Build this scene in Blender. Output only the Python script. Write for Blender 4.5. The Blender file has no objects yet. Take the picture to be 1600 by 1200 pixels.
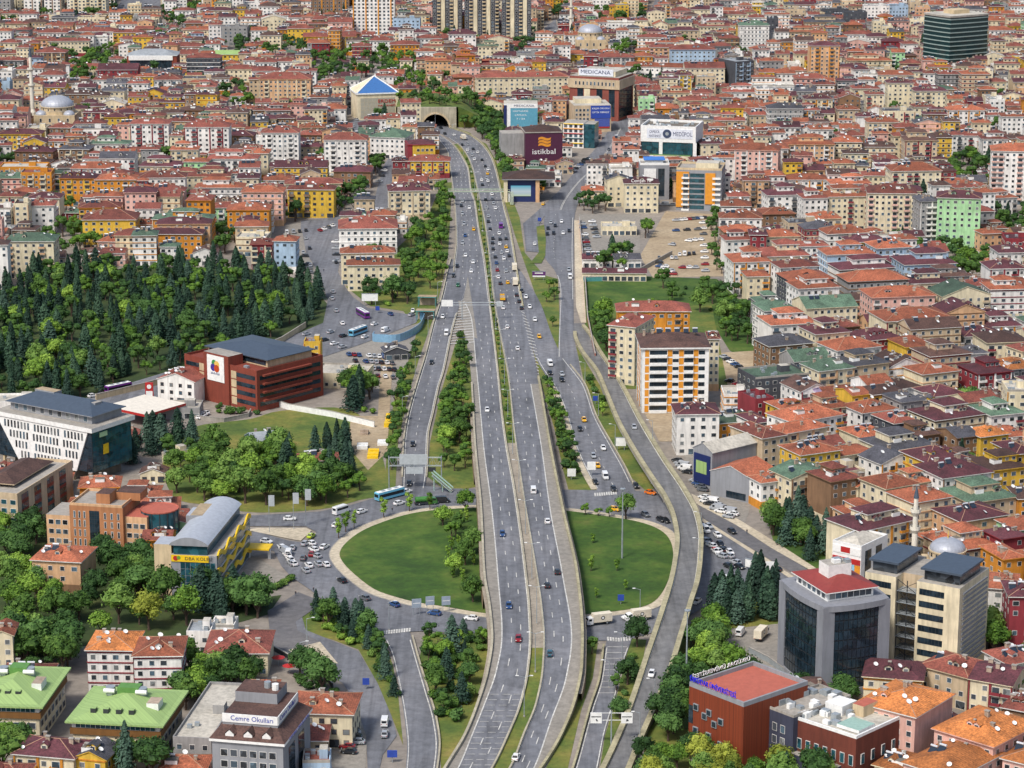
import bpy, math, random
import numpy as np
from mathutils import Vector
R = math.radians
rnd = random.Random(7)
SC = bpy.context.scene
COL = SC.collection
# ---------------------------------------------------------------- camera, sky, sun, exposure
PITCH = R(14.3); CAMZ = 260.0; FPX = 4000.0
cam = bpy.data.cameras.new('camera'); camo = bpy.data.objects.new('camera', cam); COL.objects.link(camo)
camo.location = (0, 0, CAMZ); camo.rotation_euler = (R(90) - PITCH, 0, 0)
cam.sensor_width = 36.0; cam.lens = 36.0 * FPX / 1600.0
cam.clip_start = 10; cam.clip_end = 30000
SC.camera = camo
world = bpy.data.worlds.new('World'); SC.world = world; world.use_nodes = True
SUN_EL, SUN_AZ = R(52), R(215)          # azimuth clockwise from +Y: behind the camera, a little to the left
wn = world.node_tree
sky = wn.nodes.new('ShaderNodeTexSky'); sky.sky_type = 'NISHITA'; sky.sun_disc = False
sky.sun_elevation = SUN_EL; sky.sun_rotation = SUN_AZ; sky.air_density = 1.0; sky.dust_density = 3.0; sky.ozone_density = 1.0
bg = wn.nodes.get('Background') or wn.nodes.new('ShaderNodeBackground'); bg.inputs['Strength'].default_value = 0.125
wn.links.new(sky.outputs[0], bg.inputs[0])
wo = wn.nodes.get('World Output') or wn.nodes.new('ShaderNodeOutputWorld'); wn.links.new(bg.outputs[0], wo.inputs[0])
sl = bpy.data.lights.new('sun', 'SUN'); sl.energy = 2.5; sl.angle = R(11); sl.color = (1.0, 0.96, 0.91)
slo = bpy.data.objects.new('sun', sl); COL.objects.link(slo)
slo.rotation_euler = (R(90) - SUN_EL, 0, R(180) - SUN_AZ)
SC.view_settings.view_transform = 'Standard'; SC.view_settings.look = 'None'; SC.view_settings.gamma = 1.0
SC.view_settings.use_curve_mapping = False; SC.view_settings.exposure = 0.32
SC.render.engine = 'CYCLES'
SC.cycles.max_bounces = 4; SC.cycles.diffuse_bounces = 2; SC.cycles.glossy_bounces = 2; SC.cycles.transparent_max_bounces = 4
SC.cycles.caustics_reflective = False; SC.cycles.caustics_refractive = False
# ---------------------------------------------------------------- surveying: bearing read in the photograph -> point of the place
_c, _s = math.cos(PITCH), math.sin(PITCH)
def G(px, py, z=0.0):
 cx = (px - 800) / FPX; cy = (600 - py) / FPX
 dy = _c + cy * _s; dz = -_s + cy * _c
 t = (z - CAMZ) / dz
 return Vector((t * cx, t * dy, z))
def PX(v):
 x, y, z = v[0], v[1], v[2] - CAMZ
 d = y * _c - z * _s; u = y * _s + z * _c
 return (800 + FPX * x / d, 600 - FPX * u / d)
def scale_at(v):
 return FPX / (v[1] * _c - (v[2] - CAMZ) * _s)
def lin(h):
 c = [int(h[i:i+2], 16) / 255 for i in (0, 2, 4)]
 return tuple(x / 12.92 if x <= .04045 else ((x + .055) / 1.055) ** 2.4 for x in c)
# ---------------------------------------------------------------- materials
_mats = {}
def nmat(name, build):
 if name in _mats: return _mats[name]
 m = bpy.data.materials.new(name); m.use_nodes = True
 nt = m.node_tree; b = nt.nodes['Principled BSDF']
 build(nt, b); _mats[name] = m
 return m
def N(nt, t, **k):
 n = nt.nodes.new(t)
 for a, v in k.items(): setattr(n, a, v)
 return n
def noise(nt, scale, detail=3, rough=.6, vec=None):
 n = N(nt, 'ShaderNodeTexNoise'); n.inputs['Scale'].default_value = scale; n.inputs['Detail'].default_value = detail; n.inputs['Roughness'].default_value = rough
 if vec is not None: nt.links.new(vec, n.inputs['Vector'])
 return n
def ramp(nt, src, stops):
 r = N(nt, 'ShaderNodeValToRGB'); e = r.color_ramp.elements
 while len(e) < len(stops): e.new(.5)
 for el, (p, c) in zip(e, stops): el.position = p; el.color = (*c, 1) if len(c) == 3 else c
 nt.links.new(src, r.inputs[0]); return r
def mul(nt, a, b, fac=1.0):
 m = N(nt, 'ShaderNodeMix', data_type='RGBA', blend_type='MULTIPLY'); m.inputs[0].default_value = fac
 for s, i in ((a, 6), (b, 7)):
  if isinstance(s, tuple): m.inputs[i].default_value = (*s, 1)
  else: nt.links.new(s, m.inputs[i])
 return m.outputs[2]
def worldpos(nt): return N(nt, 'ShaderNodeNewGeometry').outputs['Position']
def objpos(nt): return N(nt, 'ShaderNodeTexCoord').outputs['Object']
def mapping(nt, vec, sc):
 m = N(nt, 'ShaderNodeMapping'); m.inputs['Scale'].default_value = sc; nt.links.new(vec, m.inputs['Vector']); return m.outputs[0]
def g3(v): return (v, v, v)
def plaster(name, rgb, dirt=.28, rough=.85):
 def f(nt, b):
  p = worldpos(nt)
  n1 = ramp(nt, noise(nt, .12, 4, .65, p).outputs[0], [(.3, g3(1 - dirt)), (.62, g3(1.0))])
  n2 = ramp(nt, noise(nt, 1.0, 3, .6, mapping(nt, p, (.9, .9, .12))).outputs[0], [(.3, g3(1 - dirt * .8)), (.6, g3(1.05))])
  nt.links.new(mul(nt, mul(nt, rgb, n1.outputs[0]), n2.outputs[0]), b.inputs['Base Color']); b.inputs['Roughness'].default_value = rough
 return nmat(name, f)
def tiles(name, rgb):
 def f(nt, b):
  p = worldpos(nt)
  n1 = ramp(nt, noise(nt, .16, 4, .7, p).outputs[0], [(.28, g3(.5)), (.5, g3(.95)), (.75, g3(1.35))])
  n2 = ramp(nt, noise(nt, 1.6, 3, .7, p).outputs[0], [(.3, g3(.5)), (.7, g3(1.45))])
  w = N(nt, 'ShaderNodeTexWave', wave_type='BANDS', bands_direction='Z'); w.inputs['Scale'].default_value = 1.9; w.inputs['Distortion'].default_value = .6
  nt.links.new(p, w.inputs['Vector'])
  n3 = ramp(nt, w.outputs[0], [(.0, g3(.72)), (.35, g3(1.0))])
  oi = N(nt, 'ShaderNodeObjectInfo'); hs = N(nt, 'ShaderNodeHueSaturation')
  mr = N(nt, 'ShaderNodeMapRange'); mr.inputs[3].default_value = .6; mr.inputs[4].default_value = 1.3; nt.links.new(oi.outputs['Random'], mr.inputs[0]); nt.links.new(mr.outputs[0], hs.inputs['Value'])
  nt.links.new(mul(nt, mul(nt, mul(nt, rgb, n1.outputs[0]), n2.outputs[0]), n3.outputs[0]), hs.inputs['Color'])
  nt.links.new(hs.outputs[0], b.inputs['Base Color']); b.inputs['Roughness'].default_value = .8
  bp = N(nt, 'ShaderNodeBump'); bp.inputs['Strength'].default_value = .4; bp.inputs['Distance'].default_value = .08
  nt.links.new(w.outputs[0], bp.inputs['Height']); nt.links.new(bp.outputs[0], b.inputs['Normal'])
 return nmat(name, f)
def plain(name, rgb, rough=.6, metal=0.0, vary=.15):
 def f(nt, b):
  n1 = ramp(nt, noise(nt, .8, 3, .6, worldpos(nt)).outputs[0], [(.3, g3(1 - vary)), (.7, g3(1 + vary * .5))])
  nt.links.new(mul(nt, rgb, n1.outputs[0]), b.inputs['Base Color']); b.inputs['Roughness'].default_value = rough; b.inputs['Metallic'].default_value = metal
 return nmat(name, f)
def glassy(name, rgb, rough=.12, vary=.5):
 def f(nt, b):
  v = N(nt, 'ShaderNodeTexVoronoi'); v.inputs['Scale'].default_value = .45; nt.links.new(worldpos(nt), v.inputs['Vector'])
  n1 = ramp(nt, v.outputs['Color'], [(.1, g3(1 - vary)), (.9, g3(1 + vary))])
  nt.links.new(mul(nt, rgb, n1.outputs[0]), b.inputs['Base Color']); b.inputs['Roughness'].default_value = rough
  b.inputs['Specular IOR Level'].default_value = .6
 return nmat(name, f)
def ground_mat(name, stops, s1=.03, s2=.5, rough=.95):
 def f(nt, b):
  p = worldpos(nt)
  r = ramp(nt, noise(nt, s1, 6, .65, p).outputs[0], stops)
  n2 = ramp(nt, noise(nt, s2, 4, .7, p).outputs[0], [(.3, g3(.72)), (.7, g3(1.18))])
  nt.links.new(mul(nt, r.outputs[0], n2.outputs[0]), b.inputs['Base Color']); b.inputs['Roughness'].default_value = rough
 return nmat(name, f)
def leaf(name, dark, mid, light):
 def f(nt, b):
  p = worldpos(nt)
  oi = N(nt, 'ShaderNodeObjectInfo')
  n = noise(nt, .55, 3, .7, p)
  ad = N(nt, 'ShaderNodeMath', operation='MULTIPLY_ADD'); nt.links.new(oi.outputs['Random'], ad.inputs[0]); ad.inputs[1].default_value = .42; nt.links.new(n.outputs[0], ad.inputs[2])
  sb = N(nt, 'ShaderNodeMath', operation='SUBTRACT'); nt.links.new(ad.outputs[0], sb.inputs[0]); sb.inputs[1].default_value = .21
  r = ramp(nt, sb.outputs[0], [(.28, dark), (.5, mid), (.75, light)])
  nt.links.new(r.outputs[0], b.inputs['Base Color']); b.inputs['Roughness'].default_value = .7
  b.inputs['Specular IOR Level'].default_value = .2
 return nmat(name, f)
WALL = {k: plaster('plaster_' + n, lin(h)) for k, n, h in [
 ('c', 'cream', 'e2d5b4'), ('w', 'white', 'eeebe4'), ('p', 'pink', 'e2b5a6'), ('b', 'beige', 'c8b394'), ('y', 'yellow', 'dcb440'),
 ('o', 'orange', 'd08a2c'), ('g', 'grey', '9b9a98'), ('r', 'maroon', '8a3038'), ('t', 'peach', 'd8ae84'), ('n', 'mint', 'a9d6a0'),
 ('l', 'pale blue', 'a8c0d4'), ('v', 'lilac', 'b8a8c8'), ('k', 'brown', '8a6a4e'), ('d', 'charcoal', '4a4c52')]}
WNAME = dict(c='cream', w='white', p='pink', b='beige', y='yellow', o='orange', g='grey', r='maroon', t='peach', n='mint green', l='pale blue', v='lilac', k='brown', d='charcoal')
ROOF = {k: tiles('roof_' + n, lin(h)) for k, n, h in [
 ('O', 'orange', '9e5b40'), ('R', 'red', '874b3e'), ('M', 'maroon', '5c3238'), ('B', 'brown', '584038'), ('G', 'green', '546c58'),
 ('K', 'slate', '4e4e54')]}
ROOF['W'] = plaster('roof_screed', lin('c4beb0'), .35); ROOF['S'] = plaster('roof_sheet', lin('9aa0a4'), .3); ROOF['L'] = plaster('roof_lime', lin('94b26e'), .2)
ROOF['T'] = tiles('roof_bright_orange', lin('b8723c'))
RNAME = dict(O='orange', R='red', M='maroon', B='brown', G='green', K='slate grey', W='pale concrete', S='grey sheet', L='lime green', T='bright orange')
M_GLASS = glassy('window_glass', lin('3a4046'), .15, .7)
M_GLASS2 = glassy('curtained_glass', lin('6e7272'), .2, .5); M_GLASS3 = glassy('sky_glass', lin('4a5c68'), .1, .5)
M_BLUEGLASS = glassy('blue_glass', lin('24323c'), .08, .5)
M_TEAL = glassy('teal_glass', lin('28505a'), .08, .5)
M_FRAME = plain('window_frame', lin('d8d6d0'), .5)
M_CONC = plaster('concrete', lin('a8a298'), .3)
M_CONCD = plaster('dark_concrete', lin('7c7468'), .35)
M_WHITE = plain('white_paint', lin('e8e8e4'), .5)
M_METAL = plain('galvanised_metal', lin('a8b0b4'), .45, .4)
M_DARK = plain('dark_metal', lin('33363a'), .5)
M_TRUNK = plain('bark', lin('55453a'), .9)
M_ASPH = None
# ---------------------------------------------------------------- mesh helper
class MB:
 def __init__(s): s.v = []; s.f = []; s.m = []; s.mats = []
 def mi(s, mat):
  if mat not in s.mats: s.mats.append(mat)
  return s.mats.index(mat)
 def face(s, pts, mat):
  n = len(s.v); s.v += [tuple(p) for p in pts]; s.f.append(tuple(range(n, n + len(pts)))); s.m.append(s.mi(mat))
 def box(s, x0, x1, y0, y1, z0, z1, mat, top=None, bottom=False):
  n = len(s.v); k = s.mi(mat); t = s.mi(top) if top else k
  s.v += [(x0, y0, z0), (x1, y0, z0), (x1, y1, z0), (x0, y1, z0), (x0, y0, z1), (x1, y0, z1), (x1, y1, z1), (x0, y1, z1)]
  for q, mm in (((0, 1, 5, 4), k), ((1, 2, 6, 5), k), ((2, 3, 7, 6), k), ((3, 0, 4, 7), k), ((4, 5, 6, 7), t)):
   s.f.append(tuple(n + i for i in q)); s.m.append(mm)
  if bottom: s.f.append((n + 3, n + 2, n + 1, n)); s.m.append(k)
 def prism(s, poly, z0, z1, mat, top=None):
  a = sum(poly[i][0] * poly[(i + 1) % len(poly)][1] - poly[(i + 1) % len(poly)][0] * poly[i][1] for i in range(len(poly)))
  if a < 0: poly = poly[::-1]
  n = len(s.v); L = len(poly); k = s.mi(mat); t = s.mi(top) if top else k
  s.v += [(p[0], p[1], z0) for p in poly] + [(p[0], p[1], z1) for p in poly]
  for i in range(L):
   j = (i + 1) % L; s.f.append((n + i, n + j, n + L + j, n + L + i)); s.m.append(k)
  s.f.append(tuple(n + L + i for i in range(L))); s.m.append(t)
 def tube(s, p0, p1, r0, r1, mat, seg=6, cap=True):
  p0, p1 = Vector(p0), Vector(p1); d = (p1 - p0).normalized()
  a = d.orthogonal().normalized(); b = d.cross(a); n = len(s.v); k = s.mi(mat)
  for p, r in ((p0, r0), (p1, r1)):
   for i in range(seg):
    t = 2 * math.pi * i / seg; s.v.append(tuple(p + a * (r * math.cos(t)) + b * (r * math.sin(t))))
  for i in range(seg):
   j = (i + 1) % seg; s.f.append((n + i, n + j, n + seg + j, n + seg + i)); s.m.append(k)
  if cap: s.f.append(tuple(n + seg + i for i in range(seg))); s.m.append(k)
 def lathe(s, prof, mat, cx=0, cy=0, seg=16):
  n = len(s.v); k = s.mi(mat); L = len(prof)
  for r, z in prof:
   for i in range(seg):
    t = 2 * math.pi * i / seg; s.v.append((cx + r * math.cos(t), cy + r * math.sin(t), z))
  for j in range(L - 1):
   for i in range(seg):
    i2 = (i + 1) % seg; s.f.append((n + j * seg + i, n + j * seg + i2, n + (j + 1) * seg + i2, n + (j + 1) * seg + i)); s.m.append(k)
 def mesh(s, name):
  me = bpy.data.meshes.new(name); me.from_pydata(s.v, [], s.f)
  for m in s.mats: me.materials.append(m)
  me.polygons.foreach_set('material_index', s.m); me.update(); return me
 def build(s, name, parent=None, kind=None):
  if not s.f: return None
  o = bpy.data.objects.new(name, s.mesh(name)); COL.objects.link(o)
  if parent: o.parent = parent
  if kind: o['kind'] = kind
  return o
 def merge(s, other, loc=(0, 0, 0), rz=0.0):
  n = len(s.v); c, q = math.cos(rz), math.sin(rz)
  s.v += [(loc[0] + x * c - y * q, loc[1] + x * q + y * c, loc[2] + z) for x, y, z in other.v]
  mp = [s.mi(m) for m in other.mats]
  s.f += [tuple(n + i for i in f) for f in other.f]; s.m += [mp[i] for i in other.m]
LABELS = []      # (object, base label, screen x, screen y)
def thing(name, label, cat, loc=(0, 0, 0), rz=0.0, group=None):
 o = bpy.data.objects.new(name, None); COL.objects.link(o); o.location = loc; o.rotation_euler = (0, 0, rz)
 o.empty_display_size = 1
 tag(o, label, cat, group); return o
def tag(o, label, cat, group=None):
 if o is None: return o
 o['category'] = cat; o['label'] = label
 if group: o['group'] = group
 LABELS.append(o); return o
def copy_tree(o, parent=None):
 c = o.copy(); COL.objects.link(c)
 if parent: c.parent = parent
 for ch in KIDS.get(o.name, ()): copy_tree(ch, c)
 return c
KIDS = {}
def note_kids(o):
 KIDS[o.name] = list(o.children)
 for ch in o.children: note_kids(ch)
def text_mesh(parent, name, txt, size, loc, rot, mat, extrude=.05, fit=None, xs=1.0):
 cu = bpy.data.curves.new(name, 'FONT'); cu.body = txt; cu.size = size; cu.align_x = 'CENTER'; cu.align_y = 'CENTER'; cu.extrude = extrude; cu.resolution_u = 2
 o = bpy.data.objects.new(name + '_tmp', cu); COL.objects.link(o)
 dg = bpy.context.evaluated_depsgraph_get(); me = bpy.data.meshes.new_from_object(o.evaluated_get(dg));
 bpy.data.objects.remove(o); bpy.data.curves.remove(cu)
 if fit:
  xsv = [v.co.x for v in me.vertices]; w = max(xsv) - min(xsv); k = fit / w
  for v in me.vertices: v.co.x *= k
 me.materials.clear(); me.materials.append(mat); me.name = name
 t = bpy.data.objects.new(name, me); COL.objects.link(t); t.location = loc; t.rotation_euler = rot
 if parent: t.parent = parent
 return t
# ---------------------------------------------------------------- ground, roads, decks
def asphalt(name, stops):
 m = ground_mat(name, stops, .02, .35); nt = m.node_tree; b = nt.nodes['Principled BSDF']; src = b.inputs['Base Color'].links[0].from_socket; p = worldpos(nt)
 n1 = ramp(nt, noise(nt, 1.0, 3, .6, mapping(nt, p, (.55, .012, 1))).outputs[0], [(.3, g3(.74)), (.52, g3(1.0)), (.72, g3(1.14))])
 v = N(nt, 'ShaderNodeTexVoronoi'); nt.links.new(mapping(nt, p, (.16, .03, 1)), v.inputs['Vector']); v.inputs['Scale'].default_value = 1
 n2 = ramp(nt, v.outputs['Color'], [(.15, g3(.84)), (.3, g3(1)), (.85, g3(1.05))])
 nt.links.new(mul(nt, mul(nt, src, n1.outputs[0]), n2.outputs[0]), b.inputs['Base Color']); return m
M_ASPH = asphalt('asphalt', [(.3, lin('626469')), (.5, lin('6d6f74')), (.7, lin('7b7b7e'))])
M_ASPHD = ground_mat('dark_asphalt', [(.3, lin('5c5c60')), (.6, lin('6c6a6a')), (.8, lin('7a7672'))], .03, .4)
M_SHOULDER = ground_mat('worn_shoulder', [(.3, lin('827e76')), (.6, lin('908a80')), (.8, lin('9e988c'))], .03, .6)
M_PAVE = ground_mat('paving', [(.3, lin('b0a48e')), (.6, lin('c2b69e')), (.8, lin('cec4b0'))], .05, .8)
M_CITY = ground_mat('street_ground', [(.3, lin('77716a')), (.5, lin('8a8278')), (.7, lin('9a9084'))], .02, .3)
M_DIRT = ground_mat('dirt', [(.3, lin('948268')), (.55, lin('a8967a')), (.75, lin('b8a88e'))], .05, .5)
M_LAWN = ground_mat('lawn', [(.28, lin('274212')), (.45, lin('365415')), (.58, lin('4c6420')), (.72, lin('686a34'))], .045, .4)
M_GRASS = ground_mat('rough_grass', [(.28, lin('3a5220')), (.45, lin('566828')), (.6, lin('747432')), (.75, lin('94844a'))], .05, .6)
M_FLOOR = ground_mat('forest_floor', [(.3, lin('26381a')), (.55, lin('38481e')), (.8, lin('5a5a30'))], .05, .5)
M_PAINT = plain('road_paint', lin('cac8c0'), .6, 0, .45)
M_PARAPET = plaster('parapet_concrete', lin('b2aa94'), .3)
M_PARAPY = plaster('weathered_parapet', lin('ada584'), .35)
M_BRICKW = plaster('retaining_wall', lin('9a8266'), .35)
M_CABLE = plaster('cover_slabs', lin('a09686'), .3)
def pchip(xk, yk, x):
 xk = np.array(xk, float); yk = np.array(yk, float)
 h = np.diff(xk); d = np.diff(yk) / h; n = len(xk); m = np.zeros(n)
 m[0] = d[0]; m[-1] = d[-1]
 for i in range(1, n - 1):
  if d[i-1] * d[i] > 0:
   w1 = 2 * h[i] + h[i-1]; w2 = h[i] + 2 * h[i-1]; m[i] = (w1 + w2) / (w1 / d[i-1] + w2 / d[i])
  # smoother than zero at inflections of a road edge
  elif abs(d[i-1]) + abs(d[i]) > 0: m[i] = (d[i-1] * h[i] + d[i] * h[i-1]) / (h[i] + h[i-1]) * .5
 i = np.clip(np.searchsorted(xk, x) - 1, 0, n - 2); t = (x - xk[i]) / h[i]
 return ((2*t**3 - 3*t**2 + 1) * yk[i] + (t**3 - 2*t**2 + t) * h[i] * m[i] + (-2*t**3 + 3*t**2) * yk[i+1] + (t**3 - t**2) * h[i] * m[i+1])
class Edge:                      # a road edge surveyed as x at given y in the photograph
 def __init__(s, pts): pts = sorted(pts, key=lambda p: p[1]); s.y = [p[1] for p in pts]; s.x = [p[0] for p in pts]
 def at(s, y): return float(pchip(s.y, s.x, np.array([y]))[0])
def prof(keys):
 ky = [k[0] for k in keys]; kz = [k[1] for k in keys]
 return lambda y: float(np.interp(y, ky, kz))
def smoothprof(keys):
 f = prof(keys)
 return lambda y: sum(f(y + d) for d in range(-30, 31, 6)) / 11
OCC_POLY = []          # ground polygons that houses keep clear of
def strip(name, eL, eR, y0, y1, zf, mat, kind='structure', parent=None, step=6, lift=0.0, occ=True):
 mb = MB(); k = mb.mi(mat); ys = list(np.arange(y0, y1, step)) + [y1]; L = []; Rr = []
 for y in ys:
  z = zf(y); a = G(eL.at(y), y, z); b = G(eR.at(y), y, z); L.append(a); Rr.append(b)
 for a, b in zip(L, Rr): mb.v += [(a.x, a.y, a.z + lift), (b.x, b.y, b.z + lift)]
 for i in range(len(ys) - 1):
  mb.f.append((2*i + 2, 2*i + 3, 2*i + 1, 2*i)); mb.m.append(k)
 if occ: OCC_POLY.append((4, [(p.x, p.y) for p in L] + [(p.x, p.y) for p in Rr[::-1]]))
 o = mb.build(name, parent, kind); return o, L, Rr
_fz = [0]
def flat(name, px, mat, z, kind='structure', occ=True, parent=None):
 _fz[0] += 1; z += _fz[0] * .0011
 pts = [G(x, y) for x, y in px]; mb = MB()
 mb.face([(p.x, p.y, z) for p in pts], mat)
 a = sum(pts[i].x * pts[(i+1) % len(pts)].y - pts[(i+1) % len(pts)].x * pts[i].y for i in range(len(pts)))
 if a < 0: mb.f = [tuple(reversed(f)) for f in mb.f]
 if occ: OCC_POLY.append((4 if any(k in name for k in ('road', 'street', 'loop', 'lot', 'pavement', 'triangle')) else 1, [(p.x, p.y) for p in pts]))
 return mb.build(name, parent, kind)
def smooth_loop(px, n=4):
 P = px; out = []
 for i in range(len(P)):
  p0, p1, p2, p3 = P[i-1], P[i], P[(i+1) % len(P)], P[(i+2) % len(P)]
  for k in range(n):
   t = k / n
   out.append(tuple(.5 * (2*b + (c-a)*t + (2*a-5*b+4*c-d)*t*t + (3*b-a-3*c+d)*t**3) for a, b, c, d in zip(p0, p1, p2, p3)))
 return out
def ribbon(mb, pts, w, h, mat, side=0.0):
 """a low wall of width w and height h that follows world points"""
 n = len(pts); k = mb.mi(mat)
 base = len(mb.v)
 for i, p in enumerate(pts):
  d = (pts[min(i+1, n-1)] - pts[max(i-1, 0)]); d.z = 0; d.normalize(); q = Vector((-d.y, d.x, 0))
  a = p + q * (side - w/2); b = p + q * (side + w/2)
  mb.v += [(a.x, a.y, a.z), (b.x, b.y, b.z), (b.x, b.y, b.z + h), (a.x, a.y, a.z + h)]
 for i in range(n - 1):
  o = base + 4 * i; r = o + 4
  for a, b in ((0, 3), (3, 2), (2, 1)): mb.f.append((o + a, o + b, r + b, r + a)); mb.m.append(k)
 mb.f.append((base, base+1, base+2, base+3)); mb.m.append(k)
 e = base + 4*(n-1); mb.f.append((e+3, e+2, e+1, e)); mb.m.append(k)
def lerp_edges(e1, e2, t):
 return lambda y: e1.at(y) * (1 - t) + e2.at(y) * t
def dashes(mb, e1, e2, t, y0, y1, zf, on, off, w, lift=.05, phase=0.0):
 """painted dashes of `on` metres every on+off metres at fraction t between two edges"""
 f = lerp_edges(e1, e2, t); ys = np.arange(y0, y1, 1.0); P = [G(f(y), y, zf(y)) for y in ys]
 acc = phase; seg = []; k = mb.mi(M_PAINT)
 def flush(seg):
  if len(seg) < 2: return
  b = len(mb.v)
  for i, p in enumerate(seg):
   d = seg[min(i+1, len(seg)-1)] - seg[max(i-1, 0)]; d.z = 0; d.normalize(); q = Vector((-d.y, d.x, 0)) * (w/2)
   mb.v += [(p.x+q.x, p.y+q.y, p.z+lift), (p.x-q.x, p.y-q.y, p.z+lift)]
  for i in range(len(seg)-1): mb.f.append((b+2*i, b+2*i+1, b+2*i+3, b+2*i+2)); mb.m.append(k)
 for i in range(len(P) - 1):
  L = (P[i+1] - P[i]).length; n = max(1, int(L / 1.0))
  for j in range(n):
   p = P[i].lerp(P[i+1], j / n)
   inside = off == 0 or (acc % (on + off)) < on
   if inside: seg.append(p)
   elif seg: flush(seg); seg = []
   acc += L / n
  if off == 0 and len(seg) > 40: flush(seg + [P[i+1]]); seg = []
 flush(seg)
# the ground: one sheet out to the horizon
g = MB(); g.face([(-9000, -200, 0), (9000, -200, 0), (9000, 16000, 0), (-9000, 16000, 0)], M_CITY); g.build('ground', None, 'structure')
# --- green areas, dirt lots
Z1, Z2, Z3, Z4, Z5 = .06, .12, .18, .24, .30
PARK = [(-120, 500), (0, 462), (60, 440), (130, 424), (300, 418), (420, 424), (480, 446), (520, 490), (500, 520), (430, 540), (300, 580), (230, 605), (150, 622), (-120, 640)]
flat('park_floor', smooth_loop(PARK), M_FLOOR, Z1)
SLOPE = [(255, 705), (300, 668), (390, 655), (440, 642), (545, 640), (590, 690), (602, 765), (560, 782), (500, 796), (400, 801), (330, 790), (270, 775)]
flat('meadow', smooth_loop(SLOPE), M_GRASS, Z1)
GORE = [(726, 512), (738, 560), (742, 690), (748, 760), (700, 770), (668, 745), (672, 690), (690, 610), (712, 535)]
flat('verge', GORE, M_GRASS, Z1)
BANKL = [(690, 285), (706, 285), (704, 330), (700, 400), (688, 455), (676, 500), (655, 560), (640, 610), (622, 690), (618, 760), (600, 772), (606, 680), (628, 560), (645, 505), (605, 455), (618, 390), (650, 360), (672, 330)]
flat('verge', BANKL, M_GRASS, Z1)
BANKR = [(700, 195), (760, 225), (785, 270), (800, 310), (812, 340), (820, 395), (850, 430), (872, 436), (876, 540), (868, 560), (840, 470), (806, 372), (790, 320), (770, 250), (735, 208)]
flat('verge', BANKR, M_GRASS, Z1)
MIDR = [(834, 550), (848, 560), (868, 610), (890, 665), (915, 735), (938, 775), (890, 772), (880, 735), (866, 670), (846, 600)]
flat('verge', MIDR, M_GRASS, Z1)
MIDV = [(900, 540), (912, 560), (945, 615), (968, 665), (998, 715), (1030, 760), (1010, 768), (985, 745), (955, 693), (930, 645), (913, 600)]
flat('verge', MIDV, M_GRASS, Z1)
FIELD = [(908, 436), (1010, 432), (1120, 436), (1165, 478), (1190, 575), (1140, 548), (1110, 500), (990, 480), (950, 505), (950, 590), (930, 560), (912, 500)]
flat('meadow', FIELD, M_LAWN, Z1)
flat('meadow', [(948, 478), (1112, 478), (1138, 608), (955, 608)], M_GRASS, Z1 + .02)
SOUTHC = [(664, 990), (768, 994), (768, 1060), (750, 1120), (712, 1190), (690, 1215), (686, 1150), (672, 1090), (655, 1030)]
flat('verge', SOUTHC, M_GRASS, Z1)
SOUTHW = [(462, 945), (505, 945), (548, 962), (600, 1000), (614, 1040), (622, 1085), (630, 1165), (612, 1120), (590, 1068), (560, 1015), (520, 1000), (470, 985)]
flat('verge', SOUTHW, M_GRASS, Z1)
SOUTHR = [(912, 1000), (934, 1006), (926, 1060), (908, 1110), (884, 1215), (845, 1215), (880, 1150), (905, 1090), (914, 1040)]
flat('verge', SOUTHR, M_GRASS, Z1)
SOUTHV = [(985, 998), (1010, 1000), (1000, 1060), (978, 1110), (955, 1160), (936, 1210), (945, 1150), (962, 1095), (975, 1042)]
flat('verge', SOUTHV, M_GRASS, Z1)
EASTG = [(1030, 1010), (1075, 985), (1110, 960), (1180, 925), (1225, 935), (1215, 975), (1130, 990), (1100, 1040), (1075, 1090), (1080, 1200), (1000, 1215), (1010, 1150), (1035, 1090)]
flat('verge', EASTG, M_GRASS, Z1)
WESTG = [(-60, 820), (60, 800), (170, 850), (240, 880), (300, 930), (400, 935), (440, 930), (420, 960), (330, 985), (250, 1000), (130, 1010), (-60, 1060)]
flat('garden_ground', WESTG, M_FLOOR, Z1)
CORNERG = [(1195, 800), (1255, 812), (1300, 850), (1300, 895), (1262, 900), (1215, 868)]
flat('verge', CORNERG, M_LAWN, Z1)
flat('verge', [(540, 448), (560, 442), (650, 446), (662, 480), (640, 488), (578, 478)], M_GRASS, Z1)
flat('parking_lot', [(500, 548), (655, 505), (640, 560), (620, 600)], M_SHOULDER, Z1)
flat('dirt_lot', [(1040, 330), (1115, 335), (1130, 432), (1020, 434), (1000, 400)], M_DIRT, Z1)
flat('dirt_lot', [(1118, 552), (1182, 548), (1200, 618), (1130, 630)], M_DIRT, Z1)
flat('dirt_lot', [(1000, 632), (1070, 632), (1070, 690), (1030, 690)], M_DIRT, Z1)
flat('dirt_lot', [(548, 650), (596, 650), (606, 705), (575, 735), (545, 700)], M_DIRT, Z1)
flat('dirt_lot', [(596, 560), (614, 560), (606, 690), (588, 690)], M_DIRT, Z2)
flat('parking_lot', [(1120, 985), (1215, 975), (1230, 1040), (1200, 1060), (1130, 1030)], M_SHOULDER, Z1)
flat('parking_lot', [(905, 335), (1000, 335), (1000, 395), (905, 395)], M_SHOULDER, Z1)
flat('parking_lot', [(1060, 690), (1110, 690), (1180, 770), (1160, 830), (1100, 790)], M_SHOULDER, Z1)
flat('parking_lot', [(500, 548), (625, 545), (610, 600), (500, 580)], M_SHOULDER, Z1)
flat('parking_lot', [(438, 350), (530, 345), (530, 420), (500, 440), (440, 400)], M_SHOULDER, Z1)
flat('parking_lot', [(385, 860), (455, 905), (395, 945), (380, 930)], M_SHOULDER, Z1)
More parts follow.
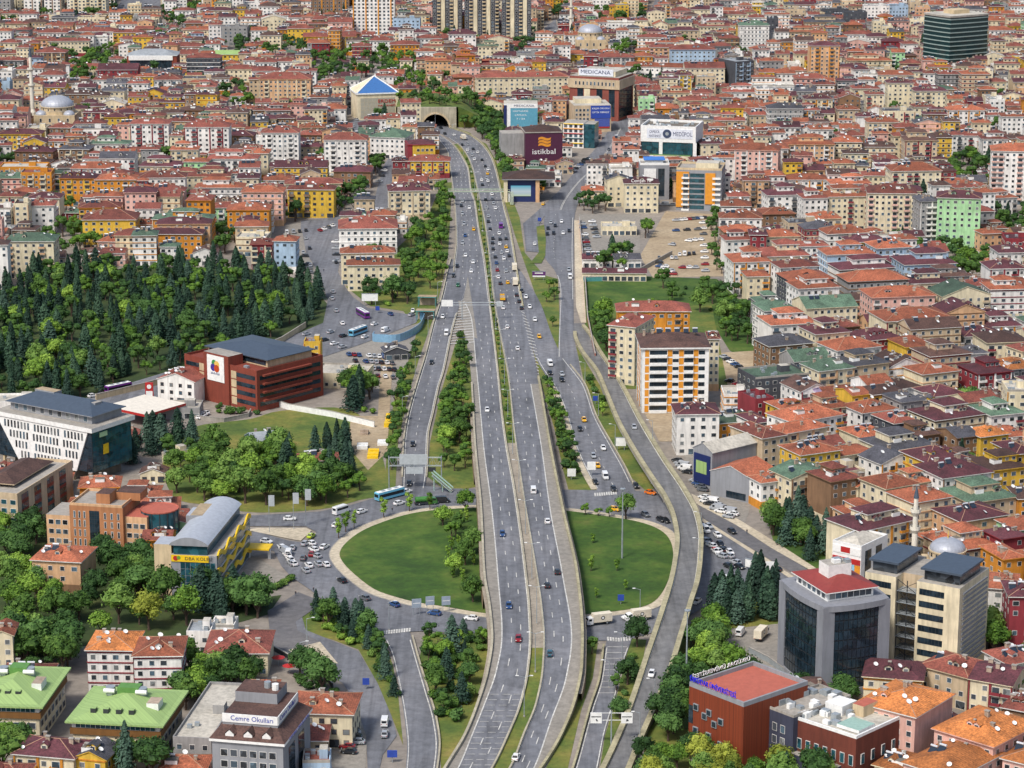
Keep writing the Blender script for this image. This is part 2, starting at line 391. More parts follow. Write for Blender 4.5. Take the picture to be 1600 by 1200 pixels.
flat('parking_lot', [(535, 1120), (575, 1130), (570, 1215), (500, 1215)], M_SHOULDER, Z1)
# --- ring road and its branches
RING = [(640, 757), (700, 764), (890, 766), (1000, 768), (1050, 776), (1098, 812), (1150, 842), (1205, 882), (1240, 905), (1225, 916), (1180, 914), (1140, 927), (1100, 950), (1040, 984), (985, 999), (945, 1002), (905, 1002), (760, 992), (662, 987), (597, 990), (572, 973), (548, 957), (508, 941), (484, 922), (456, 903), (440, 886), (428, 862), (395, 852), (360, 850), (360, 836), (400, 831), (452, 846), (489, 850), (494, 832), (478, 823), (380, 823), (360, 821), (360, 806), (400, 806), (500, 800), (547, 790), (592, 777), (625, 764)]
flat('ring_road', RING, M_ASPH, Z3)
flat('paved_triangle', [(385, 829), (400, 826), (478, 826), (487, 830), (470, 846), (452, 843)], M_PAVE, Z4)
flat('street', [(360, 826), (390, 826), (460, 850), (440, 862), (400, 846), (360, 846)], M_ASPHD, Z2)
flat('street', [(418, 955), (470, 928), (508, 942), (470, 958), (478, 985), (515, 1000), (560, 1018), (590, 1068), (612, 1120), (620, 1150), (598, 1180), (590, 1215), (575, 1215), (572, 1150), (555, 1098), (535, 1068), (500, 1045), (455, 1030), (430, 1010)], M_ASPH, Z2)
flat('turning_loop', [(418, 957), (466, 926), (506, 942), (462, 972), (465, 986), (500, 1004), (450, 1018), (424, 1008)], M_ASPHD, Z3)
flat('paved_triangle', [(450, 1017), (500, 1004), (528, 1038), (470, 1028)], M_PAVE, Z4)
flat('street', [(1090, 786), (1150, 818), (1205, 854), (1290, 908), (1275, 918), (1200, 873), (1150, 843), (1098, 810)], M_ASPHD, Z2)
flat('pavement', [(1098, 811), (1150, 844), (1205, 878), (1240, 902), (1236, 906), (1200, 882), (1148, 848), (1096, 815)], M_PAVE, Z4)
flat('pavement', [(1080, 772), (1100, 782), (1160, 816), (1225, 856), (1300, 905), (1296, 909), (1205, 857), (1150, 821), (1088, 788)], M_PAVE, Z3)
# western streets
flat('street', [(470, 520), (505, 505), (512, 470), (500, 430), (478, 395), (470, 350), (528, 338), (532, 400), (528, 425), (540, 450), (552, 465), (575, 482), (640, 492), (656, 494), (650, 505), (600, 525), (560, 540), (500, 560), (470, 560), (300, 610), (120, 650), (120, 628), (180, 606), (300, 570)], M_ASPH, Z3)
flat('street', [(470, 345), (520, 340), (565, 328), (585, 312), (592, 285), (602, 255), (622, 225), (640, 225), (620, 258), (609, 300), (612, 330), (580, 341), (540, 353), (470, 360)], M_ASPH, Z2)
flat('van_yard_lot', [(1078, 985), (1125, 985), (1140, 1035), (1200, 1062), (1232, 1100), (1200, 1130), (1078, 1135)], M_FLOOR, Z1)
flat('street', [(515, 215), (560, 180), (565, 130), (590, 120), (580, 180), (560, 230), (535, 230)], M_ASPH, Z2)
flat('street', [(168, 45), (190, 0), (215, -30), (262, -30), (250, 0), (252, 40)], M_ASPH, Z2)
flat('street', [(835, 60), (850, 45), (868, 30), (872, 50), (862, 75), (840, 80)], M_ASPH, Z2)
flat('street', [(1010, 30), (1024, 0), (1034, 0), (1022, 45), (1008, 50)], M_ASPH, Z2)
# the round lawn between the ring's halves
ISL = [(887, 795), (960, 805), (1010, 814), (1044, 827), (1062, 845), (1068, 872), (1062, 905), (1046, 935), (1022, 952), (975, 961), (905, 968), (820, 970), (752, 965), (690, 955), (645, 948), (612, 940), (570, 925), (535, 898), (518, 878), (515, 864), (526, 848), (552, 829), (590, 813), (640, 799), (705, 792), (800, 790)]
isl = smooth_loop(ISL, 4)
flat('roundabout_pavement', isl, M_PAVE, Z4)
cw = [G(x, y) for x, y in isl]; cc = sum(cw, Vector()) / len(cw)
inner = [p + (cc - p).normalized() * 3.4 for p in cw]
lm = MB(); lm.face([(p.x, p.y, Z5 + .1) for p in inner[::-1]], M_LAWN)
if True:
 a = sum(inner[i].x * inner[(i+1) % len(inner)].y - inner[(i+1) % len(inner)].x * inner[i].y for i in range(len(inner)))
 if a > 0: lm.f = [tuple(reversed(f)) for f in lm.f]
lm.build('roundabout_lawn', None, 'structure')
kb = MB(); ribbon(kb, [Vector((p.x, p.y, Z3)) for p in cw + cw[:1]], .3, .16, M_CONC); kb.build('kerb', None, 'structure')
# --- the dual carriageway
LCL = Edge([(632, 184), (677, 210), (700, 240), (705, 275), (711, 325), (713, 380), (709, 420), (716, 470), (726, 520), (733, 560), (737, 600), (742, 690), (752, 800), (757, 900), (765, 950), (769, 1000), (762, 1050), (747, 1100), (727, 1150), (697, 1200), (690, 1212)])
LCR = Edge([(660, 184), (682, 207), (707, 225), (722, 245), (732, 265), (736, 297), (742, 315), (747, 350), (758, 412), (765, 470), (770, 512), (778, 580), (785, 650), (792, 700), (803, 760), (822, 900), (827, 950), (829, 1000), (825, 1050), (814, 1100), (794, 1150), (770, 1200), (763, 1212)])
RCL = Edge([(664, 190), (672, 200), (695, 212), (722, 232), (737, 260), (746, 297), (757, 345), (765, 405), (772, 470), (782, 525), (795, 595), (803, 670), (818, 775), (838, 895), (846, 950), (850, 1000), (848, 1045), (838, 1100), (818, 1150), (798, 1200), (790, 1212)])
RCR = Edge([(690, 190), (697, 197), (732, 210), (755, 227), (770, 250), (782, 295), (787, 320), (800, 365), (815, 400), (829, 440), (845, 490), (856, 540), (845, 600), (860, 700), (880, 800), (902, 900), (910, 990), (909, 1040), (900, 1090), (876, 1152), (847, 1200), (838, 1212)])
RCR = Edge([(690, 190), (697, 197), (732, 210), (755, 227), (770, 250), (782, 295), (787, 320), (798, 365), (807, 420), (817, 480), (832, 545), (843, 600), (860, 700), (880, 800), (902, 900), (910, 990), (909, 1040), (900, 1090), (876, 1152), (847, 1200), (838, 1212)])
HZ = smoothprof([(560, .22), (600, .6), (690, 6.2), (1010, 6.2), (1120, 1.2), (1160, .3), (1300, .22)])
hw_l, LL, LR_ = strip('left_carriageway', LCL, LCR, 184, 1212, HZ, M_ASPH)
hw_r, RL, RR = strip('right_carriageway', RCL, RCR, 190, 1212, HZ, M_ASPH)
hw_l.name = 'carriageway'; hw_r.name = 'carriageway'
# worn shoulders on the outer side
SHL = Edge([(x + 3 + (19 if y > 640 else 10 if y > 520 else 1), y) for x, y in zip(LCL.x, LCL.y)])
SHL = Edge([(711, 400), (718, 450), (737, 500), (743, 560), (747, 600), (756, 700), (769, 800), (778, 900), (784, 1000), (775, 1050), (757, 1100), (737, 1150), (716, 1200), (709, 1212)])
strip('road_shoulder', LCL, SHL, 470, 1212, HZ, M_SHOULDER, lift=.03, occ=False)
SHR = Edge([(830, 600), (847, 700), (861, 800), (880, 900), (894, 1000), (885, 1060), (862, 1125), (835, 1200), (828, 1212)])
strip('road_shoulder', SHR, RCR, 600, 1212, HZ, M_SHOULDER, lift=.03, occ=False)
mk = MB()
WL = LCL;
dashes(mk, SHL, LCR, .0, 475, 1212, HZ, 1, 0, .35); dashes(mk, SHL, LCR, .96, 475, 1212, HZ, 1, 0, .35)
for t in (.34, .66): dashes(mk, SHL, LCR, t, 500, 1212, HZ, 5, 11, .26, .05, t * 31)
dashes(mk, LCL, LCR, .04, 215, 425, HZ, 1, 0, .3); dashes(mk, LCL, LCR, .96, 215, 475, HZ, 1, 0, .3)
for t in (.28, .52, .76): dashes(mk, LCL, LCR, t, 215, 455, HZ, 5, 9, .26)
mk.build('lane_marking', hw_l, 'stuff')
mk = MB()
dashes(mk, RCL, RCR, .04, 215, 600, HZ, 1, 0, .3); dashes(mk, RCL, SHR, .04, 600, 1212, HZ, 1, 0, .35); dashes(mk, RCL, SHR, .98, 600, 1212, HZ, 1, 0, .35); dashes(mk, RCL, RCR, .96, 215, 480, HZ, 1, 0, .3)
for t in (.28, .52, .76): dashes(mk, RCL, RCR, t, 215, 480, HZ, 5, 9, .26)
for t in (.36, .68): dashes(mk, RCL, SHR if False else RCR, t * .82, 490, 600, HZ, 5, 9, .26); dashes(mk, RCL, SHR, t, 604, 1212, HZ, 5, 11, .26, .05, t * 37)
mk.build('lane_marking', hw_r, 'stuff')
# rumble bars across the lanes in the foreground
mk = MB()
for k in range(14):
 y = 1085 + k * 8.5; z = HZ(y)
 for t0, t1 in ((.06, .3), (.4, .62), (.72, .92)):
  a = G(SHL.at(y) * (1-t0) + LCR.at(y) * t0, y, z); b = G(SHL.at(y) * (1-t1) + LCR.at(y) * t1, y, z)
  mk.face([(a.x, a.y - .12, z + .06), (b.x, b.y - .12, z + .06), (b.x, b.y + .12, z + .06), (a.x, a.y + .12, z + .06)], M_PAINT)
mk.build('rumble_bars', hw_l, 'stuff')
# median: grass with kerbs, then a slab of cover stones over the gap between the decks
strip('median_grass', LCR, RCL, 225, 692, HZ, M_GRASS, lift=-.02, occ=False)
strip('median_slab', LCR, RCL, 692, 1012, HZ, M_CABLE, lift=-.02, occ=False)
strip('median_grass', LCR, RCL, 1012, 1212, HZ, M_GRASS, lift=-.02, occ=False)
def wline(e, y0, y1, zf, dx=0.0, step=6): return [G(e.at(y) + dx, y, zf(y)) for y in list(np.arange(y0, y1, step)) + [y1]]
fb = MB()
ribbon(fb, wline(LCR, 225, 1212, HZ), .5, .7, M_PARAPET, 0); ribbon(fb, wline(RCL, 225, 1212, HZ), .5, .7, M_PARAPET, 0)
fb.build('median_barrier', None, 'structure')
fb = MB(); ribbon(fb, wline(LCL, 600, 1212, HZ), .7, .9, M_PARAPET); ribbon(fb, wline(RCR, 590, 1212, HZ), .8, .9, M_PARAPY)
ribbon(fb, wline(LCL, 240, 425, HZ), .5, .6, M_PARAPET); ribbon(fb, wline(RCR, 200, 480, HZ), .7, .9, M_PARAPY); fb.build('roadside_parapet', None, 'structure')
# deck sides: retaining walls with openings where the ring road passes under
def deck_sides(name, pts, gaps, zmin=.5, thick=.5, mat=M_BRICKW, side=1):
 mb = MB(); k = mb.mi(mat)
 for a, b in zip(pts[:-1], pts[1:]):
  if max(a.z, b.z) < zmin: continue
  my = (a.y + b.y) / 2; open_ = any(g0 <= my <= g1 for g0, g1 in gaps)
  za, zb = (a.z - 1.3, b.z - 1.3) if open_ else (0.0, 0.0)
  for off in (0.0, -side * thick):
   mb.face([(a.x + off, a.y, za), (b.x + off, b.y, zb), (b.x + off, b.y, b.z), (a.x + off, a.y, a.z)], mat)
  if open_: mb.face([(a.x, a.y, za), (b.x, b.y, zb), (b.x - side * thick, b.y, zb), (a.x - side * thick, a.y, za)], mat)
 # close the walls' ends at each opening
 for g0, g1 in gaps:
  for gy in (g0, g1):
   q = min(pts, key=lambda p: abs(p.y - gy))
   mb.face([(q.x, q.y, 0), (q.x - side * 10, q.y, 0), (q.x - side * 10, q.y, q.z - .05), (q.x, q.y, q.z - .05)], mat)
 o = mb.build(name, None, 'structure'); return o
gl = [(G(745, 800).y, G(745, 757).y), (G(760, 998).y, G(760, 953).y)]
gr = [(G(890, 806).y, G(890, 762).y), (G(912, 1006).y, G(912, 958).y)]
deck_sides('retaining_wall', wline(LCL, 560, 1212, HZ, step=3), gl, side=-1)
deck_sides('retaining_wall', wline(RCR, 560, 1212, HZ, step=3), gr, side=1)
deck_sides('retaining_wall', wline(LCR, 700, 1012, HZ, step=3), gl, side=1)
deck_sides('retaining_wall', wline(RCL, 700, 1012, HZ, step=3), gr, side=-1)
# deck undersides over the two openings
ds = MB()
for (g0, g1) in (gl[0], gl[1]):
 ds.box(G(740, 760, 5).x - 6, G(905, 900, 5).x + 12, g0 - 2, g1 + 2, 4.6, 4.95, M_CONCD, bottom=True)
 # tucked between the two outer walls
ds_o = None
lg = MB()
for e, sd_ in ((LCL, -1), (RCR, 1)):
 P = [p for p in wline(e, 640, 1080, HZ, step=4)]
 gg = gl if sd_ < 0 else gr
 for a, b in zip(P[:-1], P[1:]):
  if min(a.z, b.z) < 1.6: continue
  op = any(g0 <= (a.y + b.y) / 2 <= g1 for g0, g1 in gg)
  za, zb = (a.z - 1.25, b.z - 1.25) if op else (0, 0); w = 1.2 * sd_; d = .75
  lg.face([(a.x + w, a.y, za), (b.x + w, b.y, zb), (b.x + w, b.y, b.z - d), (a.x + w, a.y, a.z - d)], M_BRICKW)
  lg.face([(a.x, a.y, a.z - d), (b.x, b.y, b.z - d), (b.x + w, b.y, b.z - d), (a.x + w, a.y, a.z - d)], M_CABLE)
lg.build('retaining_wall_ledge', None, 'structure')
# --- slip roads and frontage streets
flatz = lambda y: .2
LRL = Edge([(706, 400), (701, 417), (690, 465), (677, 507), (665, 555), (651, 600), (637, 650), (631, 687), (629, 725), (628, 770)])
LRR = Edge([(730, 400), (729, 440), (717, 480), (707, 515), (692, 585), (687, 600), (677, 645), (669, 682), (667, 740), (661, 775)])
slip, a, b = strip('slip_road', LRL, LRR, 405, 772, flatz, M_ASPH, lift=-.01)
mk = MB(); dashes(mk, LRL, LRR, .08, 440, 765, flatz, 1, 0, .3); dashes(mk, LRL, LRR, .93, 490, 765, flatz, 1, 0, .3); dashes(mk, LRL, LRR, .5, 480, 760, flatz, 4, 7, .22)
for k in range(24):
 y = 440 + k * 4.2; x0 = LRR.at(y); x1 = max(x0 + 1, SHL.at(y) - 1)
 a = G(x0, y + 2); b = G(x1, y - 1); mk.face([(a.x, a.y, .28), (b.x, b.y, .28), (b.x, b.y + 1.1, .28), (a.x, a.y + 1.1, .28)], M_PAINT)
mk.build('lane_marking', slip, 'stuff')
fb = MB(); ribbon(fb, wline(LRL, 405, 745, flatz), .6, .8, M_PARAPET); ribbon(fb, wline(LRR, 490, 745, flatz), .5, .5, M_PARAPET); fb.build('roadside_parapet', None, 'structure')
flat('gore_paint_ground', [(731, 432), (737, 470), (744, 515), (746, 530), (725, 522), (722, 480)], M_SHOULDER, .215)
R1L = Edge([(804, 420), (812, 460), (822, 500), (838, 560), (852, 585), (866, 605), (885, 650), (897, 695), (917, 740), (938, 776)])
R1R = Edge([(812, 420), (845, 475), (862, 522), (876, 552), (905, 590), (912, 600), (930, 650), (955, 695), (975, 730), (995, 772)])
r1, a, b = strip('slip_road', R1L, R1R, 424, 775, flatz, M_ASPH, lift=-.015)
mk = MB(); dashes(mk, R1L, R1R, .95, 560, 755, flatz, 1, 0, .3); dashes(mk, R1L, R1R, .06, 560, 765, flatz, 1, 0, .3); dashes(mk, R1L, R1R, .5, 600, 760, flatz, 4, 7, .22)
for k in range(22):
 y = 478 + k * 5; x0 = RCR.at(y) - 4; x1 = x0 + 9 * math.sin(math.pi * (k + 1) / 26) + 2
 a = G(x0, y); b = G(x1, y + 3); mk.face([(a.x, a.y, .3), (b.x, b.y, .3), (b.x, b.y + 1.1, .3), (a.x, a.y + 1.1, .3)], M_PAINT)
mk.build('lane_marking', r1, 'stuff')
R2L = Edge([(958, 150), (958, 190), (950, 205), (936, 225), (910, 255), (872, 300), (855, 325), (850, 345), (851, 365), (848, 385), (850, 400), (868, 425), (875, 450), (874, 500), (872, 560)])
R2R = Edge([(978, 150), (990, 185), (982, 215), (962, 253), (922, 288), (904, 315), (897, 345), (896, 460), (897, 525), (902, 552), (910, 600)])
r2, a, b = strip('avenue', R2L, R2R, 150, 596, flatz, M_ASPH)
mk = MB(); dashes(mk, R2L, R2R, .5, 200, 330, flatz, 1, 0, .3); dashes(mk, R2L, R2R, .46, 200, 330, flatz, 1, 0, .25); dashes(mk, R2L, R2R, .35, 335, 430, flatz, 3, 5, .25); dashes(mk, R2L, R2R, .05, 430, 560, flatz, 1, 0, .3); dashes(mk, R2L, R2R, .95, 340, 470, flatz, 1, 0, .3)
mk.build('lane_marking', r2, 'stuff')
flat('street', [(817, 350), (838, 332), (872, 300), (880, 310), (856, 330), (843, 350), (846, 395), (822, 393)], M_ASPH, Z3)
flat('verge', [(838, 355), (850, 352), (853, 375), (852, 400), (846, 412), (828, 412), (842, 395)], M_GRASS, .26)
flat('pavement', [(897, 345), (905, 345), (912, 440), (916, 505), (908, 505), (900, 480)], M_PAVE, Z3)
S1L = Edge([(592, 980), (597, 990), (612, 1022), (620, 1055), (627, 1090), (633, 1130), (636, 1165), (633, 1212)])
S1R = Edge([(638, 980), (641, 990), (652, 1030), (667, 1080), (680, 1125), (685, 1162), (680, 1212)])
s1, a, b = strip('slip_road', S1L, S1R, 983, 1212, flatz, M_ASPH, lift=.02)
mk = MB(); dashes(mk, S1L, S1R, .93, 1000, 1212, flatz, 1, 0, .3, .07); dashes(mk, S1L, S1R, .05, 1000, 1212, flatz, 1, 0, .25, .07)
for k in range(11):
 p = G(600 + k * 4, 989.5 - k * .4); mk.face([(p.x - .28, p.y - 1.6, .3), (p.x + .28, p.y - 1.6, .3), (p.x + .28, p.y + 1.6, .3), (p.x - .28, p.y + 1.6, .3)], M_PAINT)
mk.build('lane_marking', s1, 'stuff')
S3L = Edge([(949, 995), (947, 1005), (940, 1060), (925, 1107), (900, 1197), (895, 1212)])
S3R = Edge([(988, 995), (985, 1005), (972, 1042), (960, 1095), (945, 1145), (934, 1200), (931, 1212)])
s3, a, b = strip('slip_road', S3L, S3R, 997, 1212, flatz, M_ASPH, lift=.02)
mk = MB(); dashes(mk, S3L, S3R, .06, 1012, 1212, flatz, 1, 0, .3, .07); dashes(mk, S3L, S3R, .95, 1012, 1212, flatz, 1, 0, .3, .07)
for k in range(9):
 y = 1012 + k * 9; a = G(S3L.at(y) + 3, y); b = G(S3R.at(y) - 3, y); mk.face([(a.x, a.y - .15, .29), (b.x, b.y - .15, .29), (b.x, b.y + .15, .29), (a.x, a.y + .15, .29)], M_PAINT)
for k in range(9):
 p = G(950 + k * 4.2, 1001 - abs(k - 4) * .4); mk.face([(p.x - .28, p.y - 1.6, .3), (p.x + .28, p.y - 1.6, .3), (p.x + .28, p.y + 1.6, .3), (p.x - .28, p.y + 1.6, .3)], M_PAINT)
for k in range(10):
 p = G(906 + k * 3.6 + 24, 774 - k * .3); mk.face([(p.x - .3, p.y - 2, .31), (p.x + .3, p.y - 2, .31), (p.x + .3, p.y + 2, .31), (p.x - .3, p.y + 2, .31)], M_PAINT)
mk.build('lane_marking', s3, 'stuff')
fb = MB(); ribbon(fb, wline(S3L, 1010, 1212, flatz, -3), .6, .9, M_PARAPY); ribbon(fb, wline(S1R, 995, 1212, flatz, 2), .5, .6, M_PARAPET)
ribbon(fb, wline(R1R, 570, 760, flatz, 2), .5, .4, M_PARAPET); ribbon(fb, wline(R1L, 600, 765, flatz, -3), 2.2, .25, M_PAVE); fb.build('roadside_parapet', None, 'structure')
# --- the flyover on the right
VL = Edge([(897, 500), (897, 525), (905, 545), (932, 582), (947, 617), (965, 660), (990, 705), (1017, 747), (1040, 782), (1052, 812), (1057, 845), (1053, 880), (1047, 910), (1032, 960), (1010, 1025), (992, 1080), (975, 1127), (952, 1180), (936, 1212)])
VR = Edge([(899, 500), (910, 507), (940, 552), (970, 597), (1002, 657), (1040, 720), (1072, 768), (1090, 803), (1097, 837), (1096, 870), (1092, 905), (1080, 945), (1065, 995), (1045, 1060), (1025, 1105), (1003, 1155), (985, 1200), (980, 1212)])
VZ = smoothprof([(500, .22), (540, .4), (660, 5.0), (740, 7.0), (960, 7.0), (1060, 4.0), (1180, .8), (1300, .3)])
def inset(e, d): return Edge([(x + d, y) for x, y in zip(e.x, e.y)])
M_FLY = asphalt('flyover_asphalt', [(.3, lin('626264')), (.5, lin('6e6e6e')), (.7, lin('7a7976'))])
fly, a, b = strip('flyover', VL, VR, 505, 1212, VZ, M_FLY)
mk = MB(); dashes(mk, VL, VR, .13, 530, 1212, VZ, 1, 0, .35); dashes(mk, VL, VR, .87, 530, 1212, VZ, 1, 0, .35); mk.build('lane_marking', fly, 'stuff')
fb = MB(); ribbon(fb, wline(VL, 520, 1212, VZ, 1.5), 1.5, .9, M_PARAPY); ribbon(fb, wline(VR, 510, 1212, VZ, -1.5), 1.5, .9, M_PARAPY); fb.build('flyover_parapet', None, 'structure')
sd = MB(); kk = sd.mi(M_CONC)
for e, sgn in ((VL, 1), (VR, -1)):
 P = wline(e, 505, 1212, VZ, step=4)
 for a, b in zip(P[:-1], P[1:]):
  solid = max(a.z, b.z) < 3.2
  za, zb = (0, 0) if solid else (a.z - 1.5, b.z - 1.5)
  sd.face([(a.x, a.y, za), (b.x, b.y, zb), (b.x, b.y, b.z), (a.x, a.y, a.z)], M_CONC)
P1 = wline(VL, 505, 1212, VZ, step=4); P2 = wline(VR, 505, 1212, VZ, step=4)
for a, b, c, d in zip(P1[:-1], P1[1:], P2[1:], P2[:-1]):
 if min(a.z, d.z) > 3.0: sd.face([(a.x, a.y, a.z - 1.5), (b.x, b.y, b.z - 1.5), (c.x, c.y, c.z - 1.5), (d.x, d.y, d.z - 1.5)], M_CONC)
for y in range(650, 1080, 28):
 z = VZ(y) - 1.5
 if z < 2 or 766 < y < 800 or 950 < y < 985: continue
 a = G(VL.at(y), y, z); b = G(VR.at(y), y, z)
 for t in (.28, .72):
  p = a.lerp(b, t); sd.tube((p.x, p.y, 0), (p.x, p.y, z + .02), .7, .7, M_CONC, 10, False)
sd.build('flyover_structure', None, 'structure')
# ---------------------------------------------------------------- occupancy raster (2 m cells)
GX0, GY0, GC = -760.0, 560.0, 2.0
OCC = np.zeros((760, 1120), np.uint8)      # x, y
def raster(poly, val=1, test=False, grow=0.0):
 xs = [p[0] for p in poly]; ys = [p[1] for p in poly]
 i0 = max(0, int((min(xs) - grow - GX0) / GC)); i1 = min(OCC.shape[0], int((max(xs) + grow - GX0) / GC) + 2)
 j0 = max(0, int((min(ys) - grow - GY0) / GC)); j1 = min(OCC.shape[1], int((max(ys) + grow - GY0) / GC) + 2)
 if i0 >= i1 or j0 >= j1: return 0.0
 X, Y = np.meshgrid(GX0 + (np.arange(i0, i1) + .5) * GC, GY0 + (np.arange(j0, j1) + .5) * GC, indexing='ij')
 ins = np.zeros(X.shape, bool); n = len(poly)
 for a in range(n):
  (xa, ya), (xb, yb) = poly[a][:2], poly[(a + 1) % n][:2]
  if ya == yb: continue
  c = ((ya > Y) != (yb > Y)) & (X < (xb - xa) * (Y - ya) / (yb - ya) + xa); ins ^= c
 sub = OCC[i0:i1, j0:j1]
 if test:
  t = ins.sum(); return float((sub[ins] > 0).sum()) / max(1, t)
 sub[ins] = np.maximum(sub[ins], val); return 0.0
for v_, p in OCC_POLY: raster(p, v_)
def rect(cx, cy, w, d, a, grow=0.0):
 c, s = math.cos(a), math.sin(a); w = w / 2 + grow; d = d / 2 + grow
 return [(cx + x * c - y * s, cy + x * s + y * c) for x, y in ((-w, -d), (w, -d), (w, d), (-w, d))]
PROTECT = []      # picture rectangles (x0, x1, y0, y1, depth) of facades that fill-in houses must not hide
def protect(cx, cy, w, d, a, h, keep=.6, tol=.04):
 P = [PX((x, y, z)) for x, y in rect(cx, cy, w, d, a) for z in (h, h * (1 - keep))]
 PROTECT.append((min(p[0] for p in P), max(p[0] for p in P), min(p[1] for p in P), max(p[1] for p in P), cy, tol))
# ---------------------------------------------------------------- windows, balconies, roofs
M_WTRIM = {k: plain('window_trim_' + k, lin(h), .6) for k, h in (('w', 'dcdad4'), ('b', '6e5a4a'))}
FARWIN = [False]
def window(mb, face, u, z, w, h, W, D, trim=None, glass=None, proud=.07):
 """one framed window on a face of a W x D block: f front, b back, l left, r right"""
 trim = trim or M_FRAME; glass = glass or M_GLASS
 if glass is M_GLASS: q = (len(mb.v) * 7919 + int(W * 97)) % 101; glass = M_GLASS if q < 56 else M_GLASS3 if q < 80 else M_GLASS2
 k = mb.mi(trim); q = mb.mi(glass)
 def P(uu, zz, o):
  if face == 'f': return (uu, -D/2 - o, zz)
  if face == 'b': return (-uu, D/2 + o, zz)
  if face == 'r': return (W/2 + o, uu, zz)
  return (-W/2 - o, -uu, zz)
 if FARWIN[0]:
  n = len(mb.v); mb.v += [P(u - w/2, z, .06), P(u + w/2, z, .06), P(u + w/2, z + h, .06), P(u - w/2, z + h, .06)]; mb.f.append((n, n+1, n+2, n+3)); mb.m.append(mb.mi(glass)); return
 n = len(mb.v); t = .1
 a, b, c, d = u - w/2, u + w/2, z, z + h
 mb.v += [P(a-t, c-t, 0), P(b+t, c-t, 0), P(b+t, d+t, 0), P(a-t, d+t, 0), P(a-t, c-t, proud), P(b+t, c-t, proud), P(b+t, d+t, proud), P(a-t, d+t, proud)]
 for f in ((0, 1, 5, 4), (1, 2, 6, 5), (2, 3, 7, 6), (3, 0, 4, 7), (4, 5, 6, 7)): mb.f.append(tuple(n + i for i in f)); mb.m.append(k)
 n += 8; o = proud + .02
 mb.v += [P(a, c, o), P(b, c, o), P(b, d, o), P(a, d, o)]; mb.f.append((n, n+1, n+2, n+3)); mb.m.append(q)
def panel(mb, face, u0, u1, z0, z1, W, D, o, mat):
 def box(a, b, c, d): mb.box(a, b, c, d, z0, z1, mat, bottom=True)
 if face == 'f': box(u0, u1, -D/2 - o, -D/2)
 elif face == 'b': box(-u1, -u0, D/2, D/2 + o)
 elif face == 'r': box(W/2, W/2 + o, u0, u1)
 else: box(-W/2 - o, -W/2, -u1, -u0)
def hip_roof(mb, x0, x1, y0, y1, z, rise, mat, over=.6, fascia=None, th=.25, ridge=None):
 x0 -= over; x1 += over; y0 -= over; y1 += over
 if fascia: mb.box(x0, x1, y0, y1, z - .02, z + th, fascia, bottom=True); z += th + .004
 w, d = x1 - x0, y1 - y0;
 if w >= d: r = d / 2; A = (x0 + r, (y0+y1)/2, z + rise); B = (x1 - r, (y0+y1)/2, z + rise)
 else: r = w / 2; A = ((x0+x1)/2, y0 + r, z + rise); B = ((x0+x1)/2, y1 - r, z + rise)
 c = [(x0, y0, z), (x1, y0, z), (x1, y1, z), (x0, y1, z)]
 if w >= d:
  F = [(c[0], c[1], B, A), (c[1], c[2], B), (c[2], c[3], A, B), (c[3], c[0], A)]
 else:
  F = [(c[0], c[1], A), (c[1], c[2], B, A), (c[2], c[3], B), (c[3], c[0], A, B)]
 for f in F: mb.face(f, mat)
 if ridge:
  mb.tube(A, B, .16, .16, ridge, 4, False)
  for q, e in ((c[0], A), (c[1], B if w >= d else A), (c[2], B), (c[3], A if w >= d else B)): mb.tube((q[0], q[1], q[2] + .02), e, .13, .13, ridge, 4, False)
def gable_roof(mb, wallmb, x0, x1, y0, y1, z, rise, mat, wallmat, over=.6, along='x', fascia=None, th=.22):
 o = over
 if along == 'x':
  ym = (y0 + y1) / 2
  for sgn, ya in ((-1, y0 - o), (1, y1 + o)):
   dz = rise * o / max(.1, (y1 - y0) / 2)
   p = [(x0 - o*.5, ya, z - dz), (x1 + o*.5, ya, z - dz), (x1 + o*.5, ym, z + rise), (x0 - o*.5, ym, z + rise)]
   if sgn > 0: p = p[::-1]
   mb.face([(a, b, c + th) for a, b, c in p], mat); mb.face(p[::-1], fascia or mat)
   mb.face([p[0], p[1], (p[1][0], p[1][1], p[1][2] + th), (p[0][0], p[0][1], p[0][2] + th)], fascia or mat)
   for i, j in ((1, 2), (3, 0)): mb.face([p[i], p[j], (p[j][0], p[j][1], p[j][2] + th), (p[i][0], p[i][1], p[i][2] + th)], fascia or mat)
  for x in (x0, x1): wallmb.face([(x, y0, z), (x, y1, z), (x, ym, z + rise)], wallmat)
 else:
  xm = (x0 + x1) / 2
  for sgn, xa in ((-1, x0 - o), (1, x1 + o)):
   dz = rise * o / max(.1, (x1 - x0) / 2)
   p = [(xa, y1 + o*.5, z - dz), (xa, y0 - o*.5, z - dz), (xm, y0 - o*.5, z + rise), (xm, y1 + o*.5, z + rise)]
   if sgn > 0: p = p[::-1]
   mb.face([(a, b, c + th) for a, b, c in p], mat); mb.face(p[::-1], fascia or mat)
   mb.face([p[0], p[1], (p[1][0], p[1][1], p[1][2] + th), (p[0][0], p[0][1], p[0][2] + th)], fascia or mat)
   for i, j in ((1, 2), (3, 0)): mb.face([p[i], p[j], (p[j][0], p[j][1], p[j][2] + th), (p[i][0], p[i][1], p[i][2] + th)], fascia or mat)
  for y in (y0, y1): wallmb.face([(x0, y, z), (x1, y, z), (xm, y, z + rise)], wallmat)
M_RIDGE = plain('ridge_mortar', lin('b08a70'), .8)
M_BRICKCH = plaster('chimney_render', lin('b8a490'), .4); M_DISH = plain('dish', lin('e6e6e2'), .5); M_PANEL = plain('solar_panel', lin('2a3440'), .2); M_TANK = plain('water_tank', lin('d8dadc'), .35, .3)
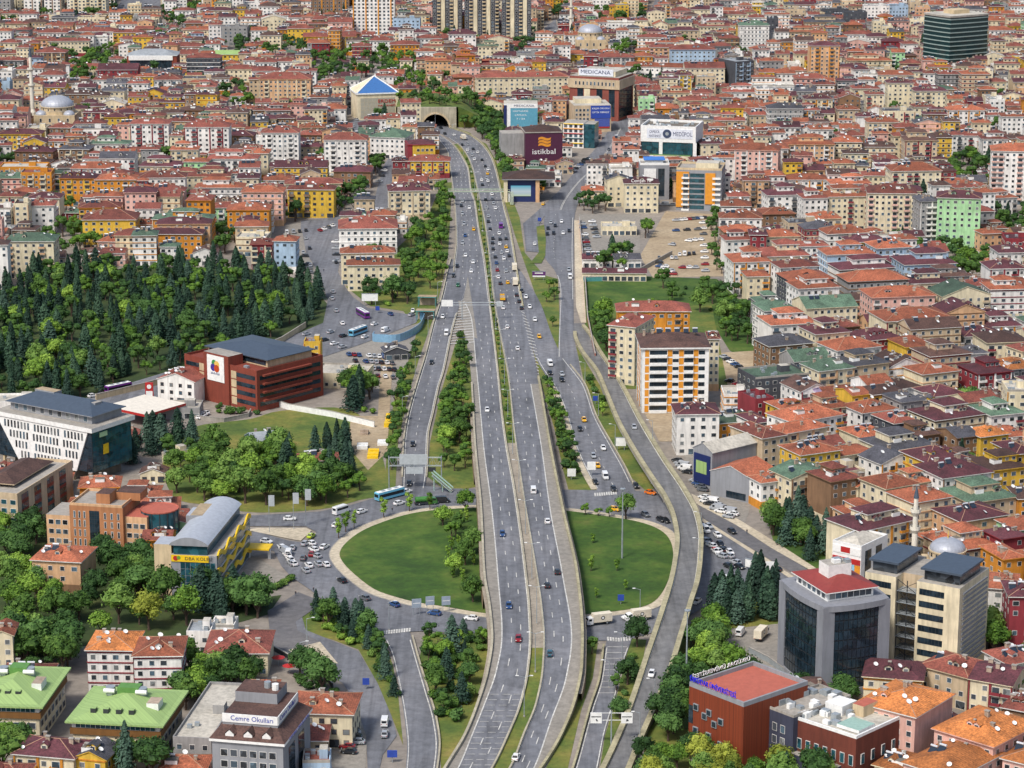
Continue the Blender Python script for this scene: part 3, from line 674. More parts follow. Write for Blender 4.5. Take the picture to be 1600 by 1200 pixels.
def dish(mb, x, y, z, r, az):
 c, s = math.cos(az), math.sin(az); n = len(mb.v); k = mb.mi(M_DISH)
 mb.tube((x, y, z), (x, y, z + .7), .05, .05, M_METAL, 4, False); n = len(mb.v)
 up = Vector((c * .5, s * .5, .7)).normalized(); a = up.orthogonal().normalized(); b = up.cross(a); o = Vector((x, y, z + .9))
 mb.v.append(tuple(o - up * .18))
 for i in range(8):
  t = i * math.pi / 4; mb.v.append(tuple(o + (a * math.cos(t) + b * math.sin(t)) * r))
 for i in range(8): mb.f.append((n, n + 1 + i, n + 1 + (i + 1) % 8)); mb.m.append(k)
def solar(mb, x, y, z, rr):
 mb.face([(x - 1, y - .9, z + .1), (x + 1, y - .9, z + .1), (x + 1, y + .6, z + 1.2), (x - 1, y + .6, z + 1.2)], M_PANEL)
 mb.face([(x - 1, y + .6, z + 1.2), (x + 1, y + .6, z + 1.2), (x + 1, y + .62, z), (x - 1, y + .62, z)], M_METAL)
 mb.tube((x - 1, y + .7, z + 1.5), (x + 1, y + .7, z + 1.5), .32, .32, M_TANK, 8)
def chimney(mb, x, y, z, h, w=.5):
 mb.box(x - w, x + w, y - w * .7, y + w * .7, z - 1.5, z + h, M_BRICKCH); mb.box(x - w - .12, x + w + .12, y - w * .7 - .12, y + w * .7 + .12, z + h + .003, z + h + .22, M_CONC, bottom=True)
DARKTRIM = {'c': 'b', 'y': 'w', 'o': 'w'}
ACC = {'c': 'kbrot', 'w': 'rgkdo', 'p': 'wrt', 'b': 'kcr', 'y': 'wok', 'o': 'wyc', 'g': 'wdk', 'r': 'cw', 't': 'wkp', 'n': 'w', 'l': 'wg', 'v': 'w', 'k': 'cb', 'd': 'wg'}
def block(rr, W, D, F, wall, roof, shape, style=None, fh=3.0, detail=1.0, accent=None, attic=None):
 """builds wall / window / balcony / roof / chimney / dish meshes of one apartment block; returns dict of MBs and a height"""
 H = F * fh + .6; wm = WALL[wall]; B = {k: MB() for k in ('wall', 'window', 'balcony', 'roof', 'chimney', 'rooftop_unit', 'accent')}
 acc = WALL[accent or rr.choice(ACC.get(wall, 'w'))]
 style = style or rr.choice('pppbbbvvh')
 wl = B['wall']; wl.box(-W/2, W/2, -D/2, D/2, 0, H, wm)
 if rr.random() < .35 and F >= 3: wl.box(-W/2 - .12, W/2 + .12, -D/2 - .12, D/2 + .12, 0, fh * .95, acc)
 gl = M_GLASS; tr = M_WTRIM['b'] if rr.random() < .06 else M_FRAME
 nb = max(2, int(round(W / rr.uniform(3.0, 4.0)))); bw = W / nb
 faces = [('f', W, nb), ('r', D, max(1, int(D / 3.6))), ('l', D, max(1, int(D / 3.6)))]
 blind = rr.random()
 balc = set()
 if style == 'b' and nb >= 3:
  balc = {rr.choice((0, nb - 1)), rr.randrange(nb)} if nb > 4 else {rr.choice((0, nb - 1))}
  if nb > 6: balc |= {nb // 2}
 if style == 'v' and nb >= 3: balc = {i for i in range(nb) if i % 2 == rr.choice((0, 1))} if nb < 5 else {1, nb - 2}
 for fc, L, n in faces:
  step = L / n
  if fc in 'rl' and ((fc == 'r' and blind < .3) or (fc == 'l' and .2 < blind < .5)): continue
  for i in range(n):
   u = -L/2 + step * (i + .5)
   for f in range(F):
    z = .9 + f * fh
    if fc == 'f' and i in balc and f > 0:
     ww = min(step * .8, 2.8)
     window(B['window'], fc, u, z - .5, ww * .8, 2.0, W, D, tr, gl)
     zz = f * fh + .1; bd = 1.0
     bb = B['balcony']; y0 = -D/2 - bd
     bb.box(u - ww/2 - .2, u + ww/2 + .2, y0, -D/2 - .003, zz, zz + .18, M_CONC, bottom=True)
     bb.box(u - ww/2 - .2, u + ww/2 + .2, y0, y0 + .1, zz + .183, zz + 1.05, acc)
     bb.box(u - ww/2 - .2, u - ww/2 - .1, y0 + .103, -D/2 - .003, zz + .183, zz + 1.05, acc); bb.box(u + ww/2 + .1, u + ww/2 + .2, y0 + .103, -D/2 - .003, zz + .183, zz + 1.05, acc)
    elif f == 0 and fc == 'f' and rr.random() < .6 and step > 2.6:
     window(B['window'], fc, u, .35, step * .75, 2.1, W, D, tr, gl)
    else:
     if rr.random() < .06: continue
     hh = 1.3; ww = min(step * .5, 1.25 if (i + f) % 5 else 1.7)
     window(B['window'], fc, u, z + .1, ww, hh, W, D, tr, gl)
 if style == 'v':
  for i in range(nb + 1):
   if i % 2 == 0: panel(B['accent'], 'f', max(-W/2, -W/2 + i * bw - .35), min(W/2, -W/2 + i * bw + .35), fh, H - .2, W, D, .35, acc)
 if style == 'h':
  for f in range(1, F + 1):
   for fc, L in (('f', W), ('r', D), ('l', D)): panel(B['accent'], fc, -L/2, L/2, f * fh - .1, f * fh + .25, W, D, .2, acc)
 rm = ROOF[roof]; rise = min(W, D) * rr.uniform(.16, .22)
 fas = M_FRAME if rr.random() < .6 else wm
 top = H
 ridge = M_RIDGE if roof in 'ORTM' and detail > .4 and rr.random() < .6 else None
 ro = B['roof']
 if shape == 'h':
  if attic is None: attic = rr.random() < .28 and min(W, D) > 10
  if attic:
   hip_roof(ro, -W/2, W/2, -D/2, D/2, H, rise * .75, rm, .7, fas)
   aw, ad = W * rr.uniform(.42, .6), D * .5; ah = rise * .75 + 1.4
   ax = rr.uniform(-.1, .1) * W
   wl.box(ax - aw/2, ax + aw/2, -ad/2, ad/2, H + .1, H + ah, wm)
   hip_roof(ro, ax - aw/2, ax + aw/2, -ad/2, ad/2, H + ah, ad * .2, rm, .5, fas)
   for i in range(3): window(B['window'], 'f', ax - aw/3 + i * aw/3, H + ah - 1.5, 1.2, 1.0, aw, ad, tr, gl)
   top = H + ah + ad * .2
  else:
   hip_roof(ro, -W/2, W/2, -D/2, D/2, H, rise, rm, .7, fas, .25, ridge); top = H + rise
 elif shape in 'ge':
  gable_roof(ro, wl, -W/2, W/2, -D/2, D/2, H, rise * 1.05, rm, wm, .6, 'x' if shape == 'g' else 'y', fas); top = H + rise
 else:
  t = .3
  for a in ((-W/2, W/2, -D/2, -D/2 + t), (-W/2, W/2, D/2 - t, D/2), (-W/2, -W/2 + t, -D/2 + t, D/2 - t), (W/2 - t, W/2, -D/2 + t, D/2 - t)): ro.box(*a, H + .003, H + .8, wm if rr.random() < .7 else M_CONC)
  ro.face([(-W/2 + t, -D/2 + t, H + .05), (W/2 - t, -D/2 + t, H + .05), (W/2 - t, D/2 - t, H + .05), (-W/2 + t, D/2 - t, H + .05)], rm)
  wl.box(W * .1, W * .1 + min(4, W * .3), -1.5, min(2.0, D/2 - .5), H + .06, H + 2.6, wm, ROOF['W'])
  for i in range(rr.randint(2, 5)):
   x, y = rr.uniform(-.4, .4) * W, rr.uniform(-.4, .4) * D
   B['rooftop_unit'].box(x - .6, x + .6, y - .5, y + .5, H + .06, H + 1.1, M_METAL)
 # dormers, chimneys, dishes, heaters
 if shape in 'hge':
  def rz(x, y):
   k = 1 - max(abs(y) / (D/2) if shape != 'e' else 0, abs(x) / (W/2) if shape == 'e' else 0, (abs(x) - (W - min(W, D))/2) / (min(W, D)/2) if shape == 'h' and W >= D else 0, abs(x) / (W/2) if shape == 'h' and W < D else 0)
   return H + .2 + max(0, k) * rise
  if detail > .4:
   if rr.random() < .35:
    x = rr.uniform(-.28, .28) * W; y = -D * .22; z = rz(x, y); wl.box(x - 1.6, x + 1.6, y - 1.3, y + 1.6, z - 1, z + .75, M_WHITE, M_CONCD)
   for i in range(rr.choice((0, 0, 1, 1, 2, 3))):
    x = rr.uniform(-.25, .25) * W; y = -D * .27; z = rz(x, y) - .3; w2 = .9
    wl.box(x - w2, x + w2, y - .6, y + 2.2, z - .4, z + 1.2, wm); window(B['window'], 'f', x, z + .2, 1.1, .8, W, -2 * y + 1.2, tr, gl)
    n = ro; ro.face([(x - w2 - .3, y - .9, z + 1.1), (x, y - .9, z + 1.9), (x, y + 3, z + 1.9), (x - w2 - .3, y + 3, z + 1.1)], rm); ro.face([(x, y - .9, z + 1.9), (x + w2 + .3, y - .9, z + 1.1), (x + w2 + .3, y + 3, z + 1.1), (x, y + 3, z + 1.9)], rm)
    wl.face([(x - w2, y - .6, z + 1.2), (x + w2, y - .6, z + 1.2), (x, y - .6, z + 1.8)], wm)
  for i in range(rr.randint(1, 4)):
   x, y = rr.uniform(-.38, .38) * W, rr.uniform(-.3, .3) * D; chimney(B['chimney'], x, y, max(rz(x, y), H + .5), rr.uniform(.9, 1.6), rr.uniform(.35, .7))
  for i in range(rr.randint(1, 4) if detail > .4 else rr.randint(0, 1)):
   x, y = rr.uniform(-.4, .4) * W, rr.uniform(-.4, .3) * D; dish(B['rooftop_unit'], x, y, rz(x, y), rr.uniform(.5, .8), rr.uniform(-1.4, -.2))
  if rr.random() < .3:
   for i in range(rr.randint(1, 3)):
    x, y = -W * .3 + i * 2.6, -D * .12; solar(B['rooftop_unit'], x, y, rz(x, y) - .1, rr)
 return B, H, top
BUILDINGS = []     # records for labels
def put_block(name, cat, x, y, yaw, W, D, F, wall, roof, shape, style=None, fh=3.0, seed=0, label=None, accent=None, group=None, attic=None):
 rr = random.Random(seed)
 B, H, top = block(rr, W, D, F, wall, roof, shape, style, fh, 1.0, accent, attic)
 t = thing(name, label or '', cat, (x, y, 0), yaw, group)
 w = B['wall'].build('wall', t); r = B['roof'].build('roof', t)
 B['window'].build('window', t, 'stuff'); B['balcony'].build('balcony', t, 'stuff'); B['accent'].build('facade_strip', t, 'stuff')
 B['chimney'].build('chimney', r, 'stuff'); B['rooftop_unit'].build('rooftop_unit', r, 'stuff')
 return t, H
NUMW = ['zero', 'one', 'two', 'three', 'four', 'five', 'six', 'seven', 'eight', 'nine', 'ten', 'eleven', 'twelve', 'thirteen', 'fourteen', 'fifteen']
SHN = dict(h='hipped', g='gabled', e='gable-fronted', f='flat')
BLK = []           # (thing, wall, F, roof, shape, px, py)
def reg_block(t, wall, F, roof, shape, H):
 p = PX((t.location.x, t.location.y, H)); BLK.append((t, wall, F, roof, shape, p[0], p[1]))
# ---------------------------------------------------------------- landmark buildings
def site(L, Rr, h, D, minW=0):
 a, b = G(*L, h), G(*Rr, h); d = b - a; W = max(d.length, minW); yaw = math.atan2(d.y, d.x)
 n = Vector((-math.sin(yaw), math.cos(yaw), 0)); c = (a + b) / 2 + n * D / 2
 raster(rect(c.x, c.y, W, D, yaw, 1.0), 2); protect(c.x, c.y, W, D, yaw, h, .75)
 return c.x, c.y, yaw, W
def LB(name, cat, label, L, Rr, D, F, wall, roof, shape, style='p', fh=3.0, accent=None, seed=1, attic=False, keep=True):
 h = F * fh + .6; x, y, yaw, W = site(L, Rr, h, D)
 t, H = put_block(name, cat, x, y, yaw, W, D, F, wall, roof, shape, style, fh, seed, label, accent, None, attic)
 return t, W, D, H
def base(name, cat, label, L, Rr, D, h):
 x, y, yaw, W = site(L, Rr, h, D); return thing(name, label, cat, (x, y, 0), yaw), W
def curtain(mb, face, u0, u1, z0, z1, nx, nz, W, D, glass=None, frame=None, gap=.12, o=.06):
 panel(mb, face, u0, u1, z0, z1, W, D, o, frame or M_DARK)
 k = mb.mi(glass or M_BLUEGLASS)
 def P(u, z):
  q = o + .03
  return (u, -D/2 - q, z) if face == 'f' else (W/2 + q, u, z) if face == 'r' else (-W/2 - q, -u, z) if face == 'l' else (-u, D/2 + q, z)
 for i in range(nx):
  for j in range(nz):
   a, b = u0 + (u1-u0) * i / nx + gap/2, u0 + (u1-u0) * (i+1) / nx - gap/2; c, d = z0 + (z1-z0) * j / nz + gap/2, z0 + (z1-z0) * (j+1) / nz - gap/2
   n = len(mb.v); mb.v += [P(a, c), P(b, c), P(b, d), P(a, d)]; mb.f.append((n, n+1, n+2, n+3)); mb.m.append(k)
def wins(mb, face, u0, u1, n, zs, w, h, W, D, trim=None, glass=None):
 for i in range(n):
  for z in zs: window(mb, face, u0 + (u1-u0) * (i+.5) / n, z, w, h, W, D, trim, glass)
def parapet(mb, W, D, z, h, mat, t=.35, o=0.0):
 for a in ((-W/2-o, W/2+o, -D/2-o, -D/2-o+t), (-W/2-o, W/2+o, D/2+o-t, D/2+o), (-W/2-o, -W/2-o+t, -D/2-o+t, D/2+o-t), (W/2+o-t, W/2+o, -D/2-o+t, D/2+o-t)): mb.box(*a, z, z + h, mat, bottom=True)
def units(mb, rr, x0, x1, y0, y1, z, n):
 for i in range(n):
  x, y = rr.uniform(x0, x1), rr.uniform(y0, y1); s, q, h = rr.uniform(.5, 1.2), rr.uniform(.5, 1.1), rr.uniform(.8, 1.7)
  mb.box(x - s, x + s, y - q, y + q, z, z + h, M_METAL if i % 3 else M_WHITE)
C = lambda h: lin(h)
M_BRICKR = plaster('red_brick_cladding', lin('823c2c'), .2); M_WOODR = None
def stripes(name, rgb, sc=1.1, lo=.5, hi=1.25):
 def f(nt, b):
  p = objpos(nt); ad = N(nt, 'ShaderNodeSeparateXYZ'); nt.links.new(p, ad.inputs[0])
  s = N(nt, 'ShaderNodeMath', operation='ADD'); nt.links.new(ad.outputs[0], s.inputs[0]); nt.links.new(ad.outputs[1], s.inputs[1])
  c = N(nt, 'ShaderNodeCombineXYZ'); nt.links.new(s.outputs[0], c.inputs[0])
  n = noise(nt, sc, 2, .5, c.outputs[0]); r = ramp(nt, n.outputs[0], [(.3, g3(lo)), (.5, g3(.97)), (.7, g3(hi))])
  nt.links.new(mul(nt, rgb, r.outputs[0]), b.inputs['Base Color']); b.inputs['Roughness'].default_value = .7
 return nmat(name, f)
M_WOODR = stripes('timber_cladding', lin('7a3418'), 2.2)
M_GREYP = plaster('grey_panel', lin('8e9094'), .15); M_ORANGE = plain('orange_panel', lin('d8902a'), .6); M_YEL = plain('yellow_panel', lin('e8c020'), .5)
M_PURPLE = plain('plum_cladding', lin('4a1c38'), .6); M_BLUE = plain('blue_print', lin('2c48a0'), .5); M_RED = plain('red_paint', lin('b02a28'), .5); M_NAVY = plain('navy_paint', lin('1c2a5c'), .5)
M_LIME = stripes('lime_sheet', lin('93ae6c'), 1.5, .74, 1.12); M_SLATE = plain('slate_sheet', lin('4c5866'), .5, .2); M_BLUER = plain('blue_sheet', lin('3e6ea8'), .45, .1); M_SKYB = plain('pale_blue_print', lin('8ec4dc'), .5)
M_SILV = plain('silver_sheet', lin('b8bcc2'), .4, .2); M_STONE = plaster('mosque_stone', lin('cdb894'), .25); M_LEAD = plain('lead_dome', lin('a8acb4'), .5, .2)
M_TERR = plain('terracotta_screed', lin('b0604e'), .8); M_GREENSHEET = plain('green_sheet', lin('587c44'), .6)
# 1 white trapezoid-fronted office
h = 20.6; t, W = base('office_building', 'office', 'glass office with leaning white trapezoid facade and slate roof beside the tree park', (-8, 642), (143, 671), 22, h); D = 22
w = MB(); w.box(-W/2 + .6, W/2 - .6, -D/2 + .6, D/2 - .6, 4.2, h - 1, M_DARK); w.box(-W/2 + 4, W/2 - 4, -D/2 + 5, D/2 - 3, 0, 4.2, M_CONCD)
w.box(-W/2 - .5, W/2 + .5, -D/2 - .5, D/2 + .5, h - 1.3, h + .3, M_WHITE, M_CONC, True); core = w.build('wall', t)
gl_ = MB(); Wg, Dg = W - 1.2, D - 1.2
curtain(gl_, 'f', -Wg/2, Wg/2, 4.3, h - 1.35, 22, 8, Wg, Dg); curtain(gl_, 'r', -Dg/2, Dg/2, 4.3, h - 1.35, 12, 8, Wg, Dg, M_TEAL); curtain(gl_, 'l', -Dg/2, Dg/2, 4.3, h - 1.35, 12, 8, Wg, Dg)
gl_.build('glazing', t, 'stuff')
def slab(poly, y0, y1, mat):      # a facade plate given as (x, z) outline
 m = MB(); n = len(poly)
 m.face([(x, y0, z) for x, z in poly], mat); m.face([(x, y1, z) for x, z in poly[::-1]], mat)
 for i in range(n):
  (xa, za), (xb, zb) = poly[i], poly[(i+1) % n]; m.face([(xb, y0, zb), (xa, y0, za), (xa, y1, za), (xb, y1, zb)], mat)
 return m
yF = -D/2
m = slab([(-W*.27, 4.0), (W*.33, 4.0), (W*.46, h - 1.3), (-W*.5 + .6, h - 1.3)], yF - .1, yF + .62, M_WHITE); plate = m.build('facade_plate', t)
wn_ = MB()
for r, (z, x0, x1) in enumerate(((5.0, -W*.255, W*.335), (8.6, -W*.31, W*.365), (12.2, -W*.365, W*.4), (15.8, -W*.42, W*.425))):
 x = x0 + 1.2
 while x < x1 - .8:
  if abs(x + W*.13) > 1.0 and abs(x - W*.19) > .8: window(wn_, 'f', x, z, .85, 2.6, W, D + .2, M_FRAME, M_GLASS, .04)
  x += 1.62
wn_.build('window', plate, 'stuff')
cm = [MB() for _ in range(6)]
for i, m in enumerate(cm):
 x = -W/2 + 2.5 + i * (W - 5) / 5; m.box(x - .5, x + .5, -D/2 + .9, -D/2 + 1.9, 0, 4.2, M_STONE); m.build('column', t)
pr = MB(); pr.box(-W*.42, W*.42, -D*.3, D*.42, h + .31, h + 3.3, M_GREYP); ph = pr.build('penthouse', t)
pw = MB(); wins(pw, 'f', -W*.4, W*.4, 9, (h + .9,), 1.8, 1.9, W*.84, D*.6); q = pw.build('window', ph, 'stuff');
if q: q.location = (0, -.0, 0)
rf = MB(); hip_roof(rf, -W*.44, W*.44, -D*.34, D*.44, h + 3.3, 3.4, M_SLATE, .5, M_GREYP); r_ = rf.build('roof', t)
u = MB(); u.box(-W*.3, -W*.1, D*.02, D*.2, h + 5, h + 7.2, M_GREYP, M_DIRT); u.build('skylight_box', r_); u = MB(); u.box(W*.2, W*.34, -.5, D*.15, h + 4.6, h + 6.2, M_GREYP, M_CONC); u.build('skylight_box', r_)
sg = MB(); sg.box(W/2 - .45, W/2 - .2, -D*.22, -D*.1, 10, 13.6, M_YEL); sg.build('yellow_banner', t)
sg = MB(); sg.box(W/2 - .45, W/2 - .2, -D*.3, -D*.12, 16.6, 18.3, plain('green_logo', lin('b8d8a8'), .5)); sg.build('logo_panel', t)
# 2 red-brick office
h = 16; t, W = base('office_building', 'office', 'red brick office with white logo panel on its tower beside the tree park', (288, 556), (401, 583), 36, h); D = 36
w = MB(); w.box(-W/2, W/2, -D/2, D/2, 0, h, M_BRICKR); parapet(w, W, D, h + .003, .9, M_BRICKR); w.box(-W*.02 - 8, W*.02 + 5, -D/2 - .8, -D/2 + 7, 0, h + 4.2, M_BRICKR, M_CONC); wl = w.build('wall', t)
g2 = MB()
for f in range(4):
 z = 2.2 + f * 3.5
 for fc, L in (('f', W), ('r', D), ('l', D)):
  if fc == 'f':
   curtain(g2, fc, -L/2 + 1, -9.5, z, z + 1.7, 5, 1, W, D, M_BLUEGLASS); curtain(g2, fc, 7, L/2 - 1, z, z + 1.7, 5, 1, W, D, M_BLUEGLASS)
   panel(g2, fc, -12.4, -9.4, z - 1, z + 2.0, W, D, .12, M_STONE); panel(g2, fc, 6.6, 9.6, z - 1, z + 2.0, W, D, .12, M_STONE)
  else: curtain(g2, fc, -L/2 + 1.5, L/2 - 1.5, z, z + 1.7, 16, 1, W, D, M_BLUEGLASS)
g2.build('glazing', t, 'stuff')
for f in range(4):
 for fc in 'r':
  b_ = MB(); panel(b_, fc, -D*.42, D*.3, 3.9 + f * 3.4, 4.6 + f * 3.4, W, D, 1.3, M_BRICKR); b_.build('balcony', t)
pr = MB(); pr.box(-W*.4, W*.42, -D*.25, D*.42, h + .05, h + 3.1, M_STONE); ph = pr.build('penthouse', t); pw = MB(); curtain(pw, 'f', -W*.38, W*.4, h + .6, h + 2.6, 14, 1, W*.8, D*.5); pw.build('glazing', ph, 'stuff')
rf = MB(); hip_roof(rf, -W*.42, W*.44, -D*.27, D*.44, h + 3.1, 2.2, M_SLATE, .4, M_SLATE); r_ = rf.build('roof', t)
u = MB(); units(u, rnd, -W*.3, W*.3, -D*.42, -D*.3, h + .05, 8); u.build('rooftop_unit', t, 'stuff')
sg = MB(); sg.box(-6.6, 3.4, -D/2 - 1.02, -D/2 - .8, 9.0, 19.4, M_WHITE); sp = sg.build('logo_panel', t)
for k, (cx, cz, hx, r0, r1) in enumerate(((-2.4, 16.2, '3c8a48', 40, 150), (-.8, 15.9, 'e0b860', 0, 100), (-3.0, 14.5, '40308a', 120, 250), (-.9, 14.3, 'b84418', -80, 60))):
 lg_ = MB(); pts = [(cx + 1.55 * math.cos(R(a)), -D/2 - 1.03 - .02 * k, cz + 1.55 * math.sin(R(a))) for a in range(0, 360, 30)]; lg_.face(pts, plain('logo_' + hx, lin(hx), .5)); lg_.build('logo_mark', sp)
text_mesh(sp, 'lettering', 'abdullah', 1.6, (-1.7, -D/2 - 1.06, 12.2), (R(90), 0, 0), plain('slate_letter', lin('6a7490'), .5), .04, 5.4)
# 3 curved-roof school with yellow trim
h = 17.5; t, W = base('school_building', 'school', 'grey-glass school with silver curved roof and yellow wavy trim by the roundabout', (266, 850), (338, 853), 44, h); D = 44
w = MB(); w.box(-W/2, W/2, -D/2, D/2, 0, h - 3.4, M_GREYP, M_CONC); w.box(-W/2 - 5.5, -W/2 - .02, -D/2 + 1, -D/2 + 9, 0, h - .5, M_STONE, M_SILV); w.build('wall', t)
up = MB(); up.box(-W/2 + .8, W/2 - 3.0, -D/2 + .5, D/2 - 1, h - 3.4, h, M_TEAL); up.build('upper_storey', t)
g2 = MB(); curtain(g2, 'f', -W/2 + 3, W/2 - .5, .8, h - 5.6, 7, 5, W, D, M_TEAL, M_GREYP); curtain(g2, 'r', -D/2 + 1, D/2 - 1, .8, h - 4.2, 22, 5, W, D, M_TEAL, M_GREYP)
for f in range(4): panel(g2, 'r', -D/2 + 2, D/2 - 2, 3.1 + f * 3.1, 3.6 + f * 3.1, W, D, .25, M_SILV)
g2.build('glazing', t, 'stuff')
rf = MB(); k = rf.mi(M_SILV); nX = 14; xs = [-W/2 - .3 + (W - 2.2) * i / nX for i in range(nX + 1)]
zc = lambda x: h + .1 + 2.3 * math.sin(math.pi * min(1, max(0, (x + W/2 + .3) / (W - 2.2)))) ** .8
for i in range(nX):
 for (ya, yb) in ((-D/2 - .4, D/2),):
  a = [(xs[i], ya, zc(xs[i])), (xs[i+1], ya, zc(xs[i+1])), (xs[i+1], yb, zc(xs[i+1])), (xs[i], yb, zc(xs[i]))]; rf.face(a, M_SILV)
  rf.face([(xs[i], ya, h - .3), (xs[i+1], ya, h - .3), a[1], a[0]], M_GREYP); rf.face([(xs[i+1], yb, h - .3), (xs[i], yb, h - .3), a[3], a[2]], M_GREYP)
rf.build('roof', t)
u = MB(); u.box(-W/2 + .4, -W/2 + 7.4, 1, 14, h + .4, h + 2.25, M_GREYP, M_DIRT); u.box(-W/2 - 2.5, -W/2 + .35, D*.15, D*.36, h - 2, h + .3, M_GREYP, M_SILV); u.build('roof_well', t)
for f in range(3):
 yt = MB(); z0 = h - 4.6 - f * 5.2; n = 26; k = yt.mi(M_YEL)
 for i in range(n):
  ya, yb = -D/2 + D * i / n, -D/2 + D * (i + 1) / n; za, zb = (z0 + 1.0 * math.sin(i * .85 + f) , z0 + 1.0 * math.sin((i + 1) * .85 + f)); X = W/2 + .5
  yt.face([(X, ya, za), (X, yb, zb), (X, yb, zb + 1.5), (X, ya, za + 1.5)], M_YEL); yt.face([(W/2, ya, za + 1.5), (X, ya, za + 1.5), (X, yb, zb + 1.5), (W/2, yb, zb + 1.5)], M_YEL)
 yt.build('yellow_trim', t)
sg = MB(); sg.box(-W/2 + .2, W/2 - 2.5, -D/2 - .3, -D/2, h - 5.5, h - 3.4, M_YEL); sp = sg.build('sign_board', t)
text_mesh(sp, 'lettering', 'DBA KOLEJİ', 1.5, (1.6, -D/2 - .33, h - 4.45), (R(90), 0, 0), M_DARK, .03, 8.5)
lg_ = MB(); lg_.tube((-W/2 + 1.6, -D/2 - .3, h - 4.4), (-W/2 + 1.6, -D/2 - .36, h - 4.4), .8, .8, M_RED, 12); lg_.tube((-W/2 + 2.6, -D/2 - .3, h - 4.2), (-W/2 + 2.6, -D/2 - .37, h - 4.2), .6, .6, plain('logo_green', lin('6a9a30'), .5), 12); lg_.build('logo_mark', sp)
# 4 beige institute with roof garden (far lower left)
h = 13.5; t, W = base('institute_building', 'building', 'beige institute with planted roof terrace and brick window bands at left edge', (-30, 771), (27, 776), 42, h); D = 42
w = MB(); w.box(-W/2, W/2, -D/2, D/2, 0, h, WALL['b'], M_CONC); parapet(w, W, D, h + .003, 1.0, WALL['b']); w.build('wall', t)
g2 = MB()
for i in range(4):
 y0 = -D/2 + 3 + i * 9.5
 for f in range(4): panel(g2, 'r', y0, y0 + 5, .6 + f * 3.2, 1.7 + f * 3.2, W, D, .1, M_BRICKR); curtain(g2, 'r', y0, y0 + 5, 1.75 + f * 3.2, 3.7 + f * 3.2, 3, 1, W, D, M_TEAL)
wins(g2, 'f', -W/2, W/2, 4, (1.2, 4.4, 7.6, 10.6), 1.9, 1.5, W, D, None, M_TEAL); g2.build('window', t, 'stuff')
rf = MB(); hip_roof(rf, -W/2 - 4, W*.1, -D*.3, D*.4, h + 1.2, 2.5, ROOF['B'], .3, WALL['b']); rf.build('roof', t)
INST = (t, W, D, h)
# 5 terracotta hotel-like block with round glass corner
h = 15.5; t, W = base('office_building', 'office', 'terracotta office with red roof terrace and blue glass stair strip near the villa', (108, 789), (205, 795), 17, h); D = 17
w = MB(); w.box(-W*.5, W*.36, -D/2, D/2, 0, h, M_TERR if False else plaster('terracotta_plaster', lin('b07850'), .2), M_CONC); w.box(W*.36 + .01, W*.72, -D/2 + 1.5, D/2 + 2, 0, h - 3.2, WALL['t'], M_TERR); w.box(-W*.9, -W*.5 - .01, -D/2 + 1, D/2 - 2, 0, h - 4, WALL['t'], M_CONC)
tp = plaster('terracotta_plaster', lin('b07850'), .2); w.box(-W*.12, W*.1, -D*.3, D*.1, h, h + 3.4, tp, ROOF['B']); w.box(W*.1, W*.5, D*.02, D*.45, h, h + 2.6, tp, ROOF['B']); w.build('wall', t)
g2 = MB(); curtain(g2, 'f', -W*.18, -W*.02, 1, h - 1.5, 4, 9, W, D, M_BLUEGLASS); wins(g2, 'f', -W*.46, -W*.22, 3, (2, 5.2, 8.4, 11.4), .5, 2.2, W, D); wins(g2, 'f', .02*W, W*.34, 3, (2, 5.2, 8.4, 11.4), .6, 2.0, W, D)
g2.build('window', t, 'stuff'); g3_ = MB(); wins(g3_, 'f', W*.38, W*.7, 3, (2, 5.2, 8.4), 1.6, 1.5, W, D - 3); wins(g3_, 'f', -W*.88, -W*.54, 3, (2, 5.2, 8.4), 1.6, 1.5, W, D - 2); o = g3_.build('window', t, 'stuff');
cy = MB(); cy.lathe([(6.2, 0), (6.2, h - 2.4)], M_TEAL, W*.8, D*.05, 20); cy.lathe([(6.3, h - 2.4), (6.3, h - 2.0), (6.0, h - 2.0), (5.9, h - 2.2), (.01, h - 2.2)], M_TERR, W*.8, D*.05, 20)
for a in range(0, 360, 24): cy.tube((W*.8 + 6.25 * math.cos(R(a)), D*.05 + 6.25 * math.sin(R(a)), 0), (W*.8 + 6.25 * math.cos(R(a)), D*.05 + 6.25 * math.sin(R(a)), h - 2.4), .14, .14, M_DARK, 4, False)
cy.build('round_glass_corner', t)
rf = MB(); parapet(rf, W * .84, D, h + .003, .8, WALL['t']); rr_ = rf.build('roof_edge', t); rr_.location.x = -W * .07
# 6 orange-roofed villa
t, W, D, H = LB('villa', 'villa', 'cream villa with orange hipped roof among trees in front of the terracotta office', (50, 875), (125, 879), 15, 3, 't', 'O', 'h', 'p', 3.3, seed=61)
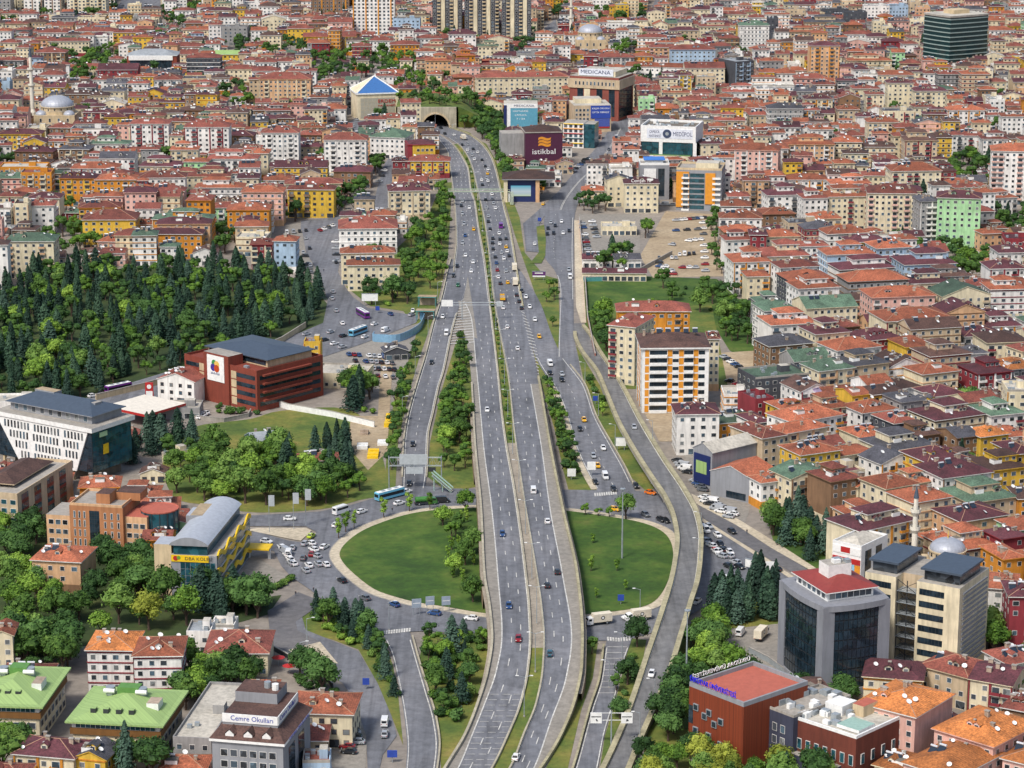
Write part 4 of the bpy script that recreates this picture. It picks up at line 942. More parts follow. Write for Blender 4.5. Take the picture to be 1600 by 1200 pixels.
# 7 twin lime roofs
def lime(label, L, Rr, D, seed):
 h = 10.5; t, W = base('school_building', 'school', label, L, Rr, D, h)
 w = MB(); w.box(-W/2 + 1.6, W/2 - 1.6, -D/2 + 1.6, D/2 - 1.6, 0, h - 3.3, WALL['c']); w.box(-W/2 + 1, W/2 - 1, -D/2 + 1, D/2 - 1, h - 3.3, h - 1.6, plaster('brown_band', lin('7a5428'), .2), None, True); w.box(-W/2 + 1.4, W/2 - 1.4, -D/2 + 1.4, D/2 - 1.4, h - 1.6, h, M_FRAME); w.build('wall', t)
 g2 = MB();
 for fc, L_ in (('f', W), ('r', D)):
  curtain(g2, fc, -L_/2 + 2.5, L_/2 - 2.5, h - 1.5, h - .2, int(L_ / 1.6), 1, W - 2.6, D - 2.6, M_TEAL, M_FRAME); wins(g2, fc, -L_/2 + 2, L_/2 - 2, int(L_ / 4), (1.0, 4.3), 2.2, 1.6, W - 3.0, D - 3.0)
 g2.build('window', t, 'stuff')
 rf = MB(); rf.box(-W/2, W/2, -D/2, D/2, h, h + .5, M_LIME, None, True); z = h + .5; x0, x1, y0, y1 = -W/2 + 1.5, W/2 - 1.5, -D/2 + 1.5, D/2 - 1.5; hip_roof(rf, x0, x1, y0, y1, z + .02, 3.4, M_LIME, 0); r_ = rf.build('roof', t)
 for i in range(4):
  d_ = MB(); x = -W*.26 + i * W*.13; y = -D*.3; zz = z + 1.25; d_.box(x - .7, x + .7, y - .7, y + .9, zz - .8, zz + .9, M_DARK, M_LIME); d_.build('roof_window', r_)
 d_ = MB(); d_.box(W*.24, W*.36, -D*.16, D*.02, z + .4, z + 2.6, M_WHITE, M_BRICKCH); d_.build('roof_terrace', r_)
 d_ = MB(); d_.box(-W*.12, W*.1, D*.06, D*.2, z + 1.5, z + 4.4, plain('green_duct', lin('5c8a44'), .6));
 for q in (-W*.2, W*.13): d_.tube((q, D*.1, z + 2), (q, D*.1, z + 4.2), 1.3, 1.3, M_METAL, 10); d_.tube((q - 1.5, D*.05, z + 3.4), (q + 1.5, D*.05, z + 3.4), .6, .6, M_WHITE, 8)
 d_.build('ventilation_unit', r_)
lime('lime green roofed school block, left one of the pair, cut by the left edge', (-60, 1104), (67, 1108), 30, 1)
lime('lime green roofed school block, right one of the pair, with four roof windows', (101, 1130), (255, 1138), 26, 2)
# 8-13 apartment blocks one can name
LB('apartment_building', 'apartment block', 'white block with red floor bands and orange roof, left half of the pair', (136, 1016), (207, 1017), 15, 4, 'w', 'T', 'h', 'h', 3.0, 'r', 81)
LB('apartment_building', 'apartment block', 'white block with red floor bands and browner roof, right half of the pair', (209, 1026), (283, 1025), 15, 4, 'w', 'O', 'h', 'h', 3.0, 'r', 82)
LB('villa', 'villa', 'cream building under a broad red hipped roof beside the parking loop', (321, 1021), (418, 1021), 18, 2, 'c', 'R', 'h', 'p', 3.2, None, 83)
LB('apartment_building', 'apartment block', 'pale yellow block with orange roof beside the school with white letters', (455, 1114), (550, 1117), 15, 3, 'c', 'O', 'h', 'p', 3.0, None, 84)
# Cemre school
h = 16; t, W = base('school_building', 'school', 'grey school with white letter band and brown tiled skirt roof at lower edge', (331, 1153), (442, 1162), 24, h); D = 24
w = MB(); w.box(-W/2, W/2, -D/2, D/2, 0, h, M_GREYP); w.box(-W*.42, W*.36, -D*.32, D*.45, h + .01, h + 4.6, M_GREYP, ROOF['B']); w.box(-W*.4, W*.2, D*.08, D*.44, h + 4.62, h + 7.4, M_GREYP, ROOF['B']); w.build('wall', t)
rf = MB(); x0, x1, y0, y1 = -W/2 - .6, W/2 + .6, -D/2 - .6, D/2 + .6; a0, a1, b0, b1 = -W*.42, W*.36, -D*.32, D*.45
for q in ([(x0, y0), (x1, y0), (a1, b0), (a0, b0)], [(x1, y0), (x1, y1), (a1, b1), (a1, b0)], [(x0, y1), (x0, y0), (a0, b0), (a0, b1)]): rf.face([(q[0][0], q[0][1], h + .1), (q[1][0], q[1][1], h + .1), (q[2][0], q[2][1], h + 2.2), (q[3][0], q[3][1], h + 2.2)], ROOF['B'])
rf.box(x0, x1, y0, y1, h - .6, h + .08, M_WHITE, None, True); r_ = rf.build('roof', t)
for i in range(3):
 d_ = MB(); x = -W*.26 + i * W*.26; y = -D/2 + 1.2; d_.box(x - 1.1, x + 1.1, y - .6, y + 2.5, h + .2, h + 1.2, M_WHITE)
 d_.face([(x - 1.5, y - .8, h + 1.2), (x, y - .8, h + 2.5), (x, y + 3, h + 2.5), (x - 1.5, y + 3, h + 1.2)], ROOF['B']); d_.face([(x, y - .8, h + 2.5), (x + 1.5, y - .8, h + 1.2), (x + 1.5, y + 3, h + 1.2), (x, y + 3, h + 2.5)], ROOF['B']); d_.face([(x - 1.1, y - .62, h + 1.2), (x + 1.1, y - .62, h + 1.2), (x, y - .62, h + 2.3)], M_WHITE); d_.build('dormer', r_)
sg = MB(); sg.box(-W*.42, W*.36, -D*.32 - .2, -D*.32, h + 2.9, h + 5.2, M_WHITE); sp = sg.build('sign_band', t); text_mesh(sp, 'lettering', 'Cemre Okulları', 1.9, (0, -D*.32 - .23, h + 4.05), (R(90), 0, 0), plain('blue_letter', lin('3a4aa0'), .5), .03, W * .6)
sg = MB(); sg.box(W*.36, W*.36 + .2, -D*.32, D*.4, h + 2.9, h + 5.2, M_WHITE); sp = sg.build('sign_band', t); text_mesh(sp, 'lettering', 'Cemre Okulları', 1.9, (W*.36 + .23, .5, h + 4.05), (R(90), 0, R(90)), plain('blue_letter', lin('3a4aa0'), .5), .03, D * .55)
g2 = MB(); curtain(g2, 'r', -D*.3, -D*.08, 1, h - 3, 3, 7, W, D, M_BLUEGLASS); curtain(g2, 'r', D*.05, D*.27, 1, h - 3, 3, 7, W, D, M_BLUEGLASS); wins(g2, 'f', -W*.4, W*.42, 6, (2, 5.3, 8.6, 11.6), 1.7, 1.7, W, D); g2.build('window', t, 'stuff')
tt = text_mesh(t, 'lettering', 'CEMRE OKULLARI', 1.1, (W/2 + .72, 0, h - .25), (R(90), 0, R(90)), plain('blue_letter', lin('3a4aa0'), .5), .03, D * .7)
u = MB(); u.tube((0, D*.25, h + 7.4), (0, D*.25, h + 9), .9, .9, M_METAL, 10); u.tube((2.4, D*.2, h + 7.4), (2.4, D*.2, h + 9), .9, .9, M_WHITE, 10); u.build('ventilation_unit', r_)
LB('shed', 'shed', 'long low hall with dirty white flat roof beside the grey letter-band school', (270, 1155), (330, 1158), 40, 2, 'g', 'W', 'f', 'p', 3.0, None, 85)
LB('house', 'house', 'small pink house with green flat roof below the letter-band school', (338, 1188), (432, 1196), 16, 2, 'p', 'G', 'h', 'p', 3.0, None, 86)
# 11 white and orange apartments
h = 26; t, W = base('apartment_building', 'apartment block', 'white-framed block with orange panels and brown roof beside the flyover', (1004, 545), (1108, 544), 24, h); D = 24
w = MB(); w.box(-W/2, W/2, -D/2, D/2, 0, h, M_WHITE); wl = w.build('wall', t)
ac = MB(); g2 = MB(); bb = []
for f in range(8):
 z = f * 3.2 + .4
 for x0, x1 in ((-.46, -.40), (-.12, -.05), (.05, .12), (.27, .34)): panel(ac, 'f', x0 * W, x1 * W, z, z + 2.6, W, D, .1, M_ORANGE)
 curtain(g2, 'f', -.39*W, -.13*W, z + .3, z + 2.4, 4, 1, W, D); curtain(g2, 'f', -.045*W, .045*W, z + .9, z + 2.2, 2, 1, W, D); curtain(g2, 'f', .125*W, .265*W, z + .3, z + 2.4, 3, 1, W, D); curtain(g2, 'f', .345*W, .44*W, z + .7, z + 2.3, 2, 1, W, D)
 wins(g2, 'r', -D/2 + 2, D/2 - 2, 5, (z + .8,), 1.4, 1.4, W, D); wins(g2, 'l', -D/2 + 2, D/2 - 2, 4, (z + .8,), 1.6, 1.4, W, D)
 b_ = MB(); panel(b_, 'f', -.39*W, -.13*W, z - .25, z + .75, W, D, 1.2, M_WHITE); b_.build('balcony', t); b_ = MB(); panel(b_, 'f', .125*W, .265*W, z - .25, z + .75, W, D, 1.2, M_WHITE); b_.build('balcony', t)
 for yy in (-D*.3, D*.05): panel(ac, 'l', yy, yy + 2.2, z, z + 2.8, W, D, .12, M_ORANGE)
ac.build('orange_panel', t, 'stuff'); g2.build('window', t, 'stuff')
rf = MB(); hip_roof(rf, -W/2, W/2, -D/2, D/2, h, 3.4, ROOF['B'], .9, M_WHITE, .5); r_ = rf.build('roof', t)
u = MB()
for i in range(5): solar(u, -W*.2 + i * 3.6, D*.12, h + 3.0, rnd)
for i in range(7): chimney(u, -W*.42 + i * W*.13, D*.2, h + 2, 1.6)
u.build('solar_heater', r_, 'stuff')
LB('apartment_building', 'apartment block', 'cream block with maroon balconies left of the white and orange block', (951, 508), (992, 512), 22, 8, 'c', 'R', 'h', 'b', 3.0, 'r', 92)
LB('apartment_building', 'apartment block', 'orange block with terracotta roof behind the white and orange block', (965, 487), (1078, 487), 15, 6, 'o', 'R', 'h', 'v', 3.0, 'o', 93)
LB('apartment_building', 'apartment block', 'cream block with red roof right behind the white and orange block', (1108, 530), (1124, 530), 12, 7, 'c', 'R', 'h', 'p', 3.0, None, 94)
LB('apartment_building', 'apartment block', 'white five-storey block with maroon roof on the dirt slope by the flyover', (1058, 648), (1124, 647), 15, 5, 'w', 'M', 'h', 'p', 3.0, 'w', 95)
# 12 showroom with gable and dark screen
h = 13.5; t, W = base('showroom', 'shop', 'grey gabled showroom with dark advertising screen on its front beside the flyover', (1083, 699), (1113, 708), 22, h); D = 22
w = MB(); w.box(-W/2, W/2, -D/2, D/2, 0, h, M_GREYP); rf = MB(); gable_roof(rf, w, -W/2, W/2, -D/2, D/2, h, 2.6, ROOF['W'], M_GREYP, .4, 'y', M_GREYP); w.build('wall', t); rf.build('roof', t)
sc = MB(); sc.box(-W*.42, W*.42, -D/2 - .3, -D/2, 1.5, h - 1.5, M_NAVY); s_ = sc.build('screen', t); sc = MB(); sc.box(-W*.3, W*.25, -D/2 - .36, -D/2 - .3, 5, 9.5, M_LIME); sc.build('screen_picture', s_)
h = 9; t, W = base('warehouse', 'warehouse', 'grey blank-walled warehouse with orange gabled roof beside the parked car row', (1111, 735), (1172, 748), 16, h); D = 16
w = MB(); rf = MB(); w.box(-W/2, W/2, -D/2, D/2, 0, h, M_GREYP); gable_roof(rf, w, -W/2, W/2, -D/2, D/2, h, 3.0, ROOF['O'], M_GREYP, .5, 'y', M_FRAME); w.build('wall', t); rf.build('roof', t); g2 = MB(); curtain(g2, 'f', -W*.1, W*.4, .6, 3, 6, 1, W, D); g2.build('window', t, 'stuff')
# poster block
h = 15; t, W = base('office_building', 'office', 'white corner office wrapped in red and blue posters before the large mosque', (1301, 847), (1346, 857), 16, h); D = 16
w = MB(); w.box(-W/2, W/2, -D/2, D/2, 0, h, M_WHITE); parapet(w, W, D, h + .003, .7, M_WHITE); w.build('wall', t)
rf = MB(); hip_roof(rf, -W/2 + .5, W/2 - .5, -D/2 + .5, D/2 - .5, h + .05, 2.0, ROOF['W'], 0); rf.build('roof', t)
for nm, x0, x1, z0, z1, mat in (('poster', -.48, .48, 12.2, 14.6, M_WHITE), ('poster', -.2, .12, 12.6, 14.4, M_RED), ('poster', -.48, .48, 9.3, 11.0, M_RED), ('poster', -.48, .28, 4.6, 9.1, M_SKYB), ('poster', .29, .48, 4.8, 9.1, M_ORANGE)):
 p_ = MB(); p_.box(x0 * W, x1 * W, -D/2 - (.16 if mat != M_RED else .22), -D/2, z0, z1, mat); o = p_.build(nm, t)
 if mat == M_SKYB:
  for k in range(3): text_mesh(o, 'lettering', ('DERSHANE', 'KURSLARI', 'KAYIT')[k], 1.2, (-W*.1, -D/2 - .19, 8.2 - k * 1.4), (R(90), 0, 0), M_NAVY, .02, W * .6)
g2 = MB(); curtain(g2, 'r', -D*.35, -D*.12, 1, h - 1.5, 3, 6, W, D); curtain(g2, 'r', .05*D, .28*D, 1, h - 1.5, 3, 6, W, D); curtain(g2, 'f', -W*.35, W*.3, .4, 4, 5, 2, W, D); g2.build('glazing', t, 'stuff')
M_TGREY = plaster('tower_grey', lin('86888e'), .15)
# 13 grey and navy glass tower
h = 27; t, W = base('office_tower', 'office', 'grey office tower with curved dark glass faces and red penthouse roof', (1288, 948), (1388, 934), 25, h); D = 25
def bowed(W, D, bow, n=7):
 P = []
 c = [(-W/2, -D/2), (W/2, -D/2), (W/2, D/2), (-W/2, D/2)]
 for i in range(4):
  (xa, ya), (xb, yb) = c[i], c[(i+1) % 4]; nx, ny = (yb - ya), -(xb - xa); L = math.hypot(nx, ny); nx /= L; ny /= L
  for k in range(n):
   q = k / n; b = bow * 4 * q * (1 - q); P.append((xa + (xb - xa) * q + nx * b, ya + (yb - ya) * q + ny * b))
 return P
w = MB(); w.prism(bowed(W - 1.0, D - 1.0, 1.2), 0, h - 1, M_DARK);
w.prism(bowed(W + .4, D + .4, 1.4), h - 1.7, h, M_TGREY); w.prism(bowed(W - .2, D - .2, 1.4), 0, 2.2, M_GREYP)
for cx, cy_ in ((-1, -1), (1, -1), (1, 1), (-1, 1)):
 x, y = cx * (W/2 - 1.3), cy_ * (D/2 - 1.3); w.box(x - 1.8, x + 1.8, y - 1.8, y + 1.8, 0, h - .3, M_TGREY)
w.build('wall', t)
g2 = MB(); P = bowed(W - .6, D - .6, 1.2, 14); k = g2.mi(M_BLUEGLASS)
for f in range(8):
 z0, z1 = 2.4 + f * 2.88, 2.4 + (f + 1) * 2.88 - .34
 for i in range(len(P)):
  (xa, ya), (xb, yb) = P[i], P[(i+1) % len(P)]
  q = .06; dx, dy = xb - xa, yb - ya; g2.face([(xa + dx*q, ya + dy*q, z0), (xb - dx*q, yb - dy*q, z0), (xb - dx*q, yb - dy*q, z1), (xa + dx*q, ya + dy*q, z1)], M_BLUEGLASS)
g2.build('glazing', t, 'stuff')
p_ = MB(); p_.box(-W*.36, W*.36, -D*.36, D*.36, h, h + 2.6, M_WHITE); ph = p_.build('penthouse', t); pw = MB(); wins(pw, 'f', -W*.33, W*.33, 7, (h + .5,), 1.7, 1.6, W*.72, D*.72); wins(pw, 'l', -D*.33, D*.33, 6, (h + .5,), 1.7, 1.6, W*.72, D*.72); pw.build('window', ph, 'stuff')
rf = MB(); hip_roof(rf, -W*.4, W*.4, -D*.4, D*.4, h + 2.6, 2.6, plain('red_sheet_roof', lin('8a3a34'), .6), .3, M_WHITE); r_ = rf.build('roof', t); u = MB(); u.box(-3.6, 3.6, -2.8, 2.8, h + 3.2, h + 8, M_WHITE, M_CONC); units(u, rnd, -3, 3, -2, 2, h + 8, 3); u.build('stair_head', r_)
# 14 cream twin-wing office with lattice
h = 28; t, W = base('office_tower', 'office', 'cream twin-wing office with steel lattice stair between its wings behind the glass tower', (1352, 893), (1500, 920), 22, h); D = 22
w = MB(); w.box(-W/2, -W*.17, -D/2, D/2, 0, h, WALL['c'], M_CONC); w.box(W*.05, W/2, -D/2, D/2, 0, h, WALL['c'], M_CONC); w.box(-W*.17 + .01, W*.05 - .01, -D/2 + 5, D/2 - 2, 0, h, WALL['b'], M_CONC); w.build('wall', t)
g2 = MB()
for f in range(7):
 z = 2.6 + f * 3.6; curtain(g2, 'f', -W*.46, -W*.22, z, z + 1.8, 7, 1, W, D); curtain(g2, 'f', W*.08, W*.34, z, z + 1.8, 7, 1, W, D)
for f in range(16): panel(g2, 'r', -D*.4, D*.42, 3 + f * 1.5, 3.5 + f * 1.5, W, D, .35, M_GREYP)
g2.build('glazing', t, 'stuff')
lt = MB()
for f in range(8):
 z = f * 3.4
 for x in (-W*.16, -W*.06, W*.04): lt.tube((x, -D/2 + .8, z), (x, -D/2 + .8, z + 3.4), .16, .16, M_DARK, 4, False)
 lt.tube((-W*.16, -D/2 + .8, z), (W*.04, -D/2 + .8, z + 3.4), .1, .1, M_DARK, 4, False); lt.tube((W*.04, -D/2 + .8, z), (-W*.16, -D/2 + .8, z + 3.4), .1, .1, M_DARK, 4, False); lt.box(-W*.17 + .05, W*.05 - .05, -D/2 + .6, -D/2 + 4.9, z, z + .2, M_METAL)
lt.build('lattice_stair', t, 'stuff')
for xa, xb in ((-W*.46, -W*.2), (W*.09, W*.46)):
 p_ = MB(); p_.box(xa, xb, -D*.38, D*.3, h, h + 3.0, M_GLASS); o = p_.build('penthouse', t); rf = MB(); rf.box(xa - .8, xb + .8, -D*.43, D*.35, h + 3.0, h + 3.6, M_SLATE, None, True); rf.build('roof', o)
# 15-18 towers
LB('apartment_tower', 'apartment tower', 'tall mint green apartment tower with maroon roof', (1465, 309), (1533, 311), 17, 9, 'n', 'M', 'h', 'p', 3.0, 'n', 101)
LB('apartment_tower', 'apartment tower', 'tall cream apartment tower with pink balconies left of the mint green one', (1357, 302), (1432, 303), 18, 8, 'c', 'R', 'h', 'b', 3.0, 'p', 102)
LB('apartment_tower', 'apartment tower', 'tall white apartment tower at the right edge behind the mint green one', (1550, 236), (1640, 238), 18, 10, 'w', 'O', 'h', 'b', 3.0, 'p', 103)
LB('apartment_tower', 'apartment tower', 'tan ten-storey tower with maroon roof left of the striped glass tower', (1266, 72), (1312, 72), 16, 11, 't', 'M', 'h', 'v', 3.0, 'o', 104)
LB('apartment_building', 'apartment block', 'white block with orange roof by the alley of trees at the right edge', (1547, 452), (1640, 452), 18, 5, 'w', 'O', 'h', 'p', 3.0, 'w', 105)
h = 48; t, W = base('office_tower', 'office', 'dark green glass office tower striped with pale bands at the upper right', (1411, 18), (1441, 26), 40, h); D = 30
t, W2 = t, 0
Wd = 38
w = MB(); P = bowed(Wd, Wd * .8, 1.0); w.prism(P, 0, h - 1, M_DARK);
for f in range(14):
 w.prism(bowed(Wd + .8, Wd * .8 + .8, 1.0), 1 + f * 3.4, 1.75 + f * 3.4, plain('pale_spandrel', lin('8fa29e'), .5))
w.prism(bowed(Wd + 1, Wd * .8 + 1, 1.0), h - 1, h + .4, M_CONC, ROOF['W']); w.build('wall', t)
g2 = MB()
for f in range(13): g2.prism(bowed(Wd + .2, Wd * .8 + .2, 1.0), 1.76 + f * 3.4, 4.39 + f * 3.4, plain('green_black_glass', lin('1c3638'), .1))
g2.build('glazing', t, 'stuff'); u = MB(); u.box(-8, 8, -6, 6, h + .41, h + 3.4, M_STONE); u.build('plant_room', t); t.location.x += 28 * .55; t.rotation_euler.z = R(32)
# 19 hospital with round emblem
h = 25; t, W = base('hospital', 'hospital', 'white-framed hospital with round emblem and teal glass on the avenue', (1003, 199), (1086, 202), 26, h); D = 26
w = MB(); w.box(-W/2, W/2, -D/2, D/2, 0, h - 8.5, M_DARK); w.box(-W/2 - .6, W/2 + .6, -D/2 - .6, D/2 + .6, h - 8.5, h, M_WHITE, M_CONCD, True); parapet(w, W + 1.2, D + 1.2, h + .003, 1.5, M_WHITE, .6)
for x in (-.17, .47): w.box(W * x, W * x + 2.2, -D/2 - .6, -D/2, 0, h - 8.5, M_WHITE)
w.box(W/2 - 1.6, W/2 + .6, D/2 - 2, D/2 + .6, 0, h - 8.5, M_WHITE); w.box(-W*.5, W*.44, -D/2 - 5, -D/2 - .6, 0, 9, WALL['c'], M_GREENSHEET); w.build('wall', t)
g2 = MB(); curtain(g2, 'f', -W*.5, -W*.18, 2, h - 8.6, 7, 6, W, D, M_TEAL); curtain(g2, 'f', -W*.1, W*.46, 2, h - 8.6, 11, 6, W, D, M_TEAL); curtain(g2, 'r', -D*.46, D*.42, 1, h - 8.6, 9, 6, W, D, M_TEAL); curtain(g2, 'l', -D*.46, D*.42, 1, h - 8.6, 9, 6, W, D, M_TEAL); g2.build('glazing', t, 'stuff')
sg = MB(); sg.box(-W*.4, W*.46, -D/2 - .75, -D/2 - .6, h - 6.2, h - .4, plain('sign_white', lin('d8dce4'), .5)); sp = sg.build('sign_band', t)
text_mesh(sp, 'lettering', 'MEDİPOL', 3.6, (W*.27, -D/2 - .78, h - 3.4), (R(90), 0, 0), M_NAVY, .03, W * .36); text_mesh(sp, 'lettering', 'ÇAMLICA', 2.3, (-W*.26, -D/2 - .78, h - 2.3), (R(90), 0, 0), M_NAVY, .03, W * .19); text_mesh(sp, 'lettering', 'HASTANESİ', 2.1, (-W*.25, -D/2 - .78, h - 4.9), (R(90), 0, 0), M_NAVY, .03, W * .22)
em = MB(); em.tube((-W*.02, -D/2 - .75, h - 3.3), (-W*.02, -D/2 - .85, h - 3.3), 2.7, 2.7, plain('emblem_blue', lin('3a4660'), .5), 20); em.tube((-W*.02, -D/2 - .86, h - 3.3), (-W*.02, -D/2 - .88, h - 3.3), 1.1, 1.1, M_METAL, 12); em.build('emblem', sp)
u = MB(); units(u, rnd, -W*.4, W*.4, -D*.35, D*.4, h + .05, 22); u.build('rooftop_unit', t, 'stuff')
# 20 slim grey block with blue roof, 21 letters block, 22 orange/grey apartments
h = 20; t, W = base('office_building', 'office', 'slim grey office with bright blue roof before the emblem hospital', (1000, 258), (1046, 258), 16, h); D = 16
w = MB(); w.box(-W/2, W/2, -D/2, D/2, 0, h, M_GREYP, M_CONC); parapet(w, W, D, h + .003, 1.2, M_WHITE); w.build('wall', t); g2 = MB(); curtain(g2, 'f', W*.12, W*.34, 2, h - 2, 2, 8, W, D); wins(g2, 'r', -D/2 + 1, D/2 - 1, 2, [2 + 2.6 * f for f in range(7)], 3, 1.1, W, D); g2.build('window', t, 'stuff')
p_ = MB(); p_.box(-W*.3, W*.3, -D*.3, D*.3, h + .02, h + 2.4, M_WHITE); o = p_.build('penthouse', t); rf = MB(); rf.box(-W*.36, W*.36, -D*.36, D*.36, h + 2.4, h + 2.8, plain('bright_blue_sheet', lin('3a78c8'), .45), None, True); rf.build('roof', o)
bd = MB(); bd.box(-W*.36, W*.05, -D/2 - .5, -D/2 - .05, h - 8, h - 2, M_WHITE); bd.build('blank_board', t)
t, W, D, H = LB('office_building', 'office', 'beige block with white letters on its maroon roof beside the slim grey office', (976, 287), (1029, 287), 13, 5, 'c', 'M', 'h', 'p', 3.2, 'c', 111)
text_mesh(t, 'lettering', 'Cemşah TIP', 2.6, (0, -D/2 - .1, H + 1.6), (R(80), 0, 0), M_WHITE, .06, W * .62)
h = 23; t, W = base('apartment_building', 'apartment block', 'grey and orange balcony block right of the slim grey office', (1057, 265), (1128, 267), 22, h); D = 22
w = MB(); w.box(-W/2, W/2, -D/2, D/2, 0, h, M_GREYP, M_CONC); parapet(w, W, D, h + .003, 1.2, M_STONE); w.box(-W*.5, -W*.22, -D/2 - .5, -D/2, 2, h - 1, M_ORANGE); w.box(W*.14, W*.36, -D/2 - .5, -D/2, 4, h - 1.5, M_ORANGE); w.box(-W*.1, W*.4, -D*.2, D*.3, h + .02, h + 3, WALL['c'], ROOF['W']); w.build('wall', t)
g2 = MB();
for f in range(7):
 z = 1 + f * 3.0; curtain(g2, 'f', -W*.2, W*.12, z, z + 2.1, 6, 1, W, D, M_TEAL); wins(g2, 'f', -W*.36, -W*.22, 1, (z,), 2.8, 1.8, W, D + 1); wins(g2, 'r', -D/2 + 1, D/2 - 1, 5, (z,), 1.5, 1.5, W, D)
 b_ = MB(); panel(b_, 'f', W*.3, W*.48, z - .9, z + .1, W, D, 1.3, M_WHITE); b_.build('balcony', t); b_ = MB(); panel(b_, 'f', -W*.38, -W*.21, z - .9, z + .05, W, D, 1.2, M_WHITE); b_.build('balcony', t)
g2.build('window', t, 'stuff')
# 23 plum furniture store
h = 22; t, W = base('store', 'shop', 'plum-clad furniture store with orange flag logo on the avenue', (821, 208), (879, 207), 22, h); D = 22
w = MB(); w.box(-W/2, W/2, -D/2, D/2, 0, h, M_PURPLE); w.box(-W/2 - 14, -W/2 - .02, -D/2 + 6, D/2 - 2, 0, h - 1, WALL['g'], M_CONC); w.build('wall', t)
rf = MB(); rf.box(-W/2 - .4, W/2 + .4, -D/2 - .4, D/2 + .4, h, h + .6, M_CONC, None, True); hip_roof(rf, -W/2, W/2, -D/2, D/2, h + .62, 3.0, ROOF['B'], 0); rf.build('roof', t)
text_mesh(t, 'lettering', 'istikbal', 4.6, (0, -D/2 - .1, h * .47), (R(90), 0, 0), M_WHITE, .06, W * .62)
for k in range(3):
 fl = MB(); n = 8
 for i in range(n):
  xa, xb = -3.6 + 7.6 * i / n, -3.6 + 7.6 * (i+1) / n; za, zb = 13.8 + k * 1.9 + .5 * math.sin(i * .8), 13.8 + k * 1.9 + .5 * math.sin((i+1) * .8); fl.face([(xa, -D/2 - .1, za), (xb, -D/2 - .1, zb), (xb + .3, -D/2 - .1, zb + 1.5), (xa + .3, -D/2 - .1, za + 1.5)], M_ORANGE)
 fl.build('logo_wave', t)
# 24 screen building
h = 13; t, W = base('store', 'shop', 'brown-roofed shop hall with large lit screen by the footbridge', (787, 281), (843, 281), 22, h); D = 22
w = MB(); w.box(-W/2 + .8, W/2 - .8, -D/2 + 1.6, D/2, 0, h, M_NAVY); w.box(-W/2, -W/2 + 2.2, -D/2, -D/2 + 1.55, 0, h, WALL['c']); w.box(W/2 - 2.2, W/2, -D/2, -D/2 + 1.55, 0, h, WALL['t']); w.build('wall', t)
rf = MB(); hip_roof(rf, -W/2, W/2 + 8, -D/2, D/2, h, 3.4, ROOF['B'], 1.0, M_GREYP, .5); rf.build('roof', t)
def emis(name, rgb, s):
 def f(nt, b):
  p = objpos(nt); sp_ = N(nt, 'ShaderNodeSeparateXYZ'); nt.links.new(p, sp_.inputs[0]); mr = N(nt, 'ShaderNodeMapRange'); mr.inputs[1].default_value = 3.4; mr.inputs[2].default_value = 9.4; nt.links.new(sp_.outputs[2], mr.inputs[0])
  r = ramp(nt, mr.outputs[0], [(0, lin('d8ecc8')), (.3, lin('c8dce8')), (.45, lin('d8e8f0')), (1, lin('58c0e0'))]); nt.links.new(r.outputs[0], b.inputs['Emission Color']); b.inputs['Emission Strength'].default_value = s; b.inputs['Base Color'].default_value = (.03, .03, .03, 1)
 return nmat(name, f)
sc = MB(); sc.box(-W*.3, W*.26, -D/2 + 1.3, -D/2 + 1.58, 3.4, 9.4, emis('screen_picture', lin('8ad0e8'), .5)); sc.build('screen', t)
# 25 coloured balcony block
h = 16; t, W = base('apartment_building', 'apartment block', 'white block with coloured balcony stripes right of the plum store', (880, 192), (912, 193), 16, h); D = 16
w = MB(); w.box(-W/2, W/2, -D/2, D/2, 0, h, M_WHITE, M_CONC); w.box(W/2 + .02, W/2 + 7, -D/2 + 1, D/2, 0, h - .5, M_TEAL, M_CONC); w.build('wall', t); g2 = MB()
for f in range(5):
 for i in range(4): window(g2, 'f', -W*.38 + i * W*.25, .8 + f * 3.1, 2.0, 1.9, W, D)
 b_ = MB(); panel(b_, 'f', -W*.48, W*.48, 2.9 + f * 3.1, 3.4 + f * 3.1, W, D, .5, [M_YEL, M_TEAL, M_RED, M_ORANGE, M_YEL][f]); b_.build('balcony_stripe', t)
g2.build('window', t, 'stuff')
# 26 hospital with roof letters
h = 30; t, W = base('hospital', 'hospital', 'tall brown and beige hospital with blue roof letters at the avenue bend', (890, 118), (967, 122), 30, h); D = 30
w = MB(); w.box(-W/2, W/2, -D/2, D/2, 0, h, plaster('brick_brown', lin('8c4c40'), .2), M_CONC); w.box(-W/2 - .8, W/2 + .8, -D/2 - .8, D/2 + .8, h - 8, h - 1.6, WALL['b'], M_CONC, True)
w.box(-W*.36, W*.4, -D*.4, D*.4, h, h + 3.6, WALL['c'], ROOF['W']); w.build('wall', t); g2 = MB(); curtain(g2, 'f', -W*.34, -W*.22, 3, h - 8.2, 2, 7, W, D); curtain(g2, 'f', W*.05, W*.17, 3, h - 8.2, 2, 7, W, D); curtain(g2, 'f', W*.3, W*.42, 3, h - 8.2, 2, 7, W, D); curtain(g2, 'r', -D*.45, D*.4, 2, h - 8.2, 8, 7, W, D, M_BLUEGLASS)
wins(g2, 'f', -W*.4, W*.44, 11, (h - 5.8,), 1.1, 2.4, W + 1.6, D + 1.6); g2.build('window', t, 'stuff'); panel_ = MB(); panel_.box(-W*.2, -W*.08, -D/2 - .4, -D/2, 2, h - 8.4, WALL['c']); panel_.build('stone_pier', t)
